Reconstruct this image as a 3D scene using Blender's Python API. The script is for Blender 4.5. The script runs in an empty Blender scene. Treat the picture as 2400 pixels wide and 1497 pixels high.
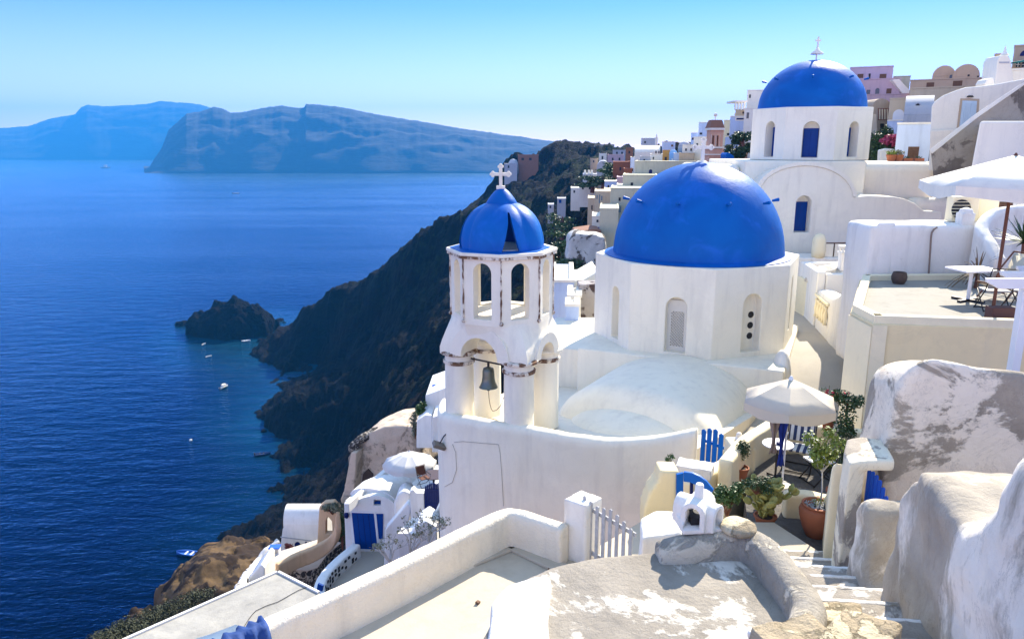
import bpy, bmesh, math, random
import numpy as np
from mathutils import Vector, Matrix, noise
S = bpy.context.scene
COL = S.collection
rad = math.radians
# ------------------------------------------------------------------ camera
PITCH = rad(13.0); FPX = 1750.0
cam = bpy.data.objects.new("camera", bpy.data.cameras.new("camera"))
COL.objects.link(cam)
cam.data.sensor_width = 36.0; cam.data.lens = 36.0 * FPX / 2400.0
cam.data.clip_start = 0.1; cam.data.clip_end = 120000.0
cam.rotation_euler = (rad(90) - PITCH, 0, 0)
S.camera = cam
# ------------------------------------------------------------------ world, sun, exposure
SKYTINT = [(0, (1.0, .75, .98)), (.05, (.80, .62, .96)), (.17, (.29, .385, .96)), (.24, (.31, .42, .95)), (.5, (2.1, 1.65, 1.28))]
SUN_EL, SUN_AZ = 37.0, 31.0            # azimuth measured from +Y towards +X
w = bpy.data.worlds.new("World"); S.world = w; w.use_nodes = True
nt = w.node_tree; bg = nt.nodes["Background"]
sky = nt.nodes.new("ShaderNodeTexSky"); sky.sky_type = 'NISHITA'; sky.sun_disc = False
sky.sun_elevation = rad(SUN_EL); sky.sun_rotation = rad(SUN_AZ)
sky.altitude = 0; sky.air_density = 1.0; sky.dust_density = 0.0; sky.ozone_density = 3.0
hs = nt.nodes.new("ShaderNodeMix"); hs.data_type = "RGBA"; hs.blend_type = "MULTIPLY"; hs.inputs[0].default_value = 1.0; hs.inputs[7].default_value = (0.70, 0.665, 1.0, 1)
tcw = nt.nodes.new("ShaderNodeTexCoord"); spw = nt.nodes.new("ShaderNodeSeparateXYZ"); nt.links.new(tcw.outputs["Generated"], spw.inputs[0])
skr = nt.nodes.new("ShaderNodeValToRGB"); nt.links.new(spw.outputs[2], skr.inputs[0])     # clear blue near the skyline, warm bright fill added overhead for shaded walls
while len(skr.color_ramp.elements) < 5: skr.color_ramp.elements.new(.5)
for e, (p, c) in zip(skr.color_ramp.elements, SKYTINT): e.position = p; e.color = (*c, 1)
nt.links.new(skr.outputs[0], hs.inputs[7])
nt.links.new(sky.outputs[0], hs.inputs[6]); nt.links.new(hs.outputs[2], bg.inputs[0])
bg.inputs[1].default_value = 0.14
sl = bpy.data.lights.new("sun", 'SUN'); sl.energy = 4.8; sl.angle = rad(0.6); sl.color = (1.0, 0.90, 0.74)
sun = bpy.data.objects.new("sun", sl); COL.objects.link(sun)
_d = Vector((math.sin(rad(SUN_AZ)) * math.cos(rad(SUN_EL)), math.cos(rad(SUN_AZ)) * math.cos(rad(SUN_EL)), math.sin(rad(SUN_EL))))
sun.rotation_euler = _d.to_track_quat('Z', 'Y').to_euler()
S.view_settings.view_transform = 'Standard'; S.view_settings.look = 'None'
S.view_settings.gamma = 1.0; S.view_settings.exposure = 1.27
S.render.engine = 'CYCLES'; S.cycles.max_bounces = 8; S.cycles.diffuse_bounces = 4
S.cycles.volume_bounces = 0; S.cycles.use_denoising = True
S.cycles.caustics_reflective = False; S.cycles.caustics_refractive = False

# ------------------------------------------------------------------ measuring helpers
_c, _s = math.cos(PITCH), math.sin(PITCH)
def ray(u, v):
    x = (u - 1200.0) / FPX; y = (748.5 - v) / FPX
    return Vector((x, _c + y * _s, -_s + y * _c))
def PY(u, v, Y):                       # the point seen at u, v that stands Y metres ahead
    r = ray(u, v); return r * (Y / r.y)
def PZ(u, v, z):                       # the point seen at u, v on the level z
    r = ray(u, v); return r * (z / r.z)
def XY(u, v, z):
    p = PZ(u, v, z); return (p.x, p.y)
# ------------------------------------------------------------------ object helpers
WL = {}
def finish(o, par=None, label=None, cat=None, group=None, kind=None):
    COL.objects.link(o)
    if par is not None:
        o.parent = par
        L = WL.get(par.name, Vector((0, 0, 0)))
        o.location = -L
        WL[o.name] = Vector((0, 0, 0)) if True else L
    else:
        me = o.data
        if me is not None and len(me.vertices) and kind != 'structure':
            n = len(me.vertices); a = np.empty(n * 3, 'f'); me.vertices.foreach_get('co', a); a = a.reshape(-1, 3)
            L = Vector(((a[:, 0].min() + a[:, 0].max()) / 2, (a[:, 1].min() + a[:, 1].max()) / 2, a[:, 2].min()))
            a -= np.array(L, 'f'); me.vertices.foreach_set('co', a.ravel()); o.location = L
            WL[o.name] = L
    tag(o, label, cat, group, kind)
    return o
def tag(o, label=None, cat=None, group=None, kind=None):
    if label: o['label'] = label
    if cat: o['category'] = cat
    if group: o['group'] = group
    if kind: o['kind'] = kind
    return o
def thing(name, label, cat, loc=(0, 0, 0), group=None):
    o = bpy.data.objects.new(name, None); COL.objects.link(o); o.location = loc
    o.empty_display_size = 0.3
    WL[o.name] = Vector(loc)
    return tag(o, label, cat, group)
def kids(o): return [c for c in COL.objects if c.parent == o]
def copy_tree(o, parent=None):
    c = o.copy(); COL.objects.link(c)
    if parent is not None: c.parent = parent
    for ch in kids(o): copy_tree(ch, c)
    return c
class B:
    def __init__(s): s.v = []; s.f = []
    def add(s, vs, fs):
        n = len(s.v); s.v += [tuple(p) for p in vs]; s.f += [tuple(i + n for i in f) for f in fs]; return s
    def box(s, x0, x1, y0, y1, z0, z1):
        return s.obox(((x0 + x1) / 2, (y0 + y1) / 2, (z0 + z1) / 2), (abs(x1 - x0) / 2, abs(y1 - y0) / 2, abs(z1 - z0) / 2))
    def obox(s, c, h, rz=0, rx=0, ry=0, taper=1.0):
        m = Matrix.Rotation(rz, 3, 'Z') @ Matrix.Rotation(ry, 3, 'Y') @ Matrix.Rotation(rx, 3, 'X')
        vs = []
        for k in (-1, 1):
            t = 1 if k < 0 else taper
            for i, j in ((-1, -1), (1, -1), (1, 1), (-1, 1)):
                vs.append(Vector(c) + m @ Vector((i * h[0] * t, j * h[1] * t, k * h[2])))
        return s.add(vs, [(0, 3, 2, 1), (4, 5, 6, 7), (0, 1, 5, 4), (1, 2, 6, 5), (2, 3, 7, 6), (3, 0, 4, 7)])
    def ext(s, poly, vec):
        n = len(poly); vec = Vector(vec)
        vs = [Vector(p) for p in poly] + [Vector(p) + vec for p in poly]
        return s.add(vs, [tuple(range(n)), tuple(range(2 * n - 1, n - 1, -1))] + [(i, (i + 1) % n, n + (i + 1) % n, n + i) for i in range(n)])
    def prism(s, poly, z0, z1):        # poly in plan, z0 / z1 numbers or lists
        n = len(poly)
        a = z0 if hasattr(z0, '__len__') else [z0] * n; b = z1 if hasattr(z1, '__len__') else [z1] * n
        vs = [(p[0], p[1], a[i]) for i, p in enumerate(poly)] + [(p[0], p[1], b[i]) for i, p in enumerate(poly)]
        return s.add(vs, [tuple(range(n - 1, -1, -1)), tuple(range(n, 2 * n))] + [(i, (i + 1) % n, n + (i + 1) % n, n + i) for i in range(n)])
    def loft(s, rings, caps=True, closed=True):
        n = len(rings[0]); vs = [p for r in rings for p in r]; fs = []
        for k in range(len(rings) - 1):
            for i in range(n if closed else n - 1):
                fs.append((k * n + i, k * n + (i + 1) % n, (k + 1) * n + (i + 1) % n, (k + 1) * n + i))
        if caps: fs += [tuple(range(n - 1, -1, -1)), tuple(range((len(rings) - 1) * n, len(rings) * n))]
        return s.add(vs, fs)
    def lathe(s, c, prof, n=24, sx=1, sy=1, rz=0):
        rings = []
        for r, z in prof:
            rings.append([(c[0] + r * sx * math.cos(rz + 2 * math.pi * i / n), c[1] + r * sy * math.sin(rz + 2 * math.pi * i / n), c[2] + z) for i in range(n)])
        return s.loft(rings)
    def tube(s, path, r, n=8, caps=True):
        path = [Vector(p) for p in path]; rings = []
        up = None
        for k, p in enumerate(path):
            a = path[max(0, k - 1)]; b = path[min(len(path) - 1, k + 1)]
            t = (b - a).normalized()
            if up is None:
                up = Vector((0, 0, 1)) if abs(t.z) < .9 else Vector((1, 0, 0))
            x = t.cross(up).normalized(); y = x.cross(t).normalized(); up = y
            rr = r[k] if hasattr(r, '__len__') else r
            rings.append([p + (x * math.cos(2 * math.pi * i / n) + y * math.sin(2 * math.pi * i / n)) * rr for i in range(n)])
        return s.loft(rings, caps)
    def ball(s, c, r, n=12, sz=1.0, sx=1.0, sy=1.0):
        m = max(4, n // 2)
        return s.lathe(c, [(r * math.sin(math.pi * k / m) + (1e-4 if k in (0, m) else 0), -r * sz * math.cos(math.pi * k / m)) for k in range(m + 1)], n, sx, sy)
    def grid(s, rows):
        m, n = len(rows), len(rows[0])
        return s.add([p for r in rows for p in r], [(a * n + b, a * n + b + 1, (a + 1) * n + b + 1, (a + 1) * n + b) for a in range(m - 1) for b in range(n - 1)])
    def mesh(s, name, recalc=True):
        me = bpy.data.meshes.new(name); me.from_pydata(s.v, [], s.f)
        if recalc:
            bm = bmesh.new(); bm.from_mesh(me); bmesh.ops.recalc_face_normals(bm, faces=bm.faces); bm.to_mesh(me); bm.free()
        return me
    def done(s, name, mat, par=None, label=None, cat=None, group=None, kind=None, bev=0, seg=2, sm=False, ang=None, recalc=True, cuts=None, sol=0):
        me = s.mesh(name, recalc); o = bpy.data.objects.new(name, me)
        me.materials.append(mat)
        if cuts:
            cut_mesh(o, cuts); me = o.data
        if sm or bev: me.polygons.foreach_set('use_smooth', [True] * len(me.polygons))
        if sol:
            m = o.modifiers.new('solid', 'SOLIDIFY'); m.thickness = sol
        if bev:
            m = o.modifiers.new('bevel', 'BEVEL'); m.width = bev; m.segments = seg; m.limit_method = 'ANGLE'; m.angle_limit = rad(32); m.harden_normals = True
        elif ang is not None:
            sharp_by_angle(me, ang)
        return finish(o, par, label, cat, group, kind)
def sharp_by_angle(me, ang):
    bm = bmesh.new(); bm.from_mesh(me)
    for f in bm.faces: f.smooth = True
    for e in bm.edges:
        if len(e.link_faces) == 2 and e.calc_face_angle(0) > rad(ang): e.smooth = False
    bm.to_mesh(me); bm.free()
def cut_mesh(o, cuts):
    COL.objects.link(o); tmp = []
    for c in cuts:
        co = bpy.data.objects.new('cutter', c.mesh('cutter')); COL.objects.link(co); tmp.append(co)
        m = o.modifiers.new('cut', 'BOOLEAN'); m.operation = 'DIFFERENCE'; m.object = co; m.solver = 'EXACT'
    bpy.context.view_layer.update()
    dg = bpy.context.evaluated_depsgraph_get()
    me = bpy.data.meshes.new_from_object(o.evaluated_get(dg), preserve_all_data_layers=True, depsgraph=dg)
    o.modifiers.clear()
    mats = list(o.data.materials); o.data = me
    if len(me.materials) == 0:
        for q in mats: me.materials.append(q)
    for co in tmp:
        m_ = co.data; bpy.data.objects.remove(co); bpy.data.meshes.remove(m_)
    COL.objects.unlink(o)
def clay(b, name, mat, par=None, voxel=.05, it=6, amp=.02, sc=1.5, seed=0, **kw):   # hand-plastered mass: fused, softened, slightly uneven
    me = b.mesh(name); o = bpy.data.objects.new(name, me); COL.objects.link(o)
    m = o.modifiers.new('r', 'REMESH'); m.mode = 'VOXEL'; m.voxel_size = voxel
    m = o.modifiers.new('s', 'SMOOTH'); m.factor = .5; m.iterations = it
    bpy.context.view_layer.update(); dg = bpy.context.evaluated_depsgraph_get()
    me2 = bpy.data.meshes.new_from_object(o.evaluated_get(dg)); me2.name = name
    COL.objects.unlink(o); bpy.data.objects.remove(o); bpy.data.meshes.remove(me)
    for vtx, nn in [(v, v.normal.copy()) for v in me2.vertices]:
        p = vtx.co + Vector((seed * 7.1, 0, 0))
        d = noise.noise(p * sc) * .7 + noise.noise(p * sc * 2.7) * .3
        vtx.co += nn * d * amp
    me2.polygons.foreach_set('use_smooth', [True] * len(me2.polygons))
    me2.materials.clear(); me2.materials.append(mat)
    o = bpy.data.objects.new(name, me2)
    return finish(o, par, **kw)
def resample(pts, step):
    pts = [Vector(p) for p in pts]; out = [pts[0]]
    for a, b in zip(pts, pts[1:]):
        n = max(1, int((b - a).length / step))
        for k in range(1, n + 1): out.append(a.lerp(b, k / n))
    return out
def spline(pts, step):                 # Catmull-Rom through the points
    P = [Vector(p) for p in pts]; P = [P[0] * 2 - P[1]] + P + [P[-1] * 2 - P[-2]]; out = []
    for i in range(1, len(P) - 2):
        n = max(1, int((P[i + 1] - P[i]).length / step))
        for k in range(n):
            t = k / n; a, b, c, d = P[i - 1:i + 3]
            out.append(.5 * ((2 * b) + (c - a) * t + (2 * a - 5 * b + 4 * c - d) * t * t + (3 * b - a - 3 * c + d) * t ** 3))
    out.append(P[-2].copy()); return out
def wallstrip(path, th, zb, rnd=.5, b=None, off=0):   # free-standing wall: path = top-centre points, round top, down to zb
    b = b or B(); rings = []; n = len(path)
    for k, p in enumerate(path):
        t = (path[min(n - 1, k + 1)] - path[max(0, k - 1)]); t.z = 0; t.normalize()
        s_ = Vector((t.y, -t.x, 0)); h = th / 2; r = h * rnd
        z0 = zb[k] if hasattr(zb, '__len__') else zb
        prof = [(h, None), (h, -r * .9), (h - r * .3, -r * .3), (h - r, 0), (-h + r, 0), (-h + r * .3, -r * .3), (-h, -r * .9), (-h, None)]
        ring = []
        for x, z in prof:
            q = Vector(p) + s_ * (x + off)
            q.z = z0 if z is None else p.z + z
            ring.append(q)
        rings.append(ring)
    return b.loft(rings)
def arch(w, h, n=10):                  # outline of an arched opening, foot at 0, spring at h - w/2
    pts = [(-w / 2, 0), (w / 2, 0)]
    for k in range(n + 1):
        a = math.pi * k / n; pts.append((w / 2 * math.cos(a), h - w / 2 + w / 2 * math.sin(a)))
    return pts
def frame_at(c, nrm):                  # c = centre of the foot, nrm = outward normal in plan
    n_ = Vector((nrm[0], nrm[1], 0)).normalized(); s_ = Vector((-n_.y, n_.x, 0)) * -1
    return lambda x, z, d: Vector(c) + s_ * x + Vector((0, 0, z)) - n_ * d
def arch_cut(c, nrm, w, h, d0, d1, sq=False):
    fr = frame_at(c, nrm); o2 = [(-w / 2, 0), (w / 2, 0), (w / 2, h), (-w / 2, h)] if sq else arch(w, h)
    b = B(); b.ext([fr(x, z, d0) for x, z in o2], fr(0, 0, d1) - fr(0, 0, d0)); return b
# ------------------------------------------------------------------ materials
def nmat(name):
    m = bpy.data.materials.new(name); m.use_nodes = True; t = m.node_tree
    return m, t, t.nodes["Principled BSDF"]
def N(t, typ, **kw):
    n = t.nodes.new(typ)
    for k, v in kw.items():
        if k in n.inputs: n.inputs[k].default_value = v
        else: setattr(n, k, v)
    return n
def mixc(t, a, b, f, mode='MIX'):
    n = t.nodes.new('ShaderNodeMix'); n.data_type = 'RGBA'; n.blend_type = mode
    for s_, v in ((n.inputs[0], f), (n.inputs[6], a), (n.inputs[7], b)):
        if hasattr(v, 'is_linked') or hasattr(v, 'links'): t.links.new(v, s_)
        else: s_.default_value = v if not isinstance(v, tuple) else (*v[:3], 1)
    return n.outputs[2]
def ramp(t, x, stops):
    r = t.nodes.new('ShaderNodeValToRGB'); t.links.new(x, r.inputs[0])
    while len(r.color_ramp.elements) < len(stops): r.color_ramp.elements.new(.5)
    for e, (p, c) in zip(r.color_ramp.elements, stops):
        e.position = p; e.color = (*c, 1) if hasattr(c, '__len__') else (c, c, c, 1)
    return r.outputs[0]
def nz(t, vec, scale, detail=4, rough=.55, dist=0):
    n = N(t, 'ShaderNodeTexNoise', Scale=scale, Detail=detail, Roughness=rough, Distortion=dist)
    t.links.new(vec, n.inputs['Vector']); return n.outputs['Fac']
def pos(t, sc=(1, 1, 1), obj=False):
    g = t.nodes.new('ShaderNodeTexCoord').outputs['Object'] if obj else t.nodes.new('ShaderNodeNewGeometry').outputs['Position']
    m = t.nodes.new('ShaderNodeMapping'); m.inputs['Scale'].default_value = sc; t.links.new(g, m.inputs['Vector'])
    return m.outputs[0]
def bump(t, p, h, strength, dist=.02):
    b = N(t, 'ShaderNodeBump', Strength=strength, Distance=dist); t.links.new(h, b.inputs['Height']); t.links.new(b.outputs[0], p.inputs['Normal'])
def addf(t, a, b, ka=1, kb=1):
    m1 = N(t, 'ShaderNodeMath', operation='MULTIPLY'); t.links.new(a, m1.inputs[0]); m1.inputs[1].default_value = ka
    m2 = N(t, 'ShaderNodeMath', operation='MULTIPLY_ADD'); t.links.new(b, m2.inputs[0]); m2.inputs[1].default_value = kb; t.links.new(m1.outputs[0], m2.inputs[2])
    return m2.outputs[0]
def plaster(name, col=(.87, .81, .665), grime=(.55, .5, .43), amt=.5, bmp=.35, rough=.85, fine=30, dist=.02):
    m, t, p = nmat(name); g = pos(t); gs = pos(t, (3, 3, .35))
    a = ramp(t, nz(t, g, .9, 6, .6), [(.42, 0), (.75, 1)])
    s_ = ramp(t, nz(t, gs, 1.2, 5, .6), [(.52, 0), (.8, 1)])
    c = mixc(t, col, tuple(x * .93 for x in col), a)
    k = N(t, 'ShaderNodeMath', operation='MULTIPLY'); t.links.new(s_, k.inputs[0]); k.inputs[1].default_value = amt
    c = mixc(t, c, grime, k.outputs[0])
    sp = ramp(t, nz(t, g, 5, 8, .7), [(.66, 0), (.72, 1)])
    k2 = N(t, 'ShaderNodeMath', operation='MULTIPLY'); t.links.new(sp, k2.inputs[0]); k2.inputs[1].default_value = amt * .5
    c = mixc(t, c, grime, k2.outputs[0])
    rp = ramp(t, nz(t, g, .55, 9, .72, .8), [(.56, 0), (.575, 1)])
    k3 = N(t, 'ShaderNodeMath', operation='MULTIPLY'); t.links.new(rp, k3.inputs[0]); k3.inputs[1].default_value = .13
    c = mixc(t, c, tuple(x * .72 for x in col), k3.outputs[0])
    cr = ramp(t, nz(t, g, .9, 13, .72, 1.4), [(.4975, 0), (.5, 1), (.5025, 0)])
    k4 = N(t, 'ShaderNodeMath', operation='MULTIPLY'); t.links.new(cr, k4.inputs[0]); k4.inputs[1].default_value = .22
    c = mixc(t, c, tuple(x * .5 for x in grime), k4.outputs[0])
    t.links.new(c, p.inputs['Base Color']); p.inputs['Roughness'].default_value = rough
    p.inputs['Specular IOR Level'].default_value = .3
    bump(t, p, addf(t, nz(t, g, 2.5, 5), nz(t, g, fine, 4), 1.2, .5), bmp, dist)
    return m
def flat(name, col, rough=.6, var=.12, sc=6, bmp=.1, metal=0, obj=True, spec=.5, dist=.01):
    m, t, p = nmat(name); g = pos(t, obj=obj)
    c = mixc(t, col, tuple(x * (1 - var * 2) for x in col[:3]), nz(t, g, sc, 5))
    t.links.new(c, p.inputs['Base Color']); p.inputs['Roughness'].default_value = rough; p.inputs['Metallic'].default_value = metal
    p.inputs['Specular IOR Level'].default_value = spec
    if bmp: bump(t, p, nz(t, g, sc * 4, 4), bmp, dist)
    return m
def weathered(name, paint, cem, thr=.5, sc=.8, z=1.0, bmp=.6, third=None, soft=.016, cemvar=.8, off=(0, 0, 0)):
    m, t, p = nmat(name); g0 = pos(t, (1, 1, z))
    mp = t.nodes.new('ShaderNodeMapping'); mp.inputs['Location'].default_value = off; t.links.new(g0, mp.inputs['Vector']); g = mp.outputs[0]
    gg = pos(t)
    n1 = nz(t, g, sc, 14, .68, .5)
    msk = ramp(t, n1, [(thr - soft, 0), (thr + soft, 1)])
    cm = mixc(t, cem, tuple(x * cemvar * .8 for x in cem), ramp(t, nz(t, gg, 1.6, 8, .65), [(.35, 0), (.7, 1)]))
    cm = mixc(t, cm, tuple(x * .62 for x in cem), ramp(t, nz(t, gg, 40, 6, .7), [(.58, 0), (.75, 1)]))
    pc = mixc(t, paint, tuple(x * .85 for x in paint), ramp(t, nz(t, gg, 3, 8, .7), [(.45, 0), (.8, 1)]))
    if third:
        pc = mixc(t, pc, third, ramp(t, nz(t, gg, .7, 9, .65), [(.5, 0), (.66, .75)]))
    c = mixc(t, cm, pc, msk)
    cr = ramp(t, nz(t, g, .55, 12, .75, 1.2), [(.494, 0), (.5, 1), (.506, 0)])
    k = N(t, 'ShaderNodeMath', operation='MULTIPLY'); t.links.new(cr, k.inputs[0]); k.inputs[1].default_value = .45
    c = mixc(t, c, tuple(x * .35 for x in cem), k.outputs[0])
    t.links.new(c, p.inputs['Base Color']); p.inputs['Roughness'].default_value = .92; p.inputs['Specular IOR Level'].default_value = .2
    h = addf(t, msk, nz(t, gg, 22, 8, .7), .35, .8)
    h = addf(t, h, nz(t, gg, 3.5, 6, .6), 1, 1.3)
    bump(t, p, h, bmp, .03)
    return m
WHITE = plaster('white_plaster', amt=.42)
WHITE2 = plaster('white_plaster_cool', (.86, .80, .665), (.5, .48, .45), .35)
CREAM = plaster('cream_plaster', (.86, .70, .40), (.6, .52, .38), .3, .2)
CREAM2 = plaster('pale_cream_plaster', (.87, .76, .51), (.6, .52, .38), .3, .2)
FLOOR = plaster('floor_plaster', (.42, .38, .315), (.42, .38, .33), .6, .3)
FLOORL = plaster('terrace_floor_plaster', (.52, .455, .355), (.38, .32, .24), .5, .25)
BLUE = flat('blue_paint', (.001, .13, .50), .45, .14, 2, .1, spec=.2)
DOMEB = None
BLUED = flat('blue_gloss_door', (.0008, .05, .27), .4, .15, 3, .05, spec=.15)
NAVY = flat('navy_paint', (.001, .010, .10), .4, .1, 3, .05, spec=.2)
DARK = flat('dark_opening', (.012, .012, .014), .7, .1, 3, 0)
GLASS = flat('window_glass', (.03, .045, .06), .12, .1, 1, 0)
BROWN = flat('brown_trim', (.20, .10, .055), .85, .35, 14, .5)
TRIM = weathered('worn_brown_trim', (.80, .72, .60), (.20, .11, .065), .50, 5.0, .6, .6, soft=.05)
STONE = flat('white_stone', (.74, .7, .62), .8, .08, 8, .25)
TERRA = flat('terracotta', (.36, .115, .05), .8, .15, 9, .3)
WOODW = flat('weathered_white_wood', (.55, .55, .55), .8, .25, 12, .4)
WOODB = flat('brown_wood', (.16, .05, .02), .6, .2, 8, .2)
METAL = flat('dark_metal', (.05, .045, .045), .5, .2, 10, .1, .6)
WMETAL = flat('white_metal', (.8, .8, .8), .4, .05, 5, .05)
# ================================================================== SETTING: sea, islands, hillside
SEA = -120.0
def rbf(ctrl):
    C = np.array(ctrl, float); X = C[:, :2]; z = C[:, 2]
    d = np.linalg.norm(X[:, None] - X[None], axis=2); n = len(C)
    A = np.zeros((n + 3, n + 3)); A[:n, :n] = d - np.eye(n) * .3; A[:n, n] = 1; A[:n, n + 1:] = X; A[n, :n] = 1; A[n + 1:, :n] = X.T
    w_ = np.linalg.solve(A, np.concatenate([z, [0, 0, 0]]))
    def f(P):
        out = np.empty(len(P))
        for i in range(0, len(P), 20000):
            q = P[i:i + 20000]; D = np.linalg.norm(q[:, None] - X[None], axis=2)
            out[i:i + 20000] = D @ w_[:n] + w_[n] + q @ w_[n + 1:]
        return out
    return f
CT = []
def T(u, v, Y, dz=0):
    p = PY(u, v, Y); CT.append((p.x, p.y, p.z + dz))
def TS(u, v, dz=-2):                   # waterline
    p = PZ(u, v, SEA); CT.append((p.x, p.y, SEA + dz))
# ridge crest of the cape, from the village down to its tip
for u, v, Y in ((1092, 560, 350), (1030, 585, 362), (970, 598, 380), (945, 622, 388), (880, 655, 402), (780, 690, 425), (705, 712, 436), (690, 765, 438)):
    T(u, v, Y)
for u, v in ((618, 806), (655, 835), (720, 868), (752, 862), (690, 915), (640, 955), (614, 980), (680, 1022), (745, 1035), (748, 1085), (742, 1120), (705, 1150), (662, 1185), (612, 1222), (578, 1262)):
    TS(u, v, -1)
# behind the cape: sea on the far side
for x, y in ((-90, 480), (-40, 520), (-5, 560), (-160, 470), (-200, 420)): CT.append((x, y, -132))
for u, v, Y in ((830, 830, 392), (900, 760, 386), (760, 790, 418), (980, 700, 360), (1060, 640, 335), (800, 930, 295), (740, 965, 290), (690, 950, 308), (870, 1000, 240), (810, 1060, 235), (900, 870, 295), (960, 850, 245), (1030, 835, 235), (1040, 930, 190), (960, 960, 180), (880, 1050, 190), (820, 1130, 198), (760, 1180, 203)):
    T(u, v, Y)
# the far hill with ruins
for u, v, Y in ((1140, 490, 430), (1155, 440, 450), (1185, 392, 455), (1200, 378, 460), (1260, 372, 455), (1300, 362, 455), (1350, 352, 450), (1430, 350, 440), (1445, 362, 420), (1230, 430, 410), (1300, 420, 390), (1380, 400, 370), (1200, 500, 350), (1270, 500, 330), (1300, 560, 290), (1350, 480, 300), (1400, 440, 300)):
    T(u, v, Y, -1)
for x, y in ((20, 560), (60, 600), (120, 600), (-30, 600)): CT.append((x, y, -120))
CT.append((200, 560, -60))
# valley and the village hillside
for u, v, Y in ((1200, 620, 240), (1300, 640, 150), (1330, 600, 190), (1380, 560, 170), (1350, 640, 110), (1370, 520, 230), (1420, 470, 220), (1440, 420, 260)):
    T(u, v, Y, -1)
for u, v, Y in ((1480, 400, 170), (1480, 365, 260), (1560, 372, 200), (1640, 372, 150), (1700, 350, 120), (1760, 330, 100), (1560, 420, 120), (2000, 300, 90), (2100, 250, 100), (2300, 240, 75)):
    T(u, v, Y, -5)
for x, y, z in ((40, 60, -3), (60, 60, 4), (70, 90, 6), (90, 120, 6), (110, 160, 2), (120, 250, -2), (130, 350, -6), (170, 200, -6), (60, 30, 2), (35, 32, -2),
                (5, 30, -13), (12, 30, -9), (20, 30, -6.6), (5, 45, -17), (15, 50, -12), (5, 18, -11.5), (0, 20, -12.5), (-3, 22, -15), (10, 16, -8), (20, 15, -6), (3, 8, -8), (0, 0, -8), (20, 0, -4),
                (-1, 40, -21), (-3, 34, -21), (-5, 38, -23), (-8, 40, -25), (-12, 38, -27), (-6, 28, -20), (-4, 14, -14), (-8, 20, -20), (-12, 24, -27), (-16, 30, -34), (-10, 10, -20), (-14, 16, -27), (-20, 20, -38),
                (0, 60, -28), (-10, 60, -36), (-20, 60, -44), (0, 90, -38), (-16, 50, -36), (-28, 45, -52), (-30, 80, -64), (-45, 60, -90), (-60, 100, -125), (-30, 20, -60), (-40, 0, -90), (-70, 40, -130), (-90, 160, -132), (-60, 120, -122)):
    CT.append((x, y, z))
# brown hillock low on the left
for u, v, Y in ((500, 1310, 92), (560, 1300, 88), (600, 1330, 80), (470, 1340, 95), (440, 1390, 92), (520, 1400, 74), (620, 1380, 66)):
    T(u, v, Y, 0)
for u, v in ((395, 1400), (330, 1470), (440, 1330), (500, 1262)): TS(u, v, -3)
surf = rbf(CT)
def fbm(P, sc, oct=5, seed=0, ridged=False, gain=.5):
    out = np.zeros(len(P)); a = 1.0; tot = 0
    for o_ in range(oct):
        s_ = sc * 2 ** o_
        v = np.array([noise.noise(Vector((p[0] * s_ + seed, p[1] * s_ - seed, p[2] * s_))) for p in P])
        out += a * ((1 - np.abs(v) * 2) if ridged else v); tot += a; a *= gain
    return out / tot
nr, nc = 470, 400
Ys = 14 * (700 / 14) ** (np.arange(nr) / (nr - 1)); Ts = np.linspace(-.62, .80, nc)
GY = np.repeat(Ys[:, None], nc, 1); GX = GY * Ts[None]
P2 = np.stack([GX.ravel(), GY.ravel()], 1)
HZ = surf(P2)
P3 = np.stack([GX.ravel(), GY.ravel(), HZ * .6], 1)
far = np.clip((GY.ravel() - 60) / 190, 0, 1) ** 1.2
HZ = HZ + fbm(P3, .02, 5, 3, True, .62) * 13 * far - 6.0 * far + fbm(P3, .12, 4, 9, False, .6) * (3.2 * far + .35)
HZ = HZ + fbm(P3, .35, 3, 19, True, .6) * 2.7 * far
def mesh_sheet(name, P, nr, nc, mat, attr=None, **kw):
    me = bpy.data.meshes.new(name)
    idx = np.arange(nr * nc).reshape(nr, nc)
    F = np.stack([idx[:-1, :-1], idx[:-1, 1:], idx[1:, 1:], idx[1:, :-1]], -1).reshape(-1, 4)
    me.vertices.add(len(P)); me.vertices.foreach_set('co', P.astype('f').ravel())
    me.loops.add(F.size); me.polygons.add(len(F))
    me.loops.foreach_set('vertex_index', F.ravel().astype('i')); me.polygons.foreach_set('loop_start', np.arange(0, F.size, 4, dtype='i'))
    me.polygons.foreach_set('use_smooth', np.ones(len(F), bool))
    me.update(calc_edges=True); me.validate()
    if attr is not None:
        at = me.attributes.new('shallow', 'FLOAT', 'POINT'); at.data.foreach_set('value', attr.astype('f'))
    me.materials.append(mat); o = bpy.data.objects.new(name, me)
    return finish(o, **kw)
# hillside material
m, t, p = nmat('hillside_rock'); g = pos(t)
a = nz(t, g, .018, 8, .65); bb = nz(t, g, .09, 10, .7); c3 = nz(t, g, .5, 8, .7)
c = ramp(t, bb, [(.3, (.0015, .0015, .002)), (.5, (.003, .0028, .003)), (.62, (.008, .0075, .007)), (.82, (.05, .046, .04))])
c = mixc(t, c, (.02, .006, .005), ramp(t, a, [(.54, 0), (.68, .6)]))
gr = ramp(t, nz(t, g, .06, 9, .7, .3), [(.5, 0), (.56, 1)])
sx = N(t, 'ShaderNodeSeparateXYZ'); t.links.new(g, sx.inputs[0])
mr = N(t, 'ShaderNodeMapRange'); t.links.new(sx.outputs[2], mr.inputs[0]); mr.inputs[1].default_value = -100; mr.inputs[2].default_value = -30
k = N(t, 'ShaderNodeMath', operation='MULTIPLY'); t.links.new(gr, k.inputs[0]); t.links.new(mr.outputs[0], k.inputs[1])
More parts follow.
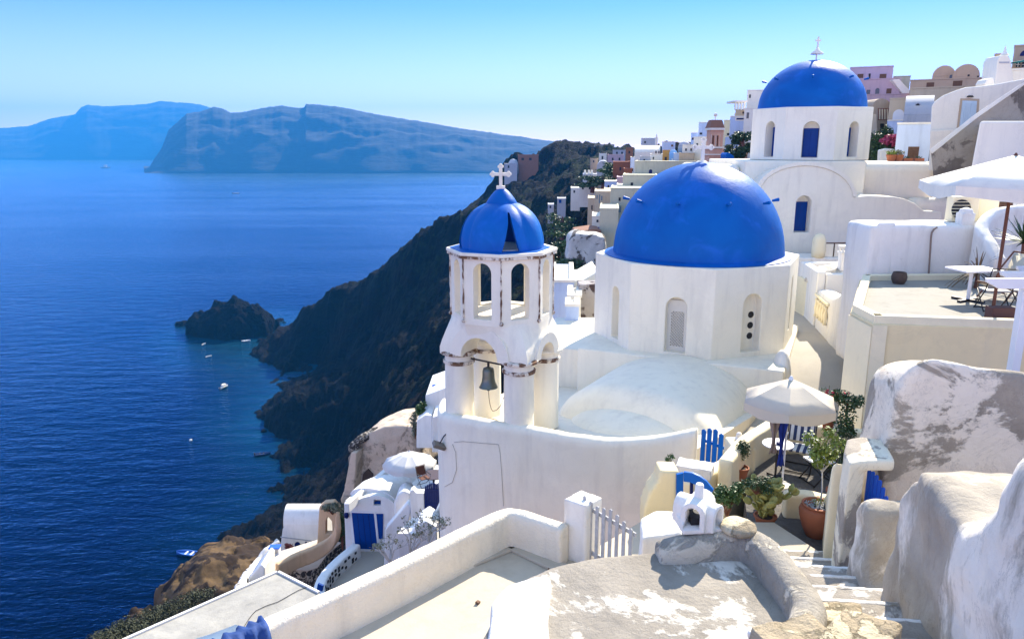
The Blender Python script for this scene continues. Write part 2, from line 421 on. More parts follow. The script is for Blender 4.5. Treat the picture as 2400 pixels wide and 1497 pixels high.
c = mixc(t, c, mixc(t, (.008, .016, .006), (.032, .046, .014), ramp(t, c3, [(.45, 0), (.65, 1)])), k.outputs[0])
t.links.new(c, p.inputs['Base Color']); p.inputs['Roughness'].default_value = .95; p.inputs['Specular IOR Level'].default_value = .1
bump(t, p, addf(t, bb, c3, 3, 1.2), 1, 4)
HILL = m
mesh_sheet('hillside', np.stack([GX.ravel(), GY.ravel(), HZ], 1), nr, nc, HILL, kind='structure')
# sea
m, t, p = nmat('sea_water'); g = pos(t)
at = t.nodes.new('ShaderNodeAttribute'); at.attribute_name = 'shallow'
n1 = nz(t, g, .012, 5, .6); n2 = nz(t, pos(t, (1, 2.2, 1)), .05, 6, .65)
c = mixc(t, (.0001, .0005, .005), (.0001, .0018, .014), ramp(t, nz(t, pos(t, (.6, 2, 1)), .004, 6, .6), [(.35, 0), (.7, 1)]))
mm = N(t, 'ShaderNodeMath', operation='MULTIPLY'); t.links.new(at.outputs['Fac'], mm.inputs[0]); t.links.new(ramp(t, n2, [(.3, .35), (.7, 1)]), mm.inputs[1])
c = mixc(t, c, (.006, .06, .11), mm.outputs[0])
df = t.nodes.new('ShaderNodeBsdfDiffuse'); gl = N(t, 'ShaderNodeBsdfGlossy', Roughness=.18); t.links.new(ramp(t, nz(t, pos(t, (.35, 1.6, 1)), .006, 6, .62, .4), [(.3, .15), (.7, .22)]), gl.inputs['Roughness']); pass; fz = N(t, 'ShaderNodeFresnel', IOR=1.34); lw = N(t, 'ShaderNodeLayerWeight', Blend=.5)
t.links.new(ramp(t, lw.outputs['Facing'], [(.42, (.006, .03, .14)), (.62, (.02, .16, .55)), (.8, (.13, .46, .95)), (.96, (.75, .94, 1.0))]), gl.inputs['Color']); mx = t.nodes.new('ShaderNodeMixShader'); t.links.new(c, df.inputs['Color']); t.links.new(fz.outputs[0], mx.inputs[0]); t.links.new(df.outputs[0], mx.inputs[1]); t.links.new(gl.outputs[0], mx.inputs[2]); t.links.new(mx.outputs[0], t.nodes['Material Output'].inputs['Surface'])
w1 = nz(t, pos(t, (1, 1.7, 1)), .35, 6, .6, .3); w2 = nz(t, pos(t, (1, 2.5, 1)), .05, 5, .6)
bn = N(t, 'ShaderNodeBump', Strength=1.0, Distance=1.0); t.links.new(addf(t, w1, w2, .45, 1.6), bn.inputs['Height'])
for q_ in (gl, fz, df, lw): t.links.new(bn.outputs[0], q_.inputs['Normal'])
WATER = m
nr2, nc2 = 170, 150
Y2 = 20 * (10400 / 20) ** (np.arange(nr2) / (nr2 - 1)); T2 = np.linspace(-1.0, 1.0, nc2)
WY = np.repeat(Y2[:, None], nc2, 1); WX = WY * T2[None]
Q = np.stack([WX.ravel(), WY.ravel()], 1)
dep = surf(Q); sh = np.clip((dep + 140) / 20, 0, 1) * (WY.ravel() < 650)
rk = PZ(548, 772, SEA)
sh = np.maximum(sh, np.clip(1.5 - np.hypot(Q[:, 0] - rk.x - 6, (Q[:, 1] - rk.y) * .8) / 42, 0, 1))
sh = sh * np.clip((WY.ravel() - 180) / 120, 0, 1)
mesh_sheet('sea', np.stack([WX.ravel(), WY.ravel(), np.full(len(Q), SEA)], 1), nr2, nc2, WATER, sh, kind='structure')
# islands across the bay
m, t, p = nmat('island_rock'); g = pos(t)
b1 = nz(t, pos(t, (.8, .3, 3.5)), .0035, 12, .66); b2 = nz(t, g, .0016, 6, .6)
c = ramp(t, b1, [(.3, (.016, .015, .014)), (.5, (.02, .018, .017)), (.64, (.026, .024, .022)), (.8, (.045, .041, .038))])
c = mixc(t, c, (.07, .066, .062), ramp(t, b2, [(.55, 0), (.72, .4)]))
t.links.new(c, p.inputs['Base Color']); p.inputs['Roughness'].default_value = 1
bump(t, p, b1, 1, 14)
ISL = m
def island(name, sil, vw, Yw, dep, u0, u1, cols, seed, amp):
    us = np.linspace(u0, u1, cols); sv = np.interp(us, [a for a, b in sil], [b for a, b in sil])
    sv = sv + np.array([1.6 * noise.noise(Vector((u * .03, seed, 0))) + 1.1 * noise.noise(Vector((u * .11, seed, 4))) for u in us])
    rows = []; prof = [(0, -.06), (.02, 0.02), (.12, .16), (.22, .3), (.32, .42), (.42, .55), (.52, .64), (.6, .72), (.68, .80), (.76, .87), (.84, .92), (.92, .97), (1.0, 1.0), (1.3, .98), (1.8, .6), (2.6, -.1)]
    pf = []
    for a, b in zip(prof, prof[1:]):
        for k in range(3): pf.append((a[0] + (b[0] - a[0]) * k / 3, a[1] + (b[1] - a[1]) * k / 3))
    pf.append(prof[-1]); P = []
    for s_, h in pf:
        for u, v in zip(us, sv):
            top = PY(u, v, Yw + dep); H = max(top.z - SEA, 1.0); foot = PY(u, vw, Yw)
            env = math.sin(min(1, max(0, s_)) * math.pi) if s_ < 1 else 0
            r = noise.fractal(Vector((u * .018 + s_ * 1.5 + seed, s_ * 5, seed)), 1, 2.1, 3) * 1.2
            r2 = noise.fractal(Vector((u * .014 - s_ * 2, s_ * 7, seed)), 1, 2.1, 3)
            x = top.x * s_ + foot.x * (1 - s_) if s_ <= 1 else top.x * (1 + (s_ - 1) * dep / (Yw + dep))
            y = Yw + dep * s_ + (r * amp * .2 * env) + (noise.noise(Vector((u * .011, 3, seed))) * amp * .5 * (1 - min(1, s_)))
            z = SEA + H * (h + (r2 * .06 + r * .03) * env)
            P.append((x * y / (Yw + dep * s_), y, z))
    mesh_sheet(name, np.array(P), len(pf), cols, ISL, kind='structure')
island('near_island', [(338, 404), (350, 395), (362, 372), (380, 345), (395, 305), (420, 283), (438, 266), (470, 262), (500, 251), (522, 254), (540, 265), (580, 262), (618, 252), (660, 248), (700, 253), (714, 252), (716, 243), (760, 247), (820, 255), (880, 268), (960, 281), (1040, 294), (1120, 307), (1200, 318), (1280, 329), (1340, 338), (1400, 343), (1470, 347), (1600, 349)],
       404, 3560, 520, 338, 1600, 560, 4.2, 110)
island('far_island', [(-200, 318), (0, 300), (66, 296), (110, 280), (176, 268), (190, 252), (206, 246), (240, 250), (300, 247), (352, 243), (372, 237), (420, 240), (466, 244), (500, 256), (560, 268), (620, 280), (800, 300), (1000, 330)],
       373, 7300, 900, -200, 1000, 420, 11.7, 180)
# rock islet
def rockmass(name, c, rx, ry, h, seed, mat, n=90, rough=.5, **kw):
    P = []
    for i in range(n):
        for j in range(n):
            a, b_ = (i / (n - 1) * 2 - 1) * 1.15, (j / (n - 1) * 2 - 1) * 1.15
            q = Vector((a * 2.2 + seed, b_ * 2.2, seed))
            d = math.hypot(a, b_) + noise.fractal(q * 1.3, 1, 2, 4) * .22
            bs = max(-.12, 1 - d) ** 1 if d < 1 else -.12
            z = (max(0, 1 - d)) ** .3 * (1 + rough * noise.hetero_terrain(q * 1.6, 1, 2.1, 5, .5) - rough * .6) if d < 1 else -.1
            P.append((c[0] + a * rx, c[1] + b_ * ry, c[2] + z * h))
    return mesh_sheet(name, np.array(P), n, n, mat, **kw)
ROCKM = HILL
rk = PZ(548, 778, SEA)
rockmass('rock_islet', (rk.x, rk.y, SEA), 28, 21, 19, 2.7, ROCKM, 120, .22, kind='structure')
random.seed(5)
B_ = B()
for u, v, r in ((445, 762, 6), (460, 768, 4), (640, 752, 5), (655, 757, 3), (628, 762, 3), (640, 1008, 3.4), (665, 1002, 2.4), (735, 1135, 2.6), (646, 1148, 2), (632, 1240, 2.5), (600, 1262, 2.4), (618, 800, 4), (690, 1025, 3), (722, 1140, 2), (700, 1155, 2.2), (680, 1170, 2)):
    c_ = PZ(u, v, SEA)
    for k in range(4):
        q = c_ + Vector((random.uniform(-r, r), random.uniform(-r, r) * .6, 0)); rr = r * random.uniform(.3, .7)
        s0 = len(B_.v); B_.ball(q, rr, 8, .7)
        for i in range(s0, len(B_.v)):
            p_ = Vector(B_.v[i]); B_.v[i] = tuple(p_ + (p_ - q) * noise.noise(p_ * .7) * .9)
B_.done('shore_rocks', ROCKM, kind='structure')
# haze: the air between the village and the islands
m = bpy.data.materials.new('haze_air'); m.use_nodes = True; t = m.node_tree; t.nodes.clear()
pv = N(t, 'ShaderNodeVolumePrincipled'); pv.inputs['Color'].default_value = (.045, .40, 1.0, 1); pv.inputs['Density'].default_value = 1.35e-4; pv.inputs['Anisotropy'].default_value = .0
out = t.nodes.new('ShaderNodeOutputMaterial'); t.links.new(pv.outputs[0], out.inputs['Volume'])
HAZE = m
def make_haze():
    b = B(); b.box(-11500, 11500, -400, 10600, -200, 540)
    b.done('haze', HAZE, kind='stuff', label='pale blue sea haze over the bay')
# ================================================================== CHURCHES AND BELL TOWER
def onface(u, v, A, Bq):
    r = ray(u, v); d = Vector((Bq[0] - A[0], Bq[1] - A[1], 0)); n_ = Vector((d.y, -d.x, 0))
    return r * (n_.dot(Vector((A[0], A[1], 0))) / n_.dot(r))
def octo(c, R, a0, n=8): return [(c[0] + R * math.sin(rad(a0 + 360 / n * k)), c[1] - R * math.cos(rad(a0 + 360 / n * k))) for k in range(n)]
m, t, p = nmat('blue_dome_paint'); g = pos(t)
c = mixc(t, (.0001, .092, .36), (.0002, .115, .42), ramp(t, nz(t, g, .8, 4, .5, .6), [(.4, 0), (.65, 1)]))
c = mixc(t, c, (.03, .18, .75), ramp(t, nz(t, g, 1.1, 5, .6, .8), [(.56, 0), (.8, .45)]))
t.links.new(c, p.inputs['Base Color']); p.inputs['Roughness'].default_value = .46; p.inputs['Specular IOR Level'].default_value = .14
bump(t, p, addf(t, nz(t, g, 1.6, 5), nz(t, g, 18, 5), 1.8, .2), .35, .035)
DOMEB = m
def domeprof(R, H, z0=0, n=22): return [(R * 1.012, z0 - .12), (R * 1.008, z0)] + [(R * math.cos(math.pi / 2 * k / n) + 1e-3, z0 + H * math.sin(math.pi / 2 * k / n)) for k in range(1, n + 1)]
def cross_mesh(c, h, w, th, ends=True, b=None, y=None):
    b = b or B(); x, yy, z = c; t_ = h * .075 if y is None else y
    b.box(x - t_, x + t_, yy - th, yy + th, z, z + h)
    az = z + h * .66
    b.box(x - w / 2, x - t_, yy - th, yy + th, az - t_, az + t_); b.box(x + t_, x + w / 2, yy - th, yy + th, az - t_, az + t_)
    if ends:
        for ex, ez in ((x - w / 2, az), (x + w / 2, az), (x, z + h)):
            for dx, dz in ((-1, 0), (1, 0), (0, 1), (0, -1)):
                q = (ex + dx * t_ * .9, yy, ez + dz * t_ * .9)
                b.ext([(q[0] + t_ * 1.05 * math.cos(k * .7854), q[1] - th * .96, q[2] + t_ * 1.05 * math.sin(k * .7854)) for k in range(8)], (0, th * 1.92, 0))
    return b
# ---- main church
DC = (5.97, 24.0); DZ = -3.35
V1 = octo(DC, 3.25, -94)
ch = thing('domed_church', 'white octagonal church with the large nearest blue dome, beside the open bell tower', 'church', (DC[0], DC[1], -9.5))
e1 = Vector((.913, -.407, 0)); e2 = Vector((.407, .913, 0)); A1 = Vector((2.0, 22.1, 0))
def onf(u, v, k): return onface(u, v, V1[k], V1[(k + 1) % 8])
def fn(k, V=V1):
    a, b = V[k], V[(k + 1) % 8]; return ((b[1] - a[1]), -(b[0] - a[0]))
cuts = []
wc = []
for k, u, v0, v1, w_ in ((0, 1439, 670, 792, .46), (1, 1580, 697, 826, .62), (2, 1757, 690, 824, .62), (3, 1848, 660, 772, .4)):
    top = onf(u, v0, k); bot = onf(u, v1, k); h = top.z - bot.z
    cuts.append(arch_cut(bot, fn(k), w_, h, -.1, .3)); wc.append((bot, fn(k), w_, h))
drum = B().prism(V1, -6.02, DZ).done('drum_wall', WHITE, ch, bev=.035, cuts=cuts)
dome = B().lathe((DC[0], DC[1], DZ + .05), domeprof(2.67, 2.84), 72).done('dome', DOMEB, ch, sm=True, ang=50)
B().lathe((DC[0] - .04, DC[1] - .07, DZ), [(2.6, -.05), (2.93, .012), (2.93, .03), (2.72, .07)], 64).done('dome_skirt', DOMEB, ch, sm=True, ang=50)
for k in range(10):
    a = rad(36 * k + 7); r0 = 2.2; z0 = DZ + .05 + 1.66
    q = Vector((DC[0] + r0 * math.sin(a), DC[1] - r0 * math.cos(a), z0)); o = Vector((math.sin(a), -math.cos(a), .22))
    B().tube([q, q + o * .2, q + o * .22], [.035, .06, .03], 8).done('dome_peg', DOMEB, dome)
B().lathe((DC[0], DC[1], -.60), [(.3, -.12), (.3, .05), (.2, .12), (.12, .18)], 16).done('cross_base', WHITE2, ch, bev=.01)
cross_mesh((DC[0] + .02, DC[1], -.45), .66, .5, .045).done('cross', WHITE2, ch, bev=.008)
# grille window, plain niches, niche with three round holes
b0, n0, w0, h0 = wc[1]; fr = frame_at(b0, n0)
gr = B(); gw, gh = .46, h0 - .22
gr.ext([fr(x, z, .24) for x, z in ((-w0 / 2, 0), (w0 / 2, 0), (w0 / 2, h0 - .12), (-w0 / 2, h0 - .12))], fr(0, 0, .3) - fr(0, 0, .24))
holes = []
st = .088; nx = 5; nzv = int((gh - .3) / st)
for i in range(nx):
    for j in range(nzv * 2):
        x = (i - (nx - 1) / 2) * st * .98 + (st / 2 if j % 2 else 0); z = .16 + j * st / 2
        if abs(x) > .215 or z > gh: continue
        h_ = .033
        bb_ = B(); bb_.ext([fr(x - h_, z, .2), fr(x, z + h_, .2), fr(x + h_, z, .2), fr(x, z - h_, .2)], fr(0, 0, .34) - fr(0, 0, .2)); holes.append(bb_)
one = B()
for q in holes: one.add(q.v, q.f)
wn = gr.done('window', STONE, ch, cuts=[one])
B().ext([fr(x, z, .302) for x, z in ((-w0 / 2 + .02, 0.02), (w0 / 2 - .02, .02), (w0 / 2 - .02, h0 - .14), (-w0 / 2 + .02, h0 - .14))], (fr(0, 0, .31) - fr(0, 0, .302))).done('window_backing', DARK, wn)
b0, n0, w0, h0 = wc[2]; fr = frame_at(b0, n0)
for z in (.40, .72, 1.04):
    B().ext([fr(-w0 / 2 + .14 + .1 * math.cos(k * math.pi / 10), z + .1 * math.sin(k * math.pi / 10), .296) for k in range(20)], fr(0, 0, .31) - fr(0, 0, .29)).done('round_opening', DARK, ch)
# square body, front vault with apse, roofs
bd = [tuple((A1 + q)[:2]) for q in (Vector((0, 0, 0)), e1 * 6, e1 * 6 + e2 * 6, e2 * 6)]
B().prism(bd, -10, -6.0).done('body', WHITE, ch, bev=.06, seg=3)
Mv = A1 + e1 * 3.1; dv = Vector((-.52, -.854, 0)); pv_ = Vector((.854, -.52, 0))
rings = []
for k in range(26):
    tt = -.3 + 4.3 * k / 25; sc_ = max(.05, 1 - max(0, (tt - 3.1) / .92) ** 2) ** .5
    rings.append([Mv + dv * tt + pv_ * (2.25 * (sc_ * .5 + .5) * math.cos(math.pi * j / 28)) + Vector((0, 0, -7.5 + (1.56 * sc_) * math.sin(math.pi * j / 28) ** .8)) for j in range(29)] + [Mv + dv * tt + Vector((0, 0, -8))])
B().loft(rings).done('front_vault', WHITE, ch, sm=True, ang=35)
rings = []
for k in range(16):
    ph = math.pi / 2 * k / 15; Mq = Mv + dv * (3.2 + 1.75 * math.sin(ph)); cc = max(.02, math.cos(ph))
    rings.append([Mq + pv_ * (1.7 * cc * math.cos(math.pi * j / 24)) + Vector((0, 0, -7.1 + .72 * cc * math.sin(math.pi * j / 24))) for j in range(25)] + [Mq + Vector((0, 0, -7.6))])
B().loft(rings).done('apse_vault', WHITE, ch, sm=True, ang=40)
fl = [(-1.5, 18.9), (-1.35, 17.3), (.5, 16.5), (2.4, 15.9), (4.1, 15.6), (4.95, 16.7), (7.2, 19.9), (2.1, 22.6), (.4, 23.2)]
B().prism(fl, -10, [-6.62 - .12 * (y - 16) for x, y in fl]).done('roof_terrace', plaster('church_roof_lime', (.80, .73, .60)), ch, bev=.03)
B().prism([(1.15, 22.8), (2.25, 22.4), (4, 27), (1.6, 27)], -10, -6.15).done('rear_roof', WHITE, ch, bev=.05)
# ---- courtyard wall round the terrace
pts = [PY(1047, 930, 19.2), PY(1041, 952, 18.1), PY(1052, 966, 17.15), PY(1100, 975, 16.6), PY(1190, 990, 16.25), PY(1260, 1001, 16.1), PY(1370, 1020, 15.85), PY(1450, 1026, 15.7), PY(1550, 1019, 15.55), PY(1600, 1008, 15.4), PY(1636, 1000, 15.3)]
path = spline(pts, .15)
b = wallstrip(path, .36, -10.6, .75)
cw = clay(b, 'courtyard_wall', WHITE, None, .06, 4, .03, 1.1, 2, label='tall curved white wall below the bell tower and church terrace', cat='wall')
# ---- second church
D2 = (14.7, 38.0); Z2 = 1.8
c2 = thing('domed_church', 'higher white church with the farther blue dome and three blue shuttered drum windows', 'church', (D2[0], D2[1], -7))
V2 = octo(D2, 2.9, -43.5)
cuts = []; shut = []
for k, u, v0, v1, w_ in ((0, 1896, 285, 370, .7), (7, 1800, 285, 368, .62), (1, 1996, 285, 368, .62)):
    A_, B__ = V2[k], V2[(k + 1) % 8]; top = onface(u, v0, A_, B__); bot = onface(u, v1, A_, B__)
    cuts.append(arch_cut(bot, fn(k, V2), w_, top.z - bot.z, -.1, .5)); shut.append((bot, fn(k, V2), w_, top.z - bot.z))
B().prism(V2, -.6, Z2).done('drum_wall', WHITE, c2, bev=.03, cuts=cuts)
def shutters(par, sh, d=.46, mat=BLUED):
    for bot, n0, w0, h0 in sh:
        fr = frame_at(bot, n0); hh = h0 - w0 * .42
        o = B().ext([fr(-w0 / 2 + .02, .03, d), fr(w0 / 2 - .02, .03, d), fr(w0 / 2 - .02, hh, d), fr(-w0 / 2 + .02, hh, d)], fr(0, 0, d + .05) - fr(0, 0, d)).done('shutter', mat, par)
        for s_ in (-1, 1):
            B().ext([fr(s_ * w0 * .23 - w0 * .2, .1, d - .015), fr(s_ * w0 * .23 + w0 * .2, .1, d - .015), fr(s_ * w0 * .23 + w0 * .2, hh - .08, d - .015), fr(s_ * w0 * .23 - w0 * .2, hh - .08, d - .015)], fr(0, 0, d + .01) - fr(0, 0, d - .01)).done('shutter_panel', mat, o, bev=.008)
shutters(c2, shut)
d2 = B().lathe((D2[0] - .03, D2[1], Z2 + .03), domeprof(2.5, 2.25), 64).done('dome', DOMEB, c2, sm=True, ang=50)
for k in range(8):
    a = rad(45 * k + 22); r0 = 2.2; q = Vector((D2[0] + r0 * math.sin(a), D2[1] - r0 * math.cos(a), Z2 + 1.32)); o = Vector((math.sin(a), -math.cos(a), .25))
    B().tube([q, q + o * .2, q + o * .22], [.04, .06, .04], 8).done('dome_peg', DOMEB, d2)
B().tube([(D2[0], D2[1], Z2 + 2.2), (D2[0] + .03, D2[1], Z2 + 3.1)], .035, 6).done('cross_rod', WHITE2, c2)
B().lathe((D2[0] + .02, D2[1], Z2 + 2.58), [(.3, -.03), (.28, .03), (.1, .16), (.05, .3)], 14).done('cross_base', WHITE2, c2, sm=True)
cross_mesh((D2[0] + .03, D2[1], Z2 + 2.85), .5, .26, .025, False).done('cross', WHITE2, c2)
B().box(10.62, 16.15, 34.75, 41.2, -7, -.62).done('lower_block', WHITE, c2, bev=.05)
Yf = 33.3
arc = [(1782 + (1890 - 1782) * (1 - math.cos(math.pi / 2 * k / 8)), 450 - 62 * math.sin(math.pi / 2 * k / 8)) for k in range(9)] + [(1890 + (2000 - 1890) * math.sin(math.pi / 2 * k / 8), 388 + 74 * (1 - math.cos(math.pi / 2 * k / 8))) for k in range(1, 9)]
outl = [(1660, 760), (1660, 470)] + arc + [(2035, 459), (2095, 461), (2120, 466), (2145, 477), (2165, 494), (2207, 497), (2212, 560), (2215, 700)]
q1 = PY(1878, 545, Yf); q0 = PY(1878, 459, Yf)
cu = arch_cut(Vector(q1), (0, -1), .68, q0.z - q1.z, -.2, .45)
B().ext([PY(u, v, Yf) for u, v in outl], (0, 1.5, 0)).done('gable_wall', WHITE, c2, bev=.05, seg=3, cuts=[cu])
shutters(c2, [(q1, (0, -1), .68, q0.z - q1.z)], .4)
# raised rim along the arch and hood round its window
def ribbon(pts, w, d, mat, name, par, y=-.05, **kw):
    b = B(); n_ = len(pts)
    for i in range(n_ - 1):
        p0, p1 = Vector(pts[i]), Vector(pts[i + 1])
        def nn(k):
            a_ = Vector(pts[max(0, k - 1)]); b_ = Vector(pts[min(n_ - 1, k + 1)]); t_ = (b_ - a_).normalized(); return Vector((0, -1, 0)).cross(t_) * -1
        b.ext([p0, p1, p1 + nn(i + 1) * w, p0 + nn(i) * w], (0, d, 0))
    return b.done(name, mat, par, **kw)
ap = [PY(u, v, Yf - .06) for u, v in arc]
ribbon([q + Vector((0, 0, .0)) for q in ap], -.16, .1, WHITE2, 'arch_rim', c2)
fr = frame_at(Vector(q1), (0, -1)); hh = q0.z - q1.z
pts2 = [fr(x * 1.0, z, -.03) for x, z in [(-.36, 0)] + [(.36 * -math.cos(math.pi * k / 10), hh - .34 + .36 * math.sin(math.pi * k / 10)) for k in range(11)] + [(.36, 0)]]
ribbon(pts2, .12, .06, WHITE2, 'window_hood', c2)
B().box(16.2, 19.9, 35.6, 38.6, -7, -.72).done('side_vault', WHITE2, c2, bev=.42, seg=6)
B().box(18.3, 20.4, 34.4, 35.5, -7, -2.28).done('side_vault', WHITE2, c2, bev=.4, seg=6)
B().box(9.0, 10.6, 35.2, 41, -7, -.8).done('side_vault', WHITE2, c2, bev=.3, seg=6)
# ---- bell tower
CT_ = Vector((-.24, 17.45, 0)); a1 = Vector((.863, -.504, 0)); a2 = Vector((.504, .863, 0))
bt = thing('bell_tower', 'open white bell tower with arches and a slotted blue cap dome under a white cross', 'bell tower', (CT_.x, CT_.y, -6.9))
for i, j in ((-1, -1), (1, -1), (1, 1), (-1, 1)):
    q = CT_ + a1 * (.83 * i) + a2 * (.63 * j)
    o = B().lathe((q.x, q.y, 0), [(.37, -6.75), (.36, -6.6), (.345, -5.1), (.34, -4.78)], 32).done('column', WHITE, bt, sm=True, ang=40)
    B().lathe((q.x, q.y, 0), [(.345, -5.06), (.385, -5.04), (.39, -4.98), (.365, -4.96)], 32).done('column_band', TRIM, o, sm=True, ang=40)
    B().lathe((q.x, q.y, 0), [(.35, -4.84), (.45, -4.8), (.455, -4.75), (.40, -4.72)], 32).done('capital', TRIM if j < 0 else WHITE2, o, sm=True, ang=40)
oc = octo((CT_.x, CT_.y), 1.21, 0)
def rect_ring(hx, hy, z, rnd=0):
    # 32-point ring blending a rectangle (rnd=0) with the octagon (rnd=1)
    out_ = []
    for k in range(32):
        a = 2 * math.pi * k / 32; dx, dy = math.sin(a), -math.cos(a); D = Vector((dx, dy, 0))
        p1, p2 = abs(D.dot(a1)) / hx, abs(D.dot(a2)) / hy; rr = 1 / max(p1, p2)
        seg_ = (a % (math.pi / 4)) - math.pi / 8; ro = 1.21 * math.cos(math.pi / 8) / math.cos(seg_)
        r_ = rr * (1 - rnd) + ro * rnd; out_.append((CT_.x + dx * r_, CT_.y + dy * r_, z))
    return out_
bm_ = B().loft([rect_ring(1.2, 1.0, -4.78), rect_ring(1.2, 1.0, -4.62), rect_ring(1.17, .98, -4.45, .08), rect_ring(1.12, .98, -4.2, .4), rect_ring(1.1, .98, -3.98, .85), rect_ring(1.1, 1, -3.9, 1)])
cuA = arch_cut(CT_ - a2 * 2 + Vector((0, 0, -5.3)), tuple(-a2)[:2], 1.0, 1.06, -1, 5)
cuB = arch_cut(CT_ + a1 * 2 + Vector((0, 0, -5.3)), tuple(a1)[:2], .66, 1.02, -1, 5)
bm_.done('arch_block', WHITE, bt, bev=.02, cuts=[cuA, cuB])
def ring_arch(c, nrm, r0, r1, d0, d1, z0, n=20):
    fr = frame_at(c, nrm); rings = []
    for k in range(n + 1):
        a = math.pi * k / n; ca, sa = math.cos(a), math.sin(a)
        rings.append([fr(r0 * ca, z0 + r0 * sa, d0), fr(r1 * ca, z0 + r1 * sa, d0), fr(r1 * ca, z0 + r1 * sa, d1), fr(r0 * ca, z0 + r0 * sa, d1)])
    return B().loft(rings)
ring_arch(CT_ - a2 * 1.0, tuple(-a2)[:2], .5, .80, -.05, .22, -4.76).done('arch_moulding', WHITE2, bt, sm=True, ang=40)
ring_arch(CT_ + a1 * 1.2, tuple(a1)[:2], .33, .56, -.05, .22, -4.76).done('arch_moulding', WHITE2, bt, sm=True, ang=40)
cuts = [B().prism(octo((CT_.x, CT_.y), .92, 0), -3.83, -2.5)]
for k in range(4):
    a = rad(22.5 + 45 * k); D = Vector((math.sin(a), -math.cos(a), 0))
    cuts.append(arch_cut(CT_ + D * 1.6 + Vector((0, 0, -3.80)), (D.x, D.y), .44, 1.28, -.2, 3.6))
B().prism(oc, -3.95, -2.38).done('lantern_wall', WHITE, bt, cuts=cuts, bev=.012)
for k, (x, y) in enumerate(oc):
    q = Vector((x, y, 0)); o = (q - CT_).normalized() * .01
    b = B(); zs = [-2.4 - .1 * i for i in range(15)]
    b.tube([q + o + Vector((random.uniform(-.006, .006), 0, z)) for z in zs], [.02 + random.uniform(-.005, .008) for _ in zs], 7)
    b.ball(tuple(q + o + Vector((0, 0, -3.86))), .052, 10)
    b.done('corner_trim', TRIM, bt, sm=True)
B().prism(octo((CT_.x, CT_.y), 1.295, 0), -2.43, -2.367).done('brown_band', TRIM, bt, bev=.01)
B().prism(octo((CT_.x, CT_.y), 1.31, 0), -2.365, -2.29).done('cornice', WHITE2, bt, bev=.015)
B().prism(octo((CT_.x - .04, CT_.y - .06), 1.19, 0), -2.288, -2.275).done('blue_skirt', DOMEB, bt)
B().lathe((CT_.x, CT_.y, 0), [(.8, -2.274), (.8, -2.262)], 32).done('dome_floor', WHITE2, bt)
# slotted cap dome
dz = -2.28
outer = [(.97, 0), (.985, .15)] + [(.985 * math.cos(rad(90) * k / 12) ** .9 + .001, .15 + .92 * math.sin(rad(90) * k / 12)) for k in range(1, 13)]
inner = [(r * .84, z * .9) for r, z in reversed(outer)]
cuts = []
for k in range(4):
    a = rad(14 + 90 * k); D = Vector((math.sin(a), -math.cos(a), 0)); fr = frame_at(CT_ + D * .45 + Vector((0, 0, dz - .05)), (D.x, D.y))
    cb = B(); pr = [(-.2, 0), (.24, 0), (.13, .38), (.06, .66), (.02, .9), (-.02, .9), (-.04, .66), (-.09, .38)]
    cb.ext([fr(x, z, -.9) for x, z in pr], fr(0, 0, .2) - fr(0, 0, -.9)); cuts.append(cb)
inn = B().lathe((CT_.x, CT_.y, dz - .02), [(r * .86, z * .9) for r, z in outer], 48)
lob = lambda k, n_, z: 1 + .04 * max(0, 1 - z * 3) - .075 * (1 - abs(math.cos(4 * (2 * math.pi * k / n_) + 2.15)) ** .6)
nn_ = 96
B().loft([[(CT_.x + r * lob(k, nn_, z) * math.cos(2 * math.pi * k / nn_), CT_.y + r * lob(k, nn_, z) * math.sin(2 * math.pi * k / nn_), dz + z) for k in range(nn_)] for r, z in outer]).done('cap_dome', DOMEB, bt, cuts=[inn] + cuts, sm=True, ang=35)
B().lathe((CT_.x, CT_.y, dz), [(.36, .96), (.35, 1.04), (.3, 1.12), (.24, 1.2), (.17, 1.28), (.09, 1.34), (.02, 1.36)], 32).done('cap_tip', DOMEB, bt, sm=True, ang=50)
cross_mesh((CT_.x - .02, CT_.y, dz + 1.34), .5, .36, .05).done('cross', WHITE2, bt, bev=.01)
B().obox((CT_.x - .02, CT_.y, dz + 1.37), (.1, .07, .04)).done('cross_base', WHITE2, bt, bev=.01)
lc = CT_ - a1 * .83 - a2 * .63; fc = CT_ + a1 * .83 - a2 * .63
B().tube([lc + Vector((0, 0, -4.9)), fc + Vector((0, 0, -4.96))], .022, 8).done('bell_bar', METAL, bt)
mb, t, p = nmat('aged_bronze'); g = pos(t)
c = mixc(t, (.09, .13, .12), (.16, .15, .11), nz(t, g, 9, 5)); t.links.new(c, p.inputs['Base Color']); p.inputs['Metallic'].default_value = .5; p.inputs['Roughness'].default_value = .3
bq = lc.lerp(fc, .50); bz = -4.95
bl = thing('bell', 'green bronze bell hanging under the front arch of the bell tower', 'bell', (bq.x, bq.y, bz - .6))
B().lathe((bq.x, bq.y, bz), [(.21, -.60), (.225, -.60), (.2, -.55), (.165, -.47), (.145, -.35), (.14, -.2), (.12, -.13), (.05, -.1), (.02, -.09)], 32).done('bell_body', mb, bl, sm=True, ang=60)
B().tube([(bq.x, bq.y, bz + .02), (bq.x, bq.y, bz - .1)], .03, 8).done('hanger', METAL, bl)
B().tube([(bq.x, bq.y, bz - .3), (bq.x, bq.y, bz - .66), (bq.x, bq.y, bz - .68)], [.012, .02, .035], 8).done('clapper', METAL, bl)
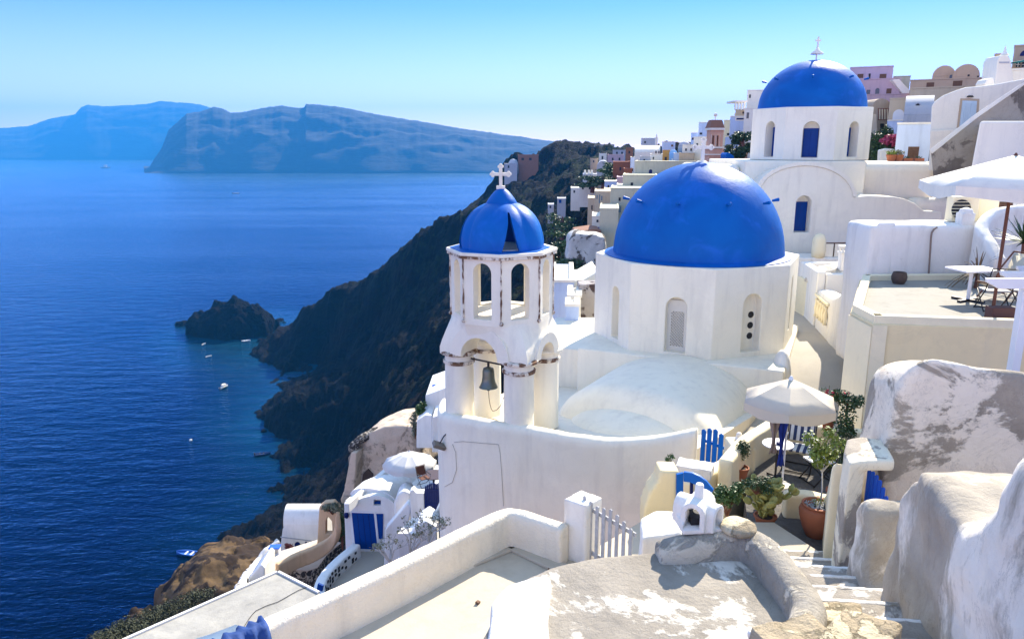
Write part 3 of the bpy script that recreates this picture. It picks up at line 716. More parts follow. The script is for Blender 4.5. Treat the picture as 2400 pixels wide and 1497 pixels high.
B().tube(spline([(bq.x, bq.y, bz - .66), (bq.x + .02, bq.y, bz - .95), (bq.x + .1, bq.y, bz - 1.2), (bq.x + .28, bq.y + .1, bz - 1.1), (fc.x - .3, fc.y + .05, bz - .5), (fc.x - .25, fc.y, bz)], .08), .008, 5).done('bell_rope', BROWN, None, 'thin rope hanging from the bell clapper and looping to the front column', 'rope')
# ================================================================== NEAR WALLS, TERRACES, PATIO, FOREGROUND
LIME = plaster('limewash', (.83, .79, .71), (.5, .46, .4), .6, .6, .9, 26, .03)
WGREY = weathered('weathered_grey_wall', (.86, .78, .66), (.47, .41, .325), .52, .55, .55, .6, soft=.035)
WTAN = weathered('weathered_tan_wall', (.85, .75, .60), (.42, .36, .28), .47, .5, 1.4, .7, (.62, .50, .37), off=(3.1, 1.2, 0))
WROOF = weathered('weathered_roof', (.80, .74, .64), (.36, .32, .265), .53, .42, 1, .7, off=(.8, 4.4, 1))
OCHRE = weathered('ochre_ledge', (.66, .58, .45), (.40, .36, .30), .5, 1.3, 1, 1.0)
STEPW = weathered('worn_whitewash', (.84, .80, .74), (.46, .42, .36), .42, 2.2, 1, .8)
STEPM = weathered('worn_step', (.62, .57, .50), (.36, .32, .27), .56, 1.4, 1, .8)
ROCKY = weathered('yellow_rock', (.72, .62, .42), (.52, .42, .28), .5, 2.2, 1, 1.4)
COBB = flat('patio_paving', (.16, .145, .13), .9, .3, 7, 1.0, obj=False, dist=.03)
# alley
rows = []
for y, xl, xr, z in ((34, 8.5, 13, -6.1), (31, 8.5, 12.6, -6.15), (28.6, 8, 12, -6.2), (25, 7, 11.4, -6.2), (21.4, 6, 10.6, -6.25), (20.4, 5.8, 10, -6.6), (19.6, 5.4, 9.7, -6.95), (18.8, 5.2, 9.4, -7.15), (17.6, 4.7, 8, -7.25), (16.6, 4.4, 7.4, -7.3), (15.6, 4.0, 7.2, -7.35), (14, 3.2, 7, -7.4)):
    rows.append([(xl + (xr - xl) * k / 8, y, z + .03 * noise.noise(Vector((k, y, 0)))) for k in range(9)])
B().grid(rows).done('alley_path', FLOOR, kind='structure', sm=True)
clay(B().ball((7.72, 20.5, -6.35), .5, 16, 1.5, .5, .9), 'stone_buttress', LIME, None, .04, 16, .02, label='small rounded white buttress against the foot of the main church', cat='buttress')
# wall along the alley
al = [(19.9, -1.95), (20.2, -2.0), (20.7, -2.15), (21.06, -2.76), (21.7, -3.6), (22.3, -4.1), (22.9, -4.5), (23.6, -4.75), (25.75, -4.85)]
def aX(y): return 9.96 + .172 * (y - 21.4)
b = B(); poly = [(aX(y), y, z) for y, z in al]; poly = [(aX(25.75), 25.75, -7)] + list(reversed(poly)) + [(aX(19.9), 19.9, -7)]
b.ext(poly, (.55, .0, 0))
aw = clay(b, 'sloping_wall', LIME, None, .07, 10, .05, .8, 5, label='white alley wall sweeping up in a steep curve left of the air conditioner terrace', cat='wall')
b = B(); b.box(9.55, 14.6, 19.9, 21.4, -6, -2.02)
clay(b, 'roof_wall', LIME, None, .08, 8, .05, .7, 9, label='flat topped white wall block behind the terrace with an air conditioner on it', cat='wall')
tb = B(); pth = spline([(12.15, 18.4, -2.7), (12.2, 19.0, -2.3), (12.3, 19.6, -1.95), (12.8, 20.0, -1.65), (13.6, 20.1, -1.5), (15.5, 20.1, -1.45)], .12)
clay(wallstrip(pth, .35, -3.6), 'wing_wall', LIME, None, .05, 5, .03, label='curved white wall rising behind the dried palm on the terrace', cat='wall')
B().tube(spline([PY(2196, 533, 19.87), PY(2184, 545, 19.8), PY(2180, 590, 19.8), PY(2176, 650, 19.8)], .1), .025, 7).done('wall_pipe', flat('rusty_pipe', (.3, .22, .17), .8, .2), label='thin rusty pipe running down the white wall behind the terrace', cat='pipe')
# little domed house with balustrade by the alley
th = thing('small_domed_house', 'small low domed white house with a balustrade beside the alley', 'house', (12, 27, -6.2))
b = B(); b.ext([(aX(25.9), 25.9, -6.6), (aX(25.9), 25.9, -4.27), (aX(28.4), 28.4, -4.32), (aX(28.4), 28.4, -6.6)], (.3, 0, 0)); b.box(aX(28.4), 14, 28.4, 28.7, -6.6, -4.32); b.box(aX(26) + .3, 12.6, 25.9, 26.2, -6.6, -4.35)
b.done('wall', LIME, th, bev=.06, seg=3)
B().box(11, 14, 26.2, 28.4, -6.6, -4.85).done('roof', CREAM2, th)
B().lathe((12.2, 27.4, -4.9), [(1.25, 0), (1.15, .25), (.85, .5), (.4, .62), (.01, .66)], 28).done('dome', WGREY, th, sm=True)
b = B(); b.obox((12.05, 26.9, -4.1), (.16, .16, .35)); b.obox((12.05, 26.9, -3.72), (.2, .2, .03)); [b.obox((12.05 + i * .12, 26.9 + j * .12, -3.62), (.03, .03, .09)) for i in (-1, 1) for j in (-1, 1)]; b.obox((12.05, 26.9, -3.5), (.19, .19, .03))
b.done('chimney', LIME, th, bev=.02)
bal = B()
for k in range(5):
    y = 24.1 + .34 * k; bal.lathe((aX(y) - .06, y, -5.75), [(.07, 0), (.04, .1), (.075, .3), (.035, .5), (.07, .62)], 8)
bal.done('balustrade', CREAM2, th, sm=True)
bb2 = B(); bb2.ext([(aX(23.9) - .07, 23.9, -5.08), (aX(25.8) - .07, 25.8, -5.08), (aX(25.8) - .07, 25.8, -5.0), (aX(23.9) - .07, 23.9, -5.0)], (.1, 0, 0)); bb2.done('balustrade_rail', CREAM2, th)
# clutter behind: water tank, leaning boards, blue fence
B().lathe((12.95, 31.4, -4.55), [(.26, 0), (.29, .3), (.27, .75), (.18, .95), (.02, 1.02)], 14).done('water_tank', CREAM2, label='pale round water tank standing below the higher church', cat='tank', sm=True)
for i, (u0, u1) in enumerate(((1911, 1920), (1924, 1952), (1955, 1982))):
    a_, c_ = PY(u0, 602, 31.4), PY(u1, 571, 31.5)
    b = B(); b.box(a_.x, c_.x, 31.4, 31.45, a_.z, c_.z)
    o = b.done('leaning_board', [DARK, WHITE2, WHITE2][i], label=['dark narrow board beside the water tank', 'left white board leaning below the higher church', 'right white board leaning below the higher church'][i], cat='board')
    f = B(); f.box(a_.x - .04, c_.x + .04, 31.46, 31.5, a_.z - .0, c_.z + .05); f.done('board_frame', BROWN, o)
B().box(8.2, 15, 31.2, 32.6, -7, PY(1900, 603, 31.3).z).done('terrace_wall', LIME, label='low white terrace wall behind the main church at the end of the alley', cat='wall', bev=.08, seg=3)
b = B()
for k in range(8): b.box(14.0 + .13 * k, 14.09 + .13 * k, 31.0, 31.04, -4.9, -4.3 + .12 * (k % 3))
b.done('blue_fence', flat('faded_blue', (.06, .22, .42), .6), label='short faded blue picket fence beside the leaning boards', cat='fence')
# cream house with roof terrace
cr = thing('cream_house', 'cream coloured house with a flat roof terrace furnished with table and umbrella', 'house', (9.5, 16, -7.5))
pl = [(7.2, 14.5), (12.6, 13.7), (13.6, 19.9), (9.25, 19.6), (7.24, 15.6)]
B().prism(pl, -8, -3.44).done('wall', CREAM, cr, bev=.02)
B().prism([(7.35, 14.65), (12.4, 13.9), (13.4, 19.9), (9.3, 19.5), (7.4, 15.62)], -3.445, -3.425).done('terrace_floor', plaster('roof_terrace_screed', (.30, .285, .245), (.2, .18, .15), .6, .3), cr)
pp = [Vector((13.6, 13.5, -3.28)), Vector((7.24, 14.56, -3.28)), Vector((7.28, 15.62, -3.28)), Vector((9.3, 19.55, -3.28)), Vector((13.6, 19.75, -3.28))]
b = B()
cen = Vector((10, 16.6, -3.28))
for a_, c_ in zip(pp, pp[1:]):
    d_ = (c_ - a_).normalized(); n_ = Vector((d_.y, -d_.x, 0)) * -1
    if (cen - a_).dot(n_) < 0: n_ = -n_
    w_ = .2
    b.ext([a_ - d_ * .0, c_ + d_ * .0, c_ + n_ * w_, a_ + n_ * w_], (0, 0, -.18))
B_pp = b.done('parapet', CREAM2, cr, bev=.02)
b = B(); b.ext([(7.185, 14.47, -8), (7.185, 14.47, -3.5), (7.22, 15.6, -3.5), (7.22, 15.6, -8)], (-.015, 0, 0)); b.done('corner_strip', CREAM2, cr)
b = B(); b.ext([(7.19, 14.475, -8), (7.19, 14.475, -3.46), (7.46, 14.435, -3.46), (7.46, 14.435, -8)], (0, -.02, 0)); b.done('corner_strip', CREAM2, cr)
q = onface(2075, 1018, pl[0], pl[1]); B().box(q.x - .12, q.x + .2, q.y - .03, q.y + .02, q.z, q.z + .3).done('window', NAVY, cr)
# pergola with white beams
pg = thing('pergola', 'white pergola post and beam ends at the right edge of the roof terrace', 'pergola', (9.2, 12.6, -6))
for Y_, u, v in ((12.0, 2312, 665), (12.9, 2346, 648), (13.7, 2384, 635)):
    q = PY(u, v, Y_); h = .085
    B().ext([(q.x, Y_, q.z + h), (q.x + .02, Y_, q.z + h * .2), (q.x + .22, Y_, q.z - h), (q.x + 4, Y_, q.z - h), (q.x + 4, Y_, q.z + h)], (0, .07, 0)).done('beam', WMETAL, pg, bev=.006)
q = PY(2386, 740, 12.05); B().box(q.x, q.x + .14, 12.0, 12.14, -7, -2.2).done('post', WMETAL, pg, bev=.006)
# ------------------------------------------------------------------ generic makers
def umbrella(name, label, loc, r, h, drop, n, mat, pole=WMETAL, val=.14, rz=0, pr=.025, squash=1.0, tip=.08, tilt=(0, 0), group=None, square=False):
    rt = thing(name, label, 'umbrella', loc, group); L = Vector(loc); tx, ty = tilt
    def pt(a, q, z): x = math.cos(a) * q; y = math.sin(a) * q; return L + Vector((x, y * squash, z + x * tx + y * ty))
    m_ = 3; rings = []; K = n * m_
    prof = [(.03, 0), (.33, .3), (.66, .64), (1.0, 1.0)]
    b = B()
    for f_, d_ in prof:
        ring = []
        for k in range(K):
            a = rz + 2 * math.pi * k / K; fr_ = (k % m_) / m_; A_ = math.pi / n
            ca = math.cos(A_) / math.cos((k % m_) / m_ * 2 * A_ - A_)
            sag = .035 * r * f_ * math.sin(math.pi * fr_)
            ring.append(pt(a, r * f_ * ca, h - drop * d_ - sag))
        rings.append(ring)
    vr = []
    for k in range(K):
        a = rz + 2 * math.pi * k / K; A_ = math.pi / n; ca = math.cos(A_) / math.cos((k % m_) / m_ * 2 * A_ - A_)
        vr.append(pt(a, r * ca * 1.005, h - drop - val * (1.1 if k % m_ else .8) - .035 * r * math.sin(math.pi * (k % m_) / m_)))
    b.loft(rings, caps=False); b.done('canopy', mat, rt, sm=True, ang=9, sol=.006)
    b = B(); b.loft([rings[-1], vr], caps=False); b.done('valance', mat, rt, sol=.006)
    b = B()
    for k in range(n):
        a = rz + 2 * math.pi * k / n
        b.tube([pt(a, .04, h - .03 - drop * .02), pt(a, r * .98, h - drop - .02)], .008, 5)
        b.tube([pt(a, .03, h - drop - .35), pt(a, r * .5, h - drop * .55 - .03)], .007, 5)
    b.done('ribs', pole, rt)
    B().tube([L, L + Vector((0, 0, h - .02))], pr, 10).done('pole', pole, rt)
    B().lathe(tuple(pt(0, 0, h - .02)), [(.05, 0), (.04, .03), (.015, tip)], 10).done('finial', pole, rt)
    return rt
LEAFM = []
for nm, c_ in (('leaf_green', (.06, .13, .022)), ('leaf_dark', (.035, .085, .018)), ('leaf_yellow', (.20, .27, .03)), ('leaf_grey', (.22, .23, .14))):
    m, t, p = nmat(nm); g = pos(t)
    t.links.new(mixc(t, c_, tuple(x * .5 for x in c_), nz(t, g, 6, 3)), p.inputs['Base Color']); p.inputs['Roughness'].default_value = .5
    p.inputs['Transmission Weight'].default_value = 0; p.inputs['Subsurface Weight'].default_value = .0
    LEAFM.append(m)
def leaf_cloud(b, blobs, n, size, seed=1, asp=.5, hang=0):
    rnd = random.Random(seed)
    for _ in range(n):
        c_, r_ = rnd.choice(blobs)
        d = Vector((rnd.gauss(0, 1), rnd.gauss(0, 1), rnd.gauss(0, 1))).normalized() * (rnd.random() ** .45)
        p_ = Vector(c_) + Vector((d.x * r_[0], d.y * r_[1], d.z * r_[2]))
        n_ = (d * .7 + Vector((rnd.gauss(0, .5), rnd.gauss(0, .5), rnd.gauss(0, .5) + .3))).normalized()
        t_ = n_.cross(Vector((rnd.gauss(0, 1), rnd.gauss(0, 1), rnd.gauss(0, 1) - hang))).normalized(); s_ = n_.cross(t_); q = size * rnd.uniform(.6, 1.3)
        b.add([p_ - t_ * q, p_ + s_ * q * asp + n_ * q * .15, p_ + t_ * q, p_ - s_ * q * asp + n_ * q * .15], [(0, 1, 2), (0, 2, 3)])
    return b
def pot(name, label, loc, r, h, mat=TERRA, soil=True, prof=None):
    rt = thing(name, label, 'flower pot', loc)
    pr = prof or [(.62, 0), (.66, .02), (.92, .84), (1.0, .85), (1.02, .98), (.98, 1.0), (.88, 1.0), (.86, .9), (.3, .88)]
    B().lathe(loc, [(a * r, z * h) for a, z in pr], 28).done('pot_body', mat, rt, sm=True, ang=30)
    if soil: B().lathe(loc, [(.85 * r, h * .86), (.5 * r, h * .91), (.01, h * .92)], 16).done('soil', flat('potting_soil', (.05, .035, .025), .95, .3, 20, .6), rt)
    return rt
# ------------------------------------------------------------------ roof terrace furniture
TZ = -3.425
umbrella('market_umbrella', 'large white square umbrella over the roof terrace on a brown wooden pole', (10.15, 15.4, TZ), 1.95, 3.25, .55, 4, WHITE2, WOODB, .22, rad(-15 + 45 + 0), .035)
pt_ = pot('stone_pot', 'squat round brown stone pot near the left corner of the roof terrace', (PZ(2088, 655, TZ).x - .1, PZ(2088, 655, TZ).y - .6, TZ), .19, .3, flat('brown_stone', (.13, .085, .06), .9, .3, 9, .6), False, [(.7, 0), (.95, .3), (1.0, .6), (.85, .95), (.8, 1.0), (.62, .98), (.6, .6), (.1, .55)])
tx, ty = 10.45, 16.7
t1 = thing('cafe_table', 'rectangular white topped table under the big terrace umbrella', 'table', (tx, ty, TZ))
B().obox((tx, ty, TZ + .73), (.46, .36, .02), rad(8)).done('tabletop', WMETAL, t1, bev=.006)
B().tube([(tx - .05, ty, TZ + .04), (tx - .05, ty, TZ + .72)], .04, 10).done('column', WMETAL, t1)
b = B(); b.obox((tx - .05, ty, TZ + .03), (.36, .04, .025), rad(30)); b.obox((tx - .05, ty, TZ + .031), (.36, .04, .025), rad(-60)); b.done('base', METAL, t1)
def chair(name, label, loc, rz, seatm, framem, stripe=None, arms=True, lean=.18, hb=.92, sw=.24, group=None):
    rt = thing(name, label, 'chair', (0, 0, 0), group); R_ = .014
    B().obox((0, 0, .44), (sw, .22, .018)).done('seat', seatm, rt, bev=.01)
    b = B(); b.ext([(-sw, .22, .5), (sw, .22, .5), (sw, .22 + lean, hb), (-sw, .22 + lean, hb)], (0, .025, 0)); b.done('backrest', seatm, rt, bev=.008)
    b = B()
    for s_ in (-1, 1):
        b.tube([(s_ * (sw + .02), -.24, 0), (s_ * (sw + .02), .2, .46), (s_ * (sw + .02), .22 + lean, hb + .03)], R_, 6)
        b.tube([(s_ * (sw + .02), .26, 0), (s_ * (sw + .02), -.2, .44)], R_, 6)
    b.tube([(-sw - .02, .22 + lean, hb + .03), (sw + .02, .22 + lean, hb + .03)], R_, 6); b.tube([(-sw - .02, -.22, .02), (sw + .02, -.22, .02)], R_, 6); b.tube([(-sw - .02, .24, .02), (sw + .02, .24, .02)], R_, 6)
    b.done('frame', framem, rt, sm=True)
    if arms:
        for s_ in (-1, 1):
            b = B(); b.obox((s_ * (sw + .03), -.0, .64), (.03, .22, .012)); b.tube([(s_ * (sw + .03), -.18, .45), (s_ * (sw + .03), -.18, .63)], .01, 5); b.done('armrest', framem if arms is True else arms, rt, bev=.004)
    rt.location = loc; rt.rotation_euler = (0, 0, rz); return rt
GREYS = flat('grey_seat', (.3, .3, .3), .6)
chair('metal_chair', 'dark metal chair standing in front of the white topped terrace table', (10.35, 15.75, TZ), rad(170), GREYS, METAL, arms=False)
chair('metal_chair', 'dark metal chair nearest the white pergola on the roof terrace', (11.0, 15.6, TZ), rad(-60), GREYS, METAL, arms=False)
CANV = flat('cream_canvas', (.62, .56, .42), .85, .08, 4, .2)
dk = thing('deck_chair', 'cream canvas deck chair with dark wooden frame beside the yucca plant', 'deck chair', (0, 0, 0))
b = B(); b.grid([[(x, y, z) for x in (-.28, 0, .28)] for y, z in ((-.55, .40), (-.35, .30), (-.1, .24), (.15, .32), (.4, .6), (.62, 1.0))]); b.done('canvas', CANV, dk, sm=True, sol=.01)
b = B()
for s_ in (-1, 1): b.tube([(s_ * .3, -.6, .42), (s_ * .3, .55, .02)], .022, 6); b.tube([(s_ * .32, .65, 1.03), (s_ * .32, -.5, .02)], .022, 6)
b.tube([(-.3, -.58, .42), (.3, -.58, .42)], .02, 6); b.tube([(-.32, .65, 1.03), (.32, .65, 1.03)], .02, 6); b.done('wooden_frame', WOODB, dk)
dk.location = (11.35, 16.9, TZ); dk.rotation_euler = (0, 0, rad(-65))
b = B(); q = PZ(2345, 748, TZ); b.box(q.x - .26, q.x + .22, q.y - .12, q.y + .14, TZ, TZ + .26); b.done('planter_box', flat('dark_planter', (.09, .035, .03), .7), label='dark reddish brown planter box on the front edge of the roof terrace', cat='planter', bev=.012)
def spiky(name, label, loc, n, ln, stem, mats, w=.035, droop=.5, seed=1, trunkm=WOODB):
    rt = thing(name, label, 'plant', loc); rnd = random.Random(seed); L = Vector(loc)
    B().tube([L, L + Vector((.02, 0, stem * .5)), L + Vector((0, 0, stem))], [.06, .05, .05], 8).done('stem', trunkm, rt)
    b = B()
    for k in range(n):
        a = rnd.uniform(0, 6.28); e = rnd.uniform(-.2, 1.45); l = ln * rnd.uniform(.7, 1.1); D = Vector((math.cos(a) * math.cos(e), math.sin(a) * math.cos(e), math.sin(e)))
        s_ = D.cross(Vector((0, 0, 1))).normalized(); pts = []
        for j in range(6):
            f = j / 5; q = L + Vector((0, 0, stem)) + D * l * f + Vector((0, 0, -droop * l * f * f * math.cos(e))); ww = w * (1 - f ** 2) * (.6 + f * .8) + .002
            pts.append([q - s_ * ww, q + s_ * ww + Vector((0, 0, .01))])
        b.grid(pts)
    b.done('leaves', mats, rt); return rt
spiky('yucca_plant', 'green spiky yucca plant behind the deck chair at the right edge', (12.45, 18.1, TZ), 90, .75, 1.15, LEAFM[1], .022, .15, 3)
spiky('dried_palm', 'drooping dried brown palm beside the curved terrace wall', (11.55, 18.3, TZ), 46, .8, .35, flat('dried_leaf', (.22, .14, .07), .8, .3), .02, .9, 4)
# air conditioner on the wall block, stone chimney cowl beside it
ac = thing('air_conditioner', 'white outdoor air conditioner unit on the wall block behind the terrace', 'air conditioner', (12.45, 20.9, -2.0))
q = PY(2248, 532, 20.7)
bx = B(); bx.box(q.x - .3, q.x + .42, 20.6, 20.95, -2.0, -1.32); bx.done('casing', CREAM2, ac, bev=.02)
B().tube([(q.x - .08, 20.6, -1.66), (q.x - .08, 20.57, -1.66)], .26, 24).done('fan', DARK, ac)
b = B(); [b.box(q.x - .36, q.x + .2, 20.545, 20.56, -1.92 + .09 * k, -1.905 + .09 * k) for k in range(7)]; b.done('fan_grille', CREAM2, ac)
b = B(); b.box(q.x + .6, q.x + 1.15, 20.9, 21.3, -2.05, -1.35); b.done('air_conditioner', CREAM2, label='smaller pale air conditioner unit right of the round fan unit', cat='air conditioner', bev=.02)
cb = B(); q = PY(2256, 545, 20.1); cb.box(q.x - .14, q.x + .2, 19.95, 20.3, -2.1, -1.72); cb.lathe((q.x + .03, 20.12, -1.74), [(.19, 0), (.15, .12), (.02, .17)], 16)
clay(cb, 'chimney_cowl', LIME, None, .02, 3, .005, label='tiny white arched chimney cowl in front of the air conditioner', cat='chimney')
# ------------------------------------------------------------------ patio
PZ0 = -6.2
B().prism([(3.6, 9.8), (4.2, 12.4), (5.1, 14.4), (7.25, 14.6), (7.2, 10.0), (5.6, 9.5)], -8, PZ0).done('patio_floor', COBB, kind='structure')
lw = spline([PZ(1716, 1083, -5.55), PZ(1760, 1032, -5.5), PZ(1822, 992, -5.5), PZ(1852, 972, -5.5)], .12)
lw = [p_ + Vector((-.1, .1, 0)) for p_ in lw]
clay(wallstrip(lw, .26, -7.6, .3), 'patio_wall', CREAM2, None, .04, 3, .01, label='cream patio wall climbing behind the round table to the back corner', cat='wall')
bw = [PZ(1852, 972, -5.5) + Vector((-.05, .1, 0)), PZ(1912, 997, -5.5) + Vector((0, .1, 0)), Vector((7.25, 13.9, -5.5))]
clay(wallstrip(resample(bw, .12), .26, -7.6, .3), 'patio_wall', CREAM2, None, .04, 3, .01, label='cream back wall of the patio carrying the red flower pot', cat='wall')
pb = B(); a_ = PZ(1700, 1022, -5.72); pb.box(a_.x - .02, a_.x + .46, a_.y - .62, a_.y + .0, -8, -5.72)
clay(pb, 'gate_pillar', CREAM2, None, .04, 4, .01, label='cream gate pillar right of the upper blue picket gate', cat='pillar')
lw2 = [PZ(1745, 1062, -5.85) + Vector((-.12, 0, 0)), PZ(1694, 1084, -5.85), PZ(1640, 1108, -5.85), PZ(1600, 1126, -5.85)]
clay(wallstrip(resample(lw2, .1), .34, -7.8, .4), 'patio_wall', CREAM2, None, .04, 3, .012, label='low cream patio wall with sunlit top below the upper blue gate', cat='wall')
fw = spline([PZ(1838, 1152, -5.78), PZ(1880, 1150, -5.74), PZ(1925, 1158, -5.7), PZ(1952, 1160, -5.55), PZ(1966, 1120, -5.0), PZ(1975, 1085, -4.4)], .08)
clay(wallstrip(fw, .26, -7, .4), 'patio_wall', CREAM2, None, .035, 4, .01, label='low cream front wall of the patio behind the big terracotta urn', cat='wall')
b = B().prism([XY(1976, 1060, -4.0), XY(1984, 1030, -4.0), XY(2026, 1022, -4.0), XY(2029, 1080, -4.0), XY(1992, 1088, -4.0)], -7, -3.98)
b.prism([XY(2010, 1024, -4.0), XY(2074, 1030, -4.0), XY(2096, 1082, -4.0), XY(2015, 1084, -4.0)], -4.12, -3.98)
clay(b, 'gate_wall', weathered('stair_wall_mix', (.84, .76, .58), (.40, .35, .29), .5, .9, .8, .6), None, .028, 5, .02, 1.6, 3, label='thick cream wall end with whitewashed top around the small bright blue gate', cat='wall')
m_ = None
# picket gates
def pickets(name, label, A_, Bq, z0, tops, w, mat, rails, par=None, gap=.0, th=.02, arc=None, postm=None):
    rt = thing(name, label, 'gate', ((A_[0] + Bq[0]) / 2, (A_[1] + Bq[1]) / 2, z0)); A_ = Vector((A_[0], A_[1], 0)); Bq = Vector((Bq[0], Bq[1], 0)); d = (Bq - A_); L_ = d.length; d.normalize(); n_ = Vector((d.y, -d.x, 0)); nn = len(tops)
    for k, zt in enumerate(tops):
        c_ = A_ + d * (L_ * (k + .5) / nn); hw = w / 2; zz = zt
        p_ = [c_ - d * hw + Vector((0, 0, z0)), c_ + d * hw + Vector((0, 0, z0)), c_ + d * hw + Vector((0, 0, zz - hw * .6)), c_ + Vector((0, 0, zz)), c_ - d * hw + Vector((0, 0, zz - hw * .6))]
        B().ext(p_, n_ * th).done('picket', mat, rt)
    for z in rails:
        za, zb_ = z if hasattr(z, '__len__') else (z, z)
        q = A_ - n_ * .012; e = Bq - n_ * .012
        B().ext([q + Vector((0, 0, za - .03)), e + Vector((0, 0, zb_ - .03)), e + Vector((0, 0, zb_ + .03)), q + Vector((0, 0, za + .03))], -n_ * .025).done('rail', postm or mat, rt)
    return rt
a_ = PY(1639, 1090, 15.25); c_ = PY(1694, 1087, 14.75)
pickets('picket_gate', 'upper blue picket gate beside the curved courtyard wall', (a_.x, a_.y), (c_.x, c_.y), -6.95, [-5.93, -5.86, -5.83, -5.88], .115, BLUE, [-6.2, -6.7])
a_ = PY(1364, 1180, 10.15); c_ = PY(1488, 1250, 9.4)
wg = pickets('picket_gate', 'weathered white picket gate standing half open beside the white post', (a_.x, a_.y), (c_.x, c_.y), -6.0, [-4.98, -5.02, -5.05, -5.03, -5.0, -5.04, -5.09, -5.15], .055, WOODW, [(-5.16, -5.24), (-5.86, -5.88)], postm=WOODW)
a_ = PY(2031, 1130, 9.35); c_ = PY(2088, 1130, 9.05)
pickets('picket_gate', 'small bright blue plank gate between the stair walls on the right', (a_.x, a_.y), (c_.x, c_.y), -5.4, [-4.22, -4.22, -4.25, -4.3, -4.38, -4.48], .045, flat('bright_blue_wood', (.01, .12, .72), .4), [-4.9, -5.2])
# pillar and lower blue arched gate
yp = 11.2
clay(B().ext([PY(u, v, yp) for u, v in ((1508, 1290), (1510, 1190), (1522, 1155), (1543, 1128), (1547, 1104), (1592, 1104), (1588, 1290))], (0, .42, 0)), 'gate_pillar', CREAM, None, .035, 4, .01, label='cream pillar with curved shoulder left of the lower blue gate', cat='pillar')
bg_ = thing('arched_gate', 'lower blue wooden gate with an arched top beside the cream pillar', 'gate', tuple(PY(1620, 1200, 11.2)))
b = B(); 
B().ext([PY(u, v, 11.15) for u, v in ((1586, 1112), (1602, 1108), (1600, 1260), (1585, 1260))], (0, .05, 0)).done('stile', BLUE, bg_)
arcp = [(1602, 1106), (1622, 1108), (1640, 1116), (1656, 1128), (1672, 1148), (1668, 1166), (1650, 1150), (1634, 1138), (1618, 1130), (1602, 1128)]
B().ext([PY(u, v, 11.15 - .25 * (u - 1602) / 70) for u, v in arcp], (0.02, .05, 0)).done('arched_rail', BLUE, bg_, bev=.004)
B().ext([PY(u, v, 11.12) for u, v in ((1618, 1128), (1625, 1130), (1622, 1260), (1615, 1260))], (0, .04, 0)).done('bar', NAVY, bg_)
B().ext([PY(u, v, 10.95) for u, v in ((1656, 1150), (1666, 1160), (1662, 1260), (1652, 1260))], (0, .04, 0)).done('bar', NAVY, bg_)
# white post and parapet with its floor
TF = -6.0
pth = [PZ(330, 1610, -5.4), PZ(470, 1532, -5.4), PZ(620, 1457, -5.4), PZ(760, 1394, -5.4), PZ(900, 1331, -5.4), PZ(1050, 1258, -5.4), PZ(1130, 1219, -5.4), PZ(1170, 1200, -5.4), PZ(1192, 1193, -5.4), PZ(1222, 1197, -5.4), PZ(1325, 1232, -5.4)]
par = clay(wallstrip(spline(pth, .12), .25, -7.5, .62), 'parapet', plaster('rough_limewash', (.84, .75, .60), (.5, .44, .35), .45, .9, .9, 34, .04), None, .035, 3, .012, 3, 4, label='long rough white parapet running diagonally across the lower foreground', cat='wall')
a_ = PZ(1362, 1152, -5.05)
clay(B().prism([(a_.x - .27, a_.y - .24), (a_.x + .03, a_.y - .46), (a_.x + .3, a_.y - .18), (a_.x + .0, a_.y + .08)], -7, -5.05), 'gate_post', LIME, None, .025, 5, .006, 3, label='square white masonry post holding the weathered white picket gate', cat='post')
B().prism([(-4.6, 3.5), (-4.4, 6.0), (-.2, 10.5), (1.0, 10.1), (2.1, 11.2), (4.3, 11.2), (5, 9.5), (3.4, 3.5)], -7.5, TF).done('terrace_floor', FLOORL, kind='structure')
b = B(); 
for (p0, p1) in (((620, 1507), (1200, 1276)), ((1200, 1276), (1330, 1338))):
    A_, C_ = PZ(p0[0], p0[1], TF), PZ(p1[0], p1[1], TF); d_ = (C_ - A_).normalized(); n_ = Vector((d_.y, -d_.x, 0)) 
    b.ext([A_ - n_ * .1, C_ - n_ * .1, C_ + n_ * .17, A_ + n_ * .17], (0, 0, .05))
b.done('skirting', FLOORL, kind='structure', bev=.015)
clay(B().prism([XY(1500, 1216, -4.9), XY(1535, 1196, -4.9), XY(1592, 1198, -4.9), XY(1600, 1250, -4.9), XY(1505, 1262, -4.9)], -7, -4.88), 'wall_stub', LIME, None, .035, 9, .02, 2, label='rounded white wall stub right of the weathered white picket gate', cat='wall')
# ------------------------------------------------------------------ weathered roof in the foreground
rp = [(1160, 1425), (1178, 1392), (1230, 1352), (1300, 1322), (1400, 1300), (1540, 1284), (1660, 1284), (1790, 1275), (1880, 1370), (1880, 1460), (1800, 1640), (1060, 1640), (1130, 1500)]
b = B().prism([XY(u, v, -4.0) for u, v in rp], -6.6, -4.0)
ro = clay(b, 'weathered_roof', WROOF, None, .045, 16, .05, .8, 8, label='weathered grey roof with peeling white paint patches in the near foreground', cat='roof')
rdg = spline([PZ(1540, 1272, -3.86), PZ(1600, 1258, -3.8), PZ(1680, 1246, -3.76), PZ(1745, 1241, -3.74), PZ(1785, 1256, -3.72), PZ(1830, 1300, -3.7), PZ(1866, 1345, -3.7), PZ(1895, 1390, -3.68), PZ(1893, 1432, -3.66), PZ(1858, 1475, -3.64), PZ(1800, 1540, -3.6)], .08)
clay(wallstrip(rdg, .29, -5.6, .8), 'roof_kerb', OCHRE, None, .03, 5, .02, 2.5, 6, label='thick rounded grey kerb curling around the weathered foreground roof', cat='kerb')
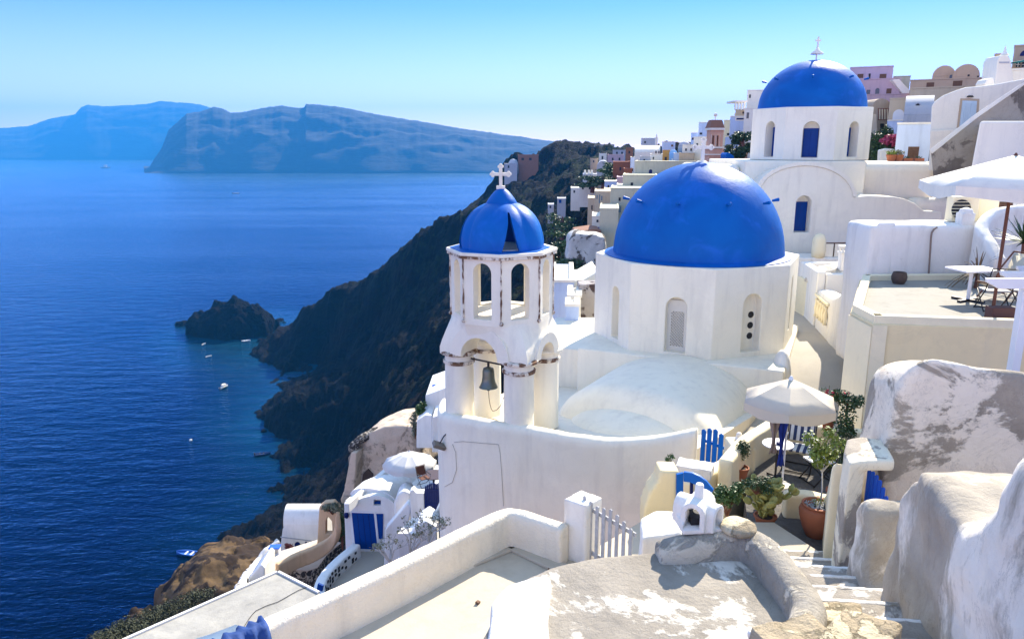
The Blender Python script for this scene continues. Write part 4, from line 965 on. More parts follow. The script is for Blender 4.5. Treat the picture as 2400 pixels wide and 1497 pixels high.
# little arched chimney
cz = -3.76; q = PZ(1640, 1236, cz); CX, CY = q.x, q.y + .1
chm = thing('roof_chimney', 'small white chimney of crossed arched vents with a stub pipe', 'chimney', (CX, CY, cz))
rot = rad(38); ca, sa = math.cos(rot), math.sin(rot)
def vt(ang, L_, r_, zb, w_=.13):
    b = B(); d = Vector((math.sin(ang), -math.cos(ang), 0)); s_ = Vector((-d.y, d.x, 0)); o2 = arch(w_ * 2, r_, 12)
    b.ext([Vector((CX, CY, zb)) - d * L_ + s_ * x + Vector((0, 0, z)) for x, z in o2], d * (2 * L_)); return b
bb = vt(rad(-30), .2, .3, cz, .125); b2 = vt(rad(48), .23, .27, cz, .115)
allb = B(); 
base = clay(B().obox((CX, CY, cz + .03), (.21, .2, .05), rad(5)).add(bb.v, bb.f).add(b2.v, b2.f), 'x', LIME, None, .011, 2, .004, 5)
COL.objects.unlink(base); me = base.data
base.name = 'vent_body'; 
bm0 = bmesh.new(); bm0.from_mesh(me); bm0.transform(Matrix.Translation(base.location)); bm0.to_mesh(me); bm0.free(); base.location = (0, 0, 0)
cutA = vt(rad(-30), .3, .22, cz + .03, .075); cutB = vt(rad(48), .32, .2, cz + .03, .07)
cut_mesh(base, [cutA, cutB]); base.data.polygons.foreach_set('use_smooth', [True] * len(base.data.polygons)); finish(base, chm)
B().lathe((CX, CY, cz + .2), [(.06, 0), (.05, .1), (.042, .22), (.035, .235)], 16).done('pipe', LIME, chm, sm=True, ang=40)
b = B(); b.obox((CX, CY, cz + .04), (.1, .1, .06), rad(5)); b.done('dark_inside', DARK, chm)  # dark block filling the inside of the vents
clay(B().ball((PZ(1735, 1215, -3.6).x, PZ(1735, 1215, -3.6).y + .05, -3.72), .19, 14, .42), 'yellow_stone', ROCKY, None, .015, 14, .02, 6, label='rounded yellowish stone on the kerb right of the small arched chimney', cat='stone')
# rocks low at the right
k = 0
for u, v, z, hx, hy, hz, lb in ((1870, 1480, -3.5, .28, .26, .3, 'yellow rock at the lower end of the foreground roof kerb'), (2010, 1475, -3.62, .32, .22, .24, 'streaky yellow rock beside the worn steps at the bottom edge'), (1940, 1420, -3.95, .16, .3, .3, 'pale flaking stone block between roof kerb and steps')):
    q = PZ(u, v, z); clay(B().obox((q.x, q.y - .05, z - hz), (hx, hy, hz), rad(20 + 30 * k)), 'boulder', ROCKY, None, .025, 10, .05, 3.5, k, label=lb, cat='rock'); k += 1
q = PZ(2132, 1488, -3.75); B().lathe((q.x, q.y, -3.95), [(.05, 0), (.055, .1), (.05, .12), (.03, .13)], 16).done('tin_can', WMETAL, label='small white round tin at the bottom edge beside the steps', cat='can', sm=True)
# steps
st = thing('stone_steps', 'worn stone steps with whitewashed edges descending between the thick walls', 'steps', (3.6, 7.5, -6.2))
n_ = 8
for k in range(n_):
    y1 = 10.35 - .74 * k; y0 = y1 - .76; z = -5.98 + .32 * k; xr = .234 * y1 + 2.25 + .35; xl = xr - 1.95
    cx = (xl + xr) / 2
    o = clay(B().obox((cx, (y0 + y1) / 2, z - .3), (.98, .39, .3), rad(-6)), 'step', STEPM, st, .04, 4, .015, 3, k)
    b = B(); b.obox((cx, y1 - .05, z - .035), (.97, .035, .04), rad(-6)); clay(b, 'whitewashed_edge', STEPW, o, .02, 3, .01, 5, k)
# weathered walls right of the steps
SW = [(8.65, -5.4), (8.55, -4.6), (8.4, -4.2), (8.2, -4.08), (8.0, -4.14), (7.8, -4.45), (7.55, -4.9), (7.25, -4.8), (7.05, -4.15), (6.9, -3.55), (6.72, -3.14), (6.4, -2.9), (6.1, -2.86), (5.6, -2.85), (5.2, -2.83), (5.05, -2.7), (4.89, -2.45), (4.71, -2.15), (4.55, -1.95), (4.2, -1.75), (3.5, -1.65), (2.6, -1.6)]
def sX(y): return .234 * y + 2.25
poly = [(sX(8.65), 8.65, -7)] + [(sX(y), y, z) for y, z in SW] + [(sX(2.6), 2.6, -7)]
b = B().ext(poly, (.62, -.1, 0)); b.prism([(sX(6.5), 6.5), (sX(5.0), 5.0), (sX(5.0) + 3.5, 5.4), (sX(6.5) + 3.5, 6.9)], -6, [-2.9, -2.86, -3.0, -3.35])

clay(b, 'stair_wall', WGREY, None, .045, 34, .09, 1.6, 11, label='lumpy grey and white weathered wall stepping up along the right of the stairs', cat='wall')
oy = 9.5
b = B().ext([PY(u, v, oy) for u, v in ((2066, 1400), (2068, 1090), (2083, 1025), (2098, 955), (2113, 895), (2138, 855), (2185, 836), (2250, 846), (2400, 874), (2560, 900), (2560, 1400))], (.3, 1.5, -.5))
clay(b, 'vaulted_wall', WTAN, None, .07, 16, .08, .7, 13, label='big rounded peeling wall at the right in front of the cream house', cat='wall')
# ------------------------------------------------------------------ patio furniture and pots
q = PZ(1832, 1142, PZ0)
CANVW = flat('beige_canvas', (.62, .54, .42), .85, .06, 4, .2)
umbrella('patio_umbrella', 'beige octagonal umbrella over the small round patio table', (q.x, q.y, PZ0), .88, 2.12, .40, 6, CANVW, WMETAL, .17, rad(10), .02, tilt=(.0, .0))
B().obox((q.x, q.y, PZ0 + .03), (.17, .15, .03), .3).done('umbrella_base', WHITE2, label='square white base plate under the beige patio umbrella', cat='umbrella base', bev=.01)
q = PY(1823, 1044, 13.3); t2 = thing('round_table', 'small round white table under the beige patio umbrella', 'table', (q.x, 13.3, PZ0))
B().lathe((q.x, 13.3, PZ0 + .70), [(.02, -.012), (.285, -.012), (.29, .0), (.285, .012), (.01, .012)], 36).done('tabletop', WMETAL, t2, sm=True, ang=30)
B().tube([(q.x, 13.3, PZ0), (q.x, 13.3, PZ0 + .69)], .022, 8).done('table_leg', METAL, t2)
b = B(); [b.tube([(q.x, 13.3, PZ0 + .05), (q.x + .22 * math.cos(a), 13.3 + .22 * math.sin(a), PZ0 + .02)], .02, 6) for a in (.4, 1.97, 3.54, 5.1)]; b.done('foot', METAL, t2)
B().lathe((q.x, 13.25, PZ0 + .712), [(.05, 0), (.055, .04), (.04, .05)], 14).done('ashtray', NAVY, label='small dark blue bowl on the round patio table', cat='bowl')
# towels hung on the umbrella pole
q = PY(1830, 1000, 12.85)
for nm, lb, dx, z0, z1, mt, w_ in (('towel', 'grey brown towel hanging from the beige umbrella frame', -.1, -4.62, -5.5, flat('grey_cloth', (.3, .24, .22), .9), .09), ('towel', 'blue patterned towel twisted around the beige umbrella pole', .05, -4.6, -5.75, flat('blue_cloth', (.015, .05, .42), .9, .4, 9), .08)):
    rows = []
    for k in range(14):
        f = k / 13; rows.append([(q.x + dx + w_ * (j / 7 - .5) * 2 * (.7 + .4 * math.sin(f * 7)), 12.86 + .035 * math.sin(j * 1.7 + f * 4), z0 + (z1 - z0) * f) for j in range(8)])
    B().grid(rows).done(nm, mt, label=lb, cat='towel', sm=True, sol=.01)
m, t, p = nmat('striped_canvas'); g = pos(t, obj=True)
wv = N(t, 'ShaderNodeTexWave', Scale=2.6); wv.bands_direction = 'X'; t.links.new(g, wv.inputs['Vector'])
t.links.new(ramp(t, wv.outputs['Fac'], [(.48, (.03, .045, .11)), (.52, (.72, .70, .64))]), p.inputs['Base Color']); p.inputs['Roughness'].default_value = .85
STRIPE = m
q = PZ(1868, 1098, PZ0)
chair('folding_chair', 'folding chair with navy and cream striped canvas under the beige umbrella', (q.x + .0, q.y, PZ0), rad(-28), STRIPE, METAL, arms=WMETAL, sw=.24, hb=1.0)
q = PZ(1915, 1128, PZ0)
chair('folding_chair', 'white slatted folding chair beside the leafy sapling on the patio', (q.x, q.y, PZ0), rad(-75), WMETAL, METAL, arms=False, sw=.2, hb=.62, lean=.05)
q = PZ(1734, 1128, PZ0)
pt_ = pot('plant_pot', 'terracotta pot with a clipped round shrub against the patio wall', (q.x, q.y, PZ0), .155, .3)
B().tube([(q.x, q.y, PZ0 + .28), (q.x, q.y, PZ0 + .5)], .012, 6).done('stem', WOODB, pt_)
leaf_cloud(B(), [((q.x, q.y, PZ0 + .62), (.16, .16, .2)), ((q.x + .02, q.y, PZ0 + .7), (.12, .12, .14))], 900, .022, 2).done('foliage', LEAFM[1], pt_)
# big urn with sapling
q = PZ(1922, 1268, -6.2); ux, uy = q.x, q.y + .2; uz = -6.2
URN = flat('terracotta_urn', (.38, .12, .055), .75, .15, 7, .4)
un = pot('terracotta_urn', 'large terracotta urn planted with a thin leafy sapling', (ux, uy, uz), .29, .56, URN, True, [(.5, 0), (.55, .03), (.78, .3), (.95, .6), (1.0, .78), (.95, .88), (.82, .93), (.88, .97), (.88, 1.0), (.76, 1.0), (.72, .93), (.3, .9)])
b = B(); rnd = random.Random(4)
for k in range(60):
    a = rnd.uniform(0, 6.28); r_ = .2 * rnd.random() ** .5; b.obox((ux + r_ * math.cos(a), uy + r_ * math.sin(a), uz + .53), (.03, .006, .008), rnd.uniform(0, 3.1), 0, rnd.uniform(-.5, .5))
b.done('twigs', WOODW, un)
tr = [(ux + .03, uy, uz + .5), (ux + .04, uy, uz + .8), (ux + .02, uy + .02, uz + 1.1)]
b = B(); b.tube(tr, [.016, .013, .011], 6); brs = []
for dx, dz, dy in ((-.22, .55, .1), (.05, .65, 0), (.2, .5, -.05), (-.08, .45, .1), (.14, .3, .1), (-.15, .3, -.1)):
    e_ = Vector(tr[-1]) + Vector((dx, dy, dz)); b.tube([tr[-1], Vector(tr[-1]).lerp(e_, .5) + Vector((dx * .2, 0, -.02)), e_], [.009, .006, .003], 5); brs.append(e_)
b.done('trunk', WOODW, un)
blb = [(tuple(e_), (.13, .13, .13)) for e_ in brs] + [(tuple(Vector(tr[-1]).lerp(e_, .6)), (.1, .1, .1)) for e_ in brs]
leaf_cloud(B(), blb, 950, .034, 7, .6).done('foliage', LEAFM[2], un)
leaf_cloud(B(), [((ux + .1, uy - .22, uz + .5), (.1, .06, .14)), ((ux + .14, uy - .28, uz + .34), (.08, .05, .14)), ((ux + .02, uy, uz + .62), (.14, .1, .08))], 380, .018, 9, .4).done('trailing_leaves', LEAFM[2], un)
q = PZ(1975, 1278, -6.1)
pot('plant_pot', 'small dark terracotta pot behind the sapling inside the patio', (5.75, 12.2, PZ0), .18, .3)
# cactus
q = PZ(1792, 1232, -6.2); cx_, cy_, cz_ = q.x, q.y, -6.2
cp = pot('cactus_pot', 'terracotta bowl holding a bushy yellow green prickly pear cactus', (cx_, cy_, cz_), .19, .2)
CACT = flat('cactus_pad', (.38, .36, .10), .6, .2, 8, .3); rnd = random.Random(11)
pads = B(); tips = [(Vector((cx_ + rnd.uniform(-.1, .1), cy_ + rnd.uniform(-.1, .1), cz_ + .2)), Vector((rnd.uniform(-.7, .7), rnd.uniform(-.5, .5), 1)).normalized(), 0) for _ in range(13)]
while tips:
    p_, d_, lv = tips.pop()
    L_ = .075 * rnd.uniform(.8, 1.2); a = rnd.uniform(0, 3.14); s_ = d_.cross(Vector((math.cos(a), math.sin(a), .1))).normalized(); n_ = d_.cross(s_); c_ = p_ + d_ * L_
    ring0 = [c_ + d_ * (L_ * math.cos(k * .524)) + s_ * (L_ * .72 * math.sin(k * .524)) for k in range(12)]
    pads.loft([[c_ + (q_ - c_) * .5 - n_ * .016 for q_ in ring0], [q_ - n_ * .007 for q_ in ring0], [q_ + n_ * .007 for q_ in ring0], [c_ + (q_ - c_) * .5 + n_ * .016 for q_ in ring0]])
    if lv < 4:
        for _ in range(2 if rnd.random() < .75 else 1):
            nd = (d_ + Vector((rnd.uniform(-.8, .8), rnd.uniform(-.8, .8), rnd.uniform(-.1, .5)))).normalized(); tips.append((c_ + d_ * L_ * .95, nd, lv + 1 + (rnd.random() < .35)))
pads.done('cactus_pads', CACT, cp, sm=True)
def bush(name, label, c_, r_, n, size, mat, seed, cat='bush', stems=True, asp=.5):
    rt = thing(name, label, cat, (c_[0], c_[1], c_[2] - r_[2])); rnd = random.Random(seed); C_ = Vector(c_)
    bl_ = [(tuple(C_ + Vector((rnd.uniform(-.6, .6) * r_[0], rnd.uniform(-.6, .6) * r_[1], rnd.uniform(-.5, .6) * r_[2]))), tuple(x * rnd.uniform(.3, .5) for x in r_)) for _ in range(11)]
    leaf_cloud(B(), bl_, n, size, seed, asp).done('foliage', mat, rt)
    b = B(); base = C_ - Vector((0, 0, r_[2] * 1.1))
    for q_, _ in bl_: b.tube([base, base.lerp(Vector(q_), .5) + Vector((0, 0, .05 * r_[2])), q_], [size * .35, size * .25, size * .12], 5)
    b.done('stems', WOODB, rt); return rt
q = PY(1708, 1162, 10.5); bush('leafy_bush', 'dense green leafy bush between the blue arched gate and the cactus', (q.x, 10.5, q.z - .05), (.27, .25, .3), 1700, .028, LEAFM[0], 21)
q = PY(1775, 1150, 11.0); bush('leafy_bush', 'low dark green plant growing behind the prickly pear', (q.x + .05, 11.2, q.z), (.28, .2, .14), 700, .026, LEAFM[1], 22)
q = PY(1574, 1088, 11.5); bush('leafy_bush', 'small green sprig showing above the cream pillar with curved shoulder', (q.x, 11.7, q.z), (.1, .1, .12), 160, .022, LEAFM[0], 23)
# flowering pot on the back wall, bougainvillea climbing behind it
q = PZ(1944, 1014, -5.5); fp = pot('flower_pot', 'terracotta pot of red flowers standing on the patio back wall', (q.x, q.y + .1, -5.5), .13, .26)
fx, fy = q.x, q.y + .1
PINK = flat('red_petals', (.55, .03, .06), .6, .2, 8, 0)
b = B(); [b.tube([(fx, fy, -5.3), (fx + dx * .5, fy, -5.05), (fx + dx, fy, -4.85 + dz)], .005, 4) for dx, dz in ((-.12, .15), (-.2, .25), (.05, .1), (-.05, .3))]; b.done('flower_stems', LEAFM[1], fp)
leaf_cloud(B(), [((fx, fy, -5.18), (.16, .14, .1)), ((fx - .1, fy, -4.95), (.12, .08, .12)), ((fx - .16, fy, -4.7), (.08, .06, .12))], 260, .02, 31).done('foliage', LEAFM[0], fp)
leaf_cloud(B(), [((fx - .02, fy - .05, -5.12), (.12, .1, .07)), ((fx - .08, fy - .03, -4.85), (.08, .06, .06)), ((fx - .1, fy - .03, -4.68), (.05, .05, .05))], 120, .022, 32, .8).done('flowers', PINK, fp)
q = PY(1985, 1000, 13.6)
bv = thing('climbing_plant', 'tall leafy bougainvillea climbing the cream house corner behind the patio', 'plant', (q.x, 13.6, PZ0))
bl_ = []
for u, v, r_ in ((1958, 925, .12), (1975, 930, .16), (1990, 945, .2), (2010, 940, .14), (1985, 975, .2), (1975, 1000, .22), (1990, 1010, .16), (1970, 1040, .24), (1985, 1060, .22), (1965, 1085, .24), (1975, 1110, .22), (1950, 1105, .18)):
    q = PY(u, v, 13.6); bl_.append((tuple(q), (r_, r_, r_)))
leaf_cloud(B(), bl_, 2200, .032, 41, .6).done('foliage', LEAFM[1], bv)
leaf_cloud(B(), bl_, 400, .03, 43, .6).done('new_leaves', LEAFM[0], bv)
B().tube(spline([(q.x + .3, 13.7, PZ0), (q.x + .35, 13.7, -5.2), PY(1985, 1000, 13.7), PY(1985, 940, 13.7)], .15), .02, 6).done('stem', WOODB, bv)
leaf_cloud(B(), bl_[:2], 30, .03, 42, .7).done('blossom', PINK, bv)
# whitewashed stones
q = PZ(1628, 1102, -5.75); clay(B().obox((q.x, q.y, -5.72), (.32, .2, .1), -.4), 'whitewashed_stone', LIME, None, .02, 6, .02, 5, label='rough whitewashed capstone above the lower blue gate', cat='stone')
q = PZ(1735, 1030, -5.72); cl = B(); cl.ball((q.x, q.y, -5.7), .12, 10, .5); cl.ball((q.x - .03, q.y, -5.62), .07, 8); cl.ball((q.x + .1, q.y, -5.66), .05, 8)
clay(cl, 'stone_ornament', LIME, None, .015, 3, .008, 9, label='small lumpy white stone ornament on top of the cream gate pillar', cat='ornament')
q = PZ(2095, 1435, -4); 
# floodlight and cable on the courtyard wall
fl_ = thing('wall_floodlight', 'small grey floodlight on a bent arm at the left end of the courtyard wall', 'lamp', tuple(PY(1030, 1040, 17)))
q0 = PY(1062, 1010, 17.0); q1 = PY(1040, 1022, 16.9); q2 = PY(1031, 1038, 16.9)
B().tube([q0, PY(1050, 1012, 16.9), q1, q2], .015, 6).done('arm', METAL, fl_)
b = B(); b.obox(tuple(q2 + Vector((-.02, 0, -.06))), (.16, .1, .05), .4, .3, .45); b.done('lamp_head', flat('grey_metal', (.22, .19, .15), .5, .2), fl_, bev=.015)
CAB = flat('cable_grey', (.42, .38, .32), .8)
def onwall(u, v):                       # nearest point on the front of the courtyard wall
    r = ray(u, v); best = None
    for i in range(len(path) - 1):
        p0, p1 = path[i], path[i + 1]; d = p1 - p0; n_ = Vector((d.y, -d.x, 0)); 
        if n_.length < 1e-6: continue
        n_.normalize(); o = p0 + n_ * .197; den = n_.dot(r)
        if abs(den) < 1e-6: continue
        tt = n_.dot(o) / den; q = r * tt; s_ = (q - o).dot(d) / d.dot(d) if d.length else 0
        s_ = Vector((q.x - o.x, q.y - o.y)).dot(Vector((d.x, d.y))) / max(1e-9, d.x ** 2 + d.y ** 2)
        if -.02 <= s_ <= 1.02 and tt > 0 and (best is None or q.y < best.y): best = q
    return best if best is not None else PY(u, v, 16.6)
for lb, pts in (('loose cable looping down the left end of the courtyard wall', ((1060, 1040), (1068, 1060), (1070, 1100), (1060, 1130), (1042, 1140))), ('straight cable fixed across and down the courtyard wall', ((1064, 1036), (1085, 1034), (1130, 1038), (1168, 1041), (1172, 1060), (1176, 1110), (1180, 1185)))):
    B().tube([onwall(u, v) for u, v in pts], .006, 5).done('wall_cable', CAB, label=lb, cat='cable')
# cloth over the parapet end
i0 = 0; sp = spline(pth, .12)
A_ = min(range(len(sp)), key=lambda i: abs(sp[i].x - PZ(560, 1484, -5.4).x)); C_ = min(range(len(sp)), key=lambda i: abs(sp[i].x - PZ(622, 1452, -5.4).x))
rows = []
seg_ = sp[max(0, A_ - 3):C_ + 1]
for k, p_ in enumerate(resample([seg_[0], seg_[-1]], .03)):
    d = (seg_[-1] - seg_[0]).normalized(); s_ = Vector((d.y, -d.x, 0)); row = []
    for x, z in ((-.24, -.62), (-.2, -.4), (-.18, -.22), (-.165, -.08), (-.12, .0), (-.04, .035), (.04, .035), (.12, 0), (.165, -.08), (.18, -.2), (.2, -.4), (.2, -.55)):
        w_ = .03 * math.sin(k * 1.3 + x * 17) + .05 * noise.noise(Vector((k * .4, x * 9, z * 5)))
        row.append(p_ + s_ * (x + (w_ if x > 0 else -w_)) + Vector((0, 0, z + w_ * .5)))
    rows.append(row)
B().grid(rows).done('blue_cloth', flat('denim_cloth', (.012, .07, .30), .8, .35, 5, .5), label='crumpled blue cloth draped over the near end of the parapet', cat='cloth', sm=True, sol=.015)
B_deb = random.Random(3)
for u, v, lb in ((1255, 1362, 'dark flat chip of stone nearest the weathered roof'), (1288, 1333, 'brown chip of stone by the skirting'), (1120, 1412, 'small brown pebble alone on the sunny terrace floor')):
    q = PZ(u, v, TF + .01); B().obox((q.x, q.y, TF + .02), (.035, .025, .015), B_deb.random() * 3, .2, .2).done('stone_chip', BROWN, label=lb, cat='stone', bev=.006)
for u, v in ((955, 1388), (1033, 1345)):
    q = PZ(u, v, TF); leaf_cloud(B(), [((q.x, q.y, TF + .06), (.04, .04, .03))], 24, .012, u).done('weed', LEAFM[1], label='tiny weed sprouting by the parapet foot, %s one' % ('nearer' if u < 1000 else 'farther'), cat='weed')

# rounded white end of the foreground roof
b = B().prism([XY(1150, 1440, -4.05), XY(1185, 1395, -4.05), XY(1250, 1375, -4.05), XY(1292, 1372, -4.05), XY(1285, 1560, -4.05), XY(1140, 1560, -4.05)], -6.5, -3.93)
clay(b, 'roof_shoulder', weathered('roof_shoulder_lime', (.86, .82, .76), (.45, .41, .36), .36, .8, 1, .8), None, .03, 14, .03, 2, 17, label='rounded white shoulder at the left end of the weathered foreground roof', cat='wall')
# ================================================================== VILLAGE ON THE RIDGE
def colm(name, c, rough=.85): return plaster(name, c, tuple(x * .6 for x in c), .5, .3)
MC = dict(white=WHITE2, cool=colm('pale_blue_wall', (.52, .62, .78)), blue=colm('sky_blue_wall', (.25, .48, .80)), cream=colm('cream_wall', (.60, .56, .40)), cream2=colm('buff_wall', (.62, .50, .34)), rust=colm('rust_wall', (.30, .10, .045)), brown=colm('brown_wall', (.27, .13, .08)),
          ochre=colm('ochre_wall', (.58, .30, .07)), pink=colm('pink_wall', (.52, .38, .40)), grey=colm('grey_wall', (.42, .43, .46)), tan=colm('tan_wall', (.50, .38, .26)), peach=colm('peach_wall', (.66, .38, .26)), mauve=colm('mauve_wall', (.50, .40, .47)), stone=WTAN)
KW = dict(d=DARK, g=GLASS, b=BLUED, n=NAVY, s=flat('grey_blue_shutter', (.16, .24, .28), .6), w=WMETAL, r=BROWN)
def house(label, u0, u1, v0, v1, Y, D, mat, wins=(), roof='flat', rz=None, ext=2.5, name='village_house', cat='house', group=None, roofm=None, par=.18):
    p0 = PY(u0, v0, Y); p1 = PY(u1, v0, Y); zb = PY((u0 + u1) / 2, v1, Y).z - ext; zt = p0.z
    if rz is None: rz = -math.atan2((p0.x + p1.x) / 2, Y)
    c_z, s_z = math.cos(rz), -math.sin(rz)
    def wx(u, v): k = PY(u, v, 1).x; return (k * Y - p0.x) / (c_z + k * s_z)
    W_ = wx(u1, v0)
    rt = thing(name, label, cat, (p0.x, Y, zb), group); O = Vector((p0.x, Y, 0)); R_ = Matrix.Rotation(rz, 3, 'Z')
    L = lambda x, y, z: O + R_ @ Vector((x, y, 0)) + Vector((0, 0, z))
    def bx(x0, x1, y0, y1, z0, z1, b=None):
        b = b or B(); return b.add([L(x, y, z) for z in (z0, z1) for x, y in ((x0, y0), (x1, y0), (x1, y1), (x0, y1))], [(0, 3, 2, 1), (4, 5, 6, 7), (0, 1, 5, 4), (1, 2, 6, 5), (2, 3, 7, 6), (3, 0, 4, 7)])
    m = MC[mat] if isinstance(mat, str) else mat
    rm = MC[roofm] if roofm else (WHITE2 if mat in ('white', 'cool') or not isinstance(mat, str) else m)
    sc_ = Y / FPX
    if roof == 'flat':
        bx(0, W_, 0, D, zb, zt).done('wall', m, rt, bev=min(.06, .8 * sc_))
        q = par; b = B(); bx(q, W_ - q, q, D - q, zt - .02, zt + .004, b); b.done('roof', rm, rt)
        e_ = .08; b = B(); bx(-e_ * .4, W_ + e_ * .4, -e_ * .4, q, zt, zt + .1, b); bx(-e_ * .4, q, q, D, zt, zt + .1, b); bx(W_ - q, W_ + e_ * .4, q, D, zt, zt + .1, b); b.done('parapet', rm, rt)
    elif roof in ('vy', 'vx'):         # barrel vault running away from us / across
        h = (min(W_ * .5, 2.0) if roof == 'vy' else min(D * .45, 1.3)); zs = zt - h
        bx(0, W_, 0, D, zb, zs).done('wall', m, rt, bev=.03)
        n_ = 14
        if roof == 'vy': rings = [[L(W_ / 2 - W_ / 2 * math.cos(math.pi * k / n_), y, zs + h * math.sin(math.pi * k / n_)) for k in range(n_ + 1)] for y in (0, D)]
        else: rings = [[L(x, D / 2 - D / 2 * math.cos(math.pi * k / n_), zs + h * math.sin(math.pi * k / n_)) for k in range(n_ + 1)] for x in (0, W_)]
        B().loft(rings).done('vault_roof', m if roof == 'vy' and roofm is None else rm, rt, sm=True, ang=40)
    elif roof == 'dome':
        r_ = W_ * .5; h = r_ * .8; bx(0, W_, 0, D, zb, zt - h).done('wall', m, rt, bev=.03)
        c_ = L(W_ / 2, D / 2, zt - h); B().lathe(tuple(c_), [(r_ * .98 * math.cos(math.pi / 2 * k / 10) + .01, h * math.sin(math.pi / 2 * k / 10)) for k in range(11)], 28).done('dome', rm, rt, sm=True)
    for w_ in wins:
        a0, a1, b0, b1, kd = w_[:5]; x0, x1 = wx(a0, b0), wx(a1, b0); yy_ = Y - s_z * x0; zb_, zt_ = PY(a1, b1, yy_).z, PY(a0, b0, yy_).z
        fw_ = .05 + (x1 - x0) * .08
        if len(w_) > 5:                # arched
            fr_ = lambda x, z, d: L(x, d, z); xc = (x0 + x1) / 2; ww = x1 - x0; o2 = arch(ww, zt_ - zb_)
            f = B(); o3 = arch(ww + 2 * fw_, zt_ - zb_ + fw_); f.ext([L(xc + x, -.03, zb_ + z) for x, z in o3], L(0, .05, 0) - L(0, 0, 0)); fo = f.done('window', rm, rt)
            B().ext([L(xc + x, -.034, zb_ + z) for x, z in o2], L(0, .02, 0) - L(0, 0, 0)).done('pane', KW[kd], fo)
        else:
            f = B(); bx(x0 - fw_, x1 + fw_, -.03, .02, zb_ - fw_, zt_ + fw_, f); fo = f.done('window', rm if kd not in 'rd' else m, rt)
            f = B(); bx(x0, x1, -.036, .01, zb_, zt_, f); f.done('pane', KW[kd], fo)
            if Y < 60:
                f = B(); bx((x0 + x1) / 2 - .02, (x0 + x1) / 2 + .02, -.05, -.03, zb_, zt_, f); bx(x0, x1, -.05, -.03, (zb_ + zt_) / 2 - .02, (zb_ + zt_) / 2 + .02, f); f.done('glazing_bar', WHITE2 if kd != 'r' else BROWN, fo)
    return rt, L
def yard(rt): pass
H = house
# far hill with ruins
H('small ruined brick tower block far left on the dark headland', 1214, 1262, 363, 388, 420, 12, 'brown', [(1222, 1228, 370, 376, 'd'), (1240, 1246, 370, 376, 'd')], ext=10, name='ruin', cat='ruin', roofm='brown')
B().lathe((PY(1203, 388, 420).x, 420, PY(1203, 390, 420).z - 4), [(3, 0), (2.8, 4), (2.6, 6), (1.6, 7.6), (.1, 8)], 16).done('ruined_mill', MC['grey'], label='round grey ruined mill at the left end of the headland', cat='ruin', sm=True)
H('low pale ruined house below the round mill on the headland', 1182, 1212, 384, 402, 415, 10, 'grey', [(1190, 1194, 388, 394, 'd')], ext=8, name='ruin', cat='ruin', roofm='grey')
H('old castle wall remains on top of the far headland', 1372, 1440, 339, 362, 432, 16, 'tan', [(1388, 1392, 346, 352, 'd'), (1410, 1414, 348, 354, 'd')], ext=8, name='castle_ruin', cat='ruin', roofm='tan')
H('tiny white kiosk below the castle ruin on the headland', 1392, 1400, 343, 349, 425, 4, 'white', [(1394, 1397, 345, 348, 'd')], ext=4, name='kiosk', cat='house')
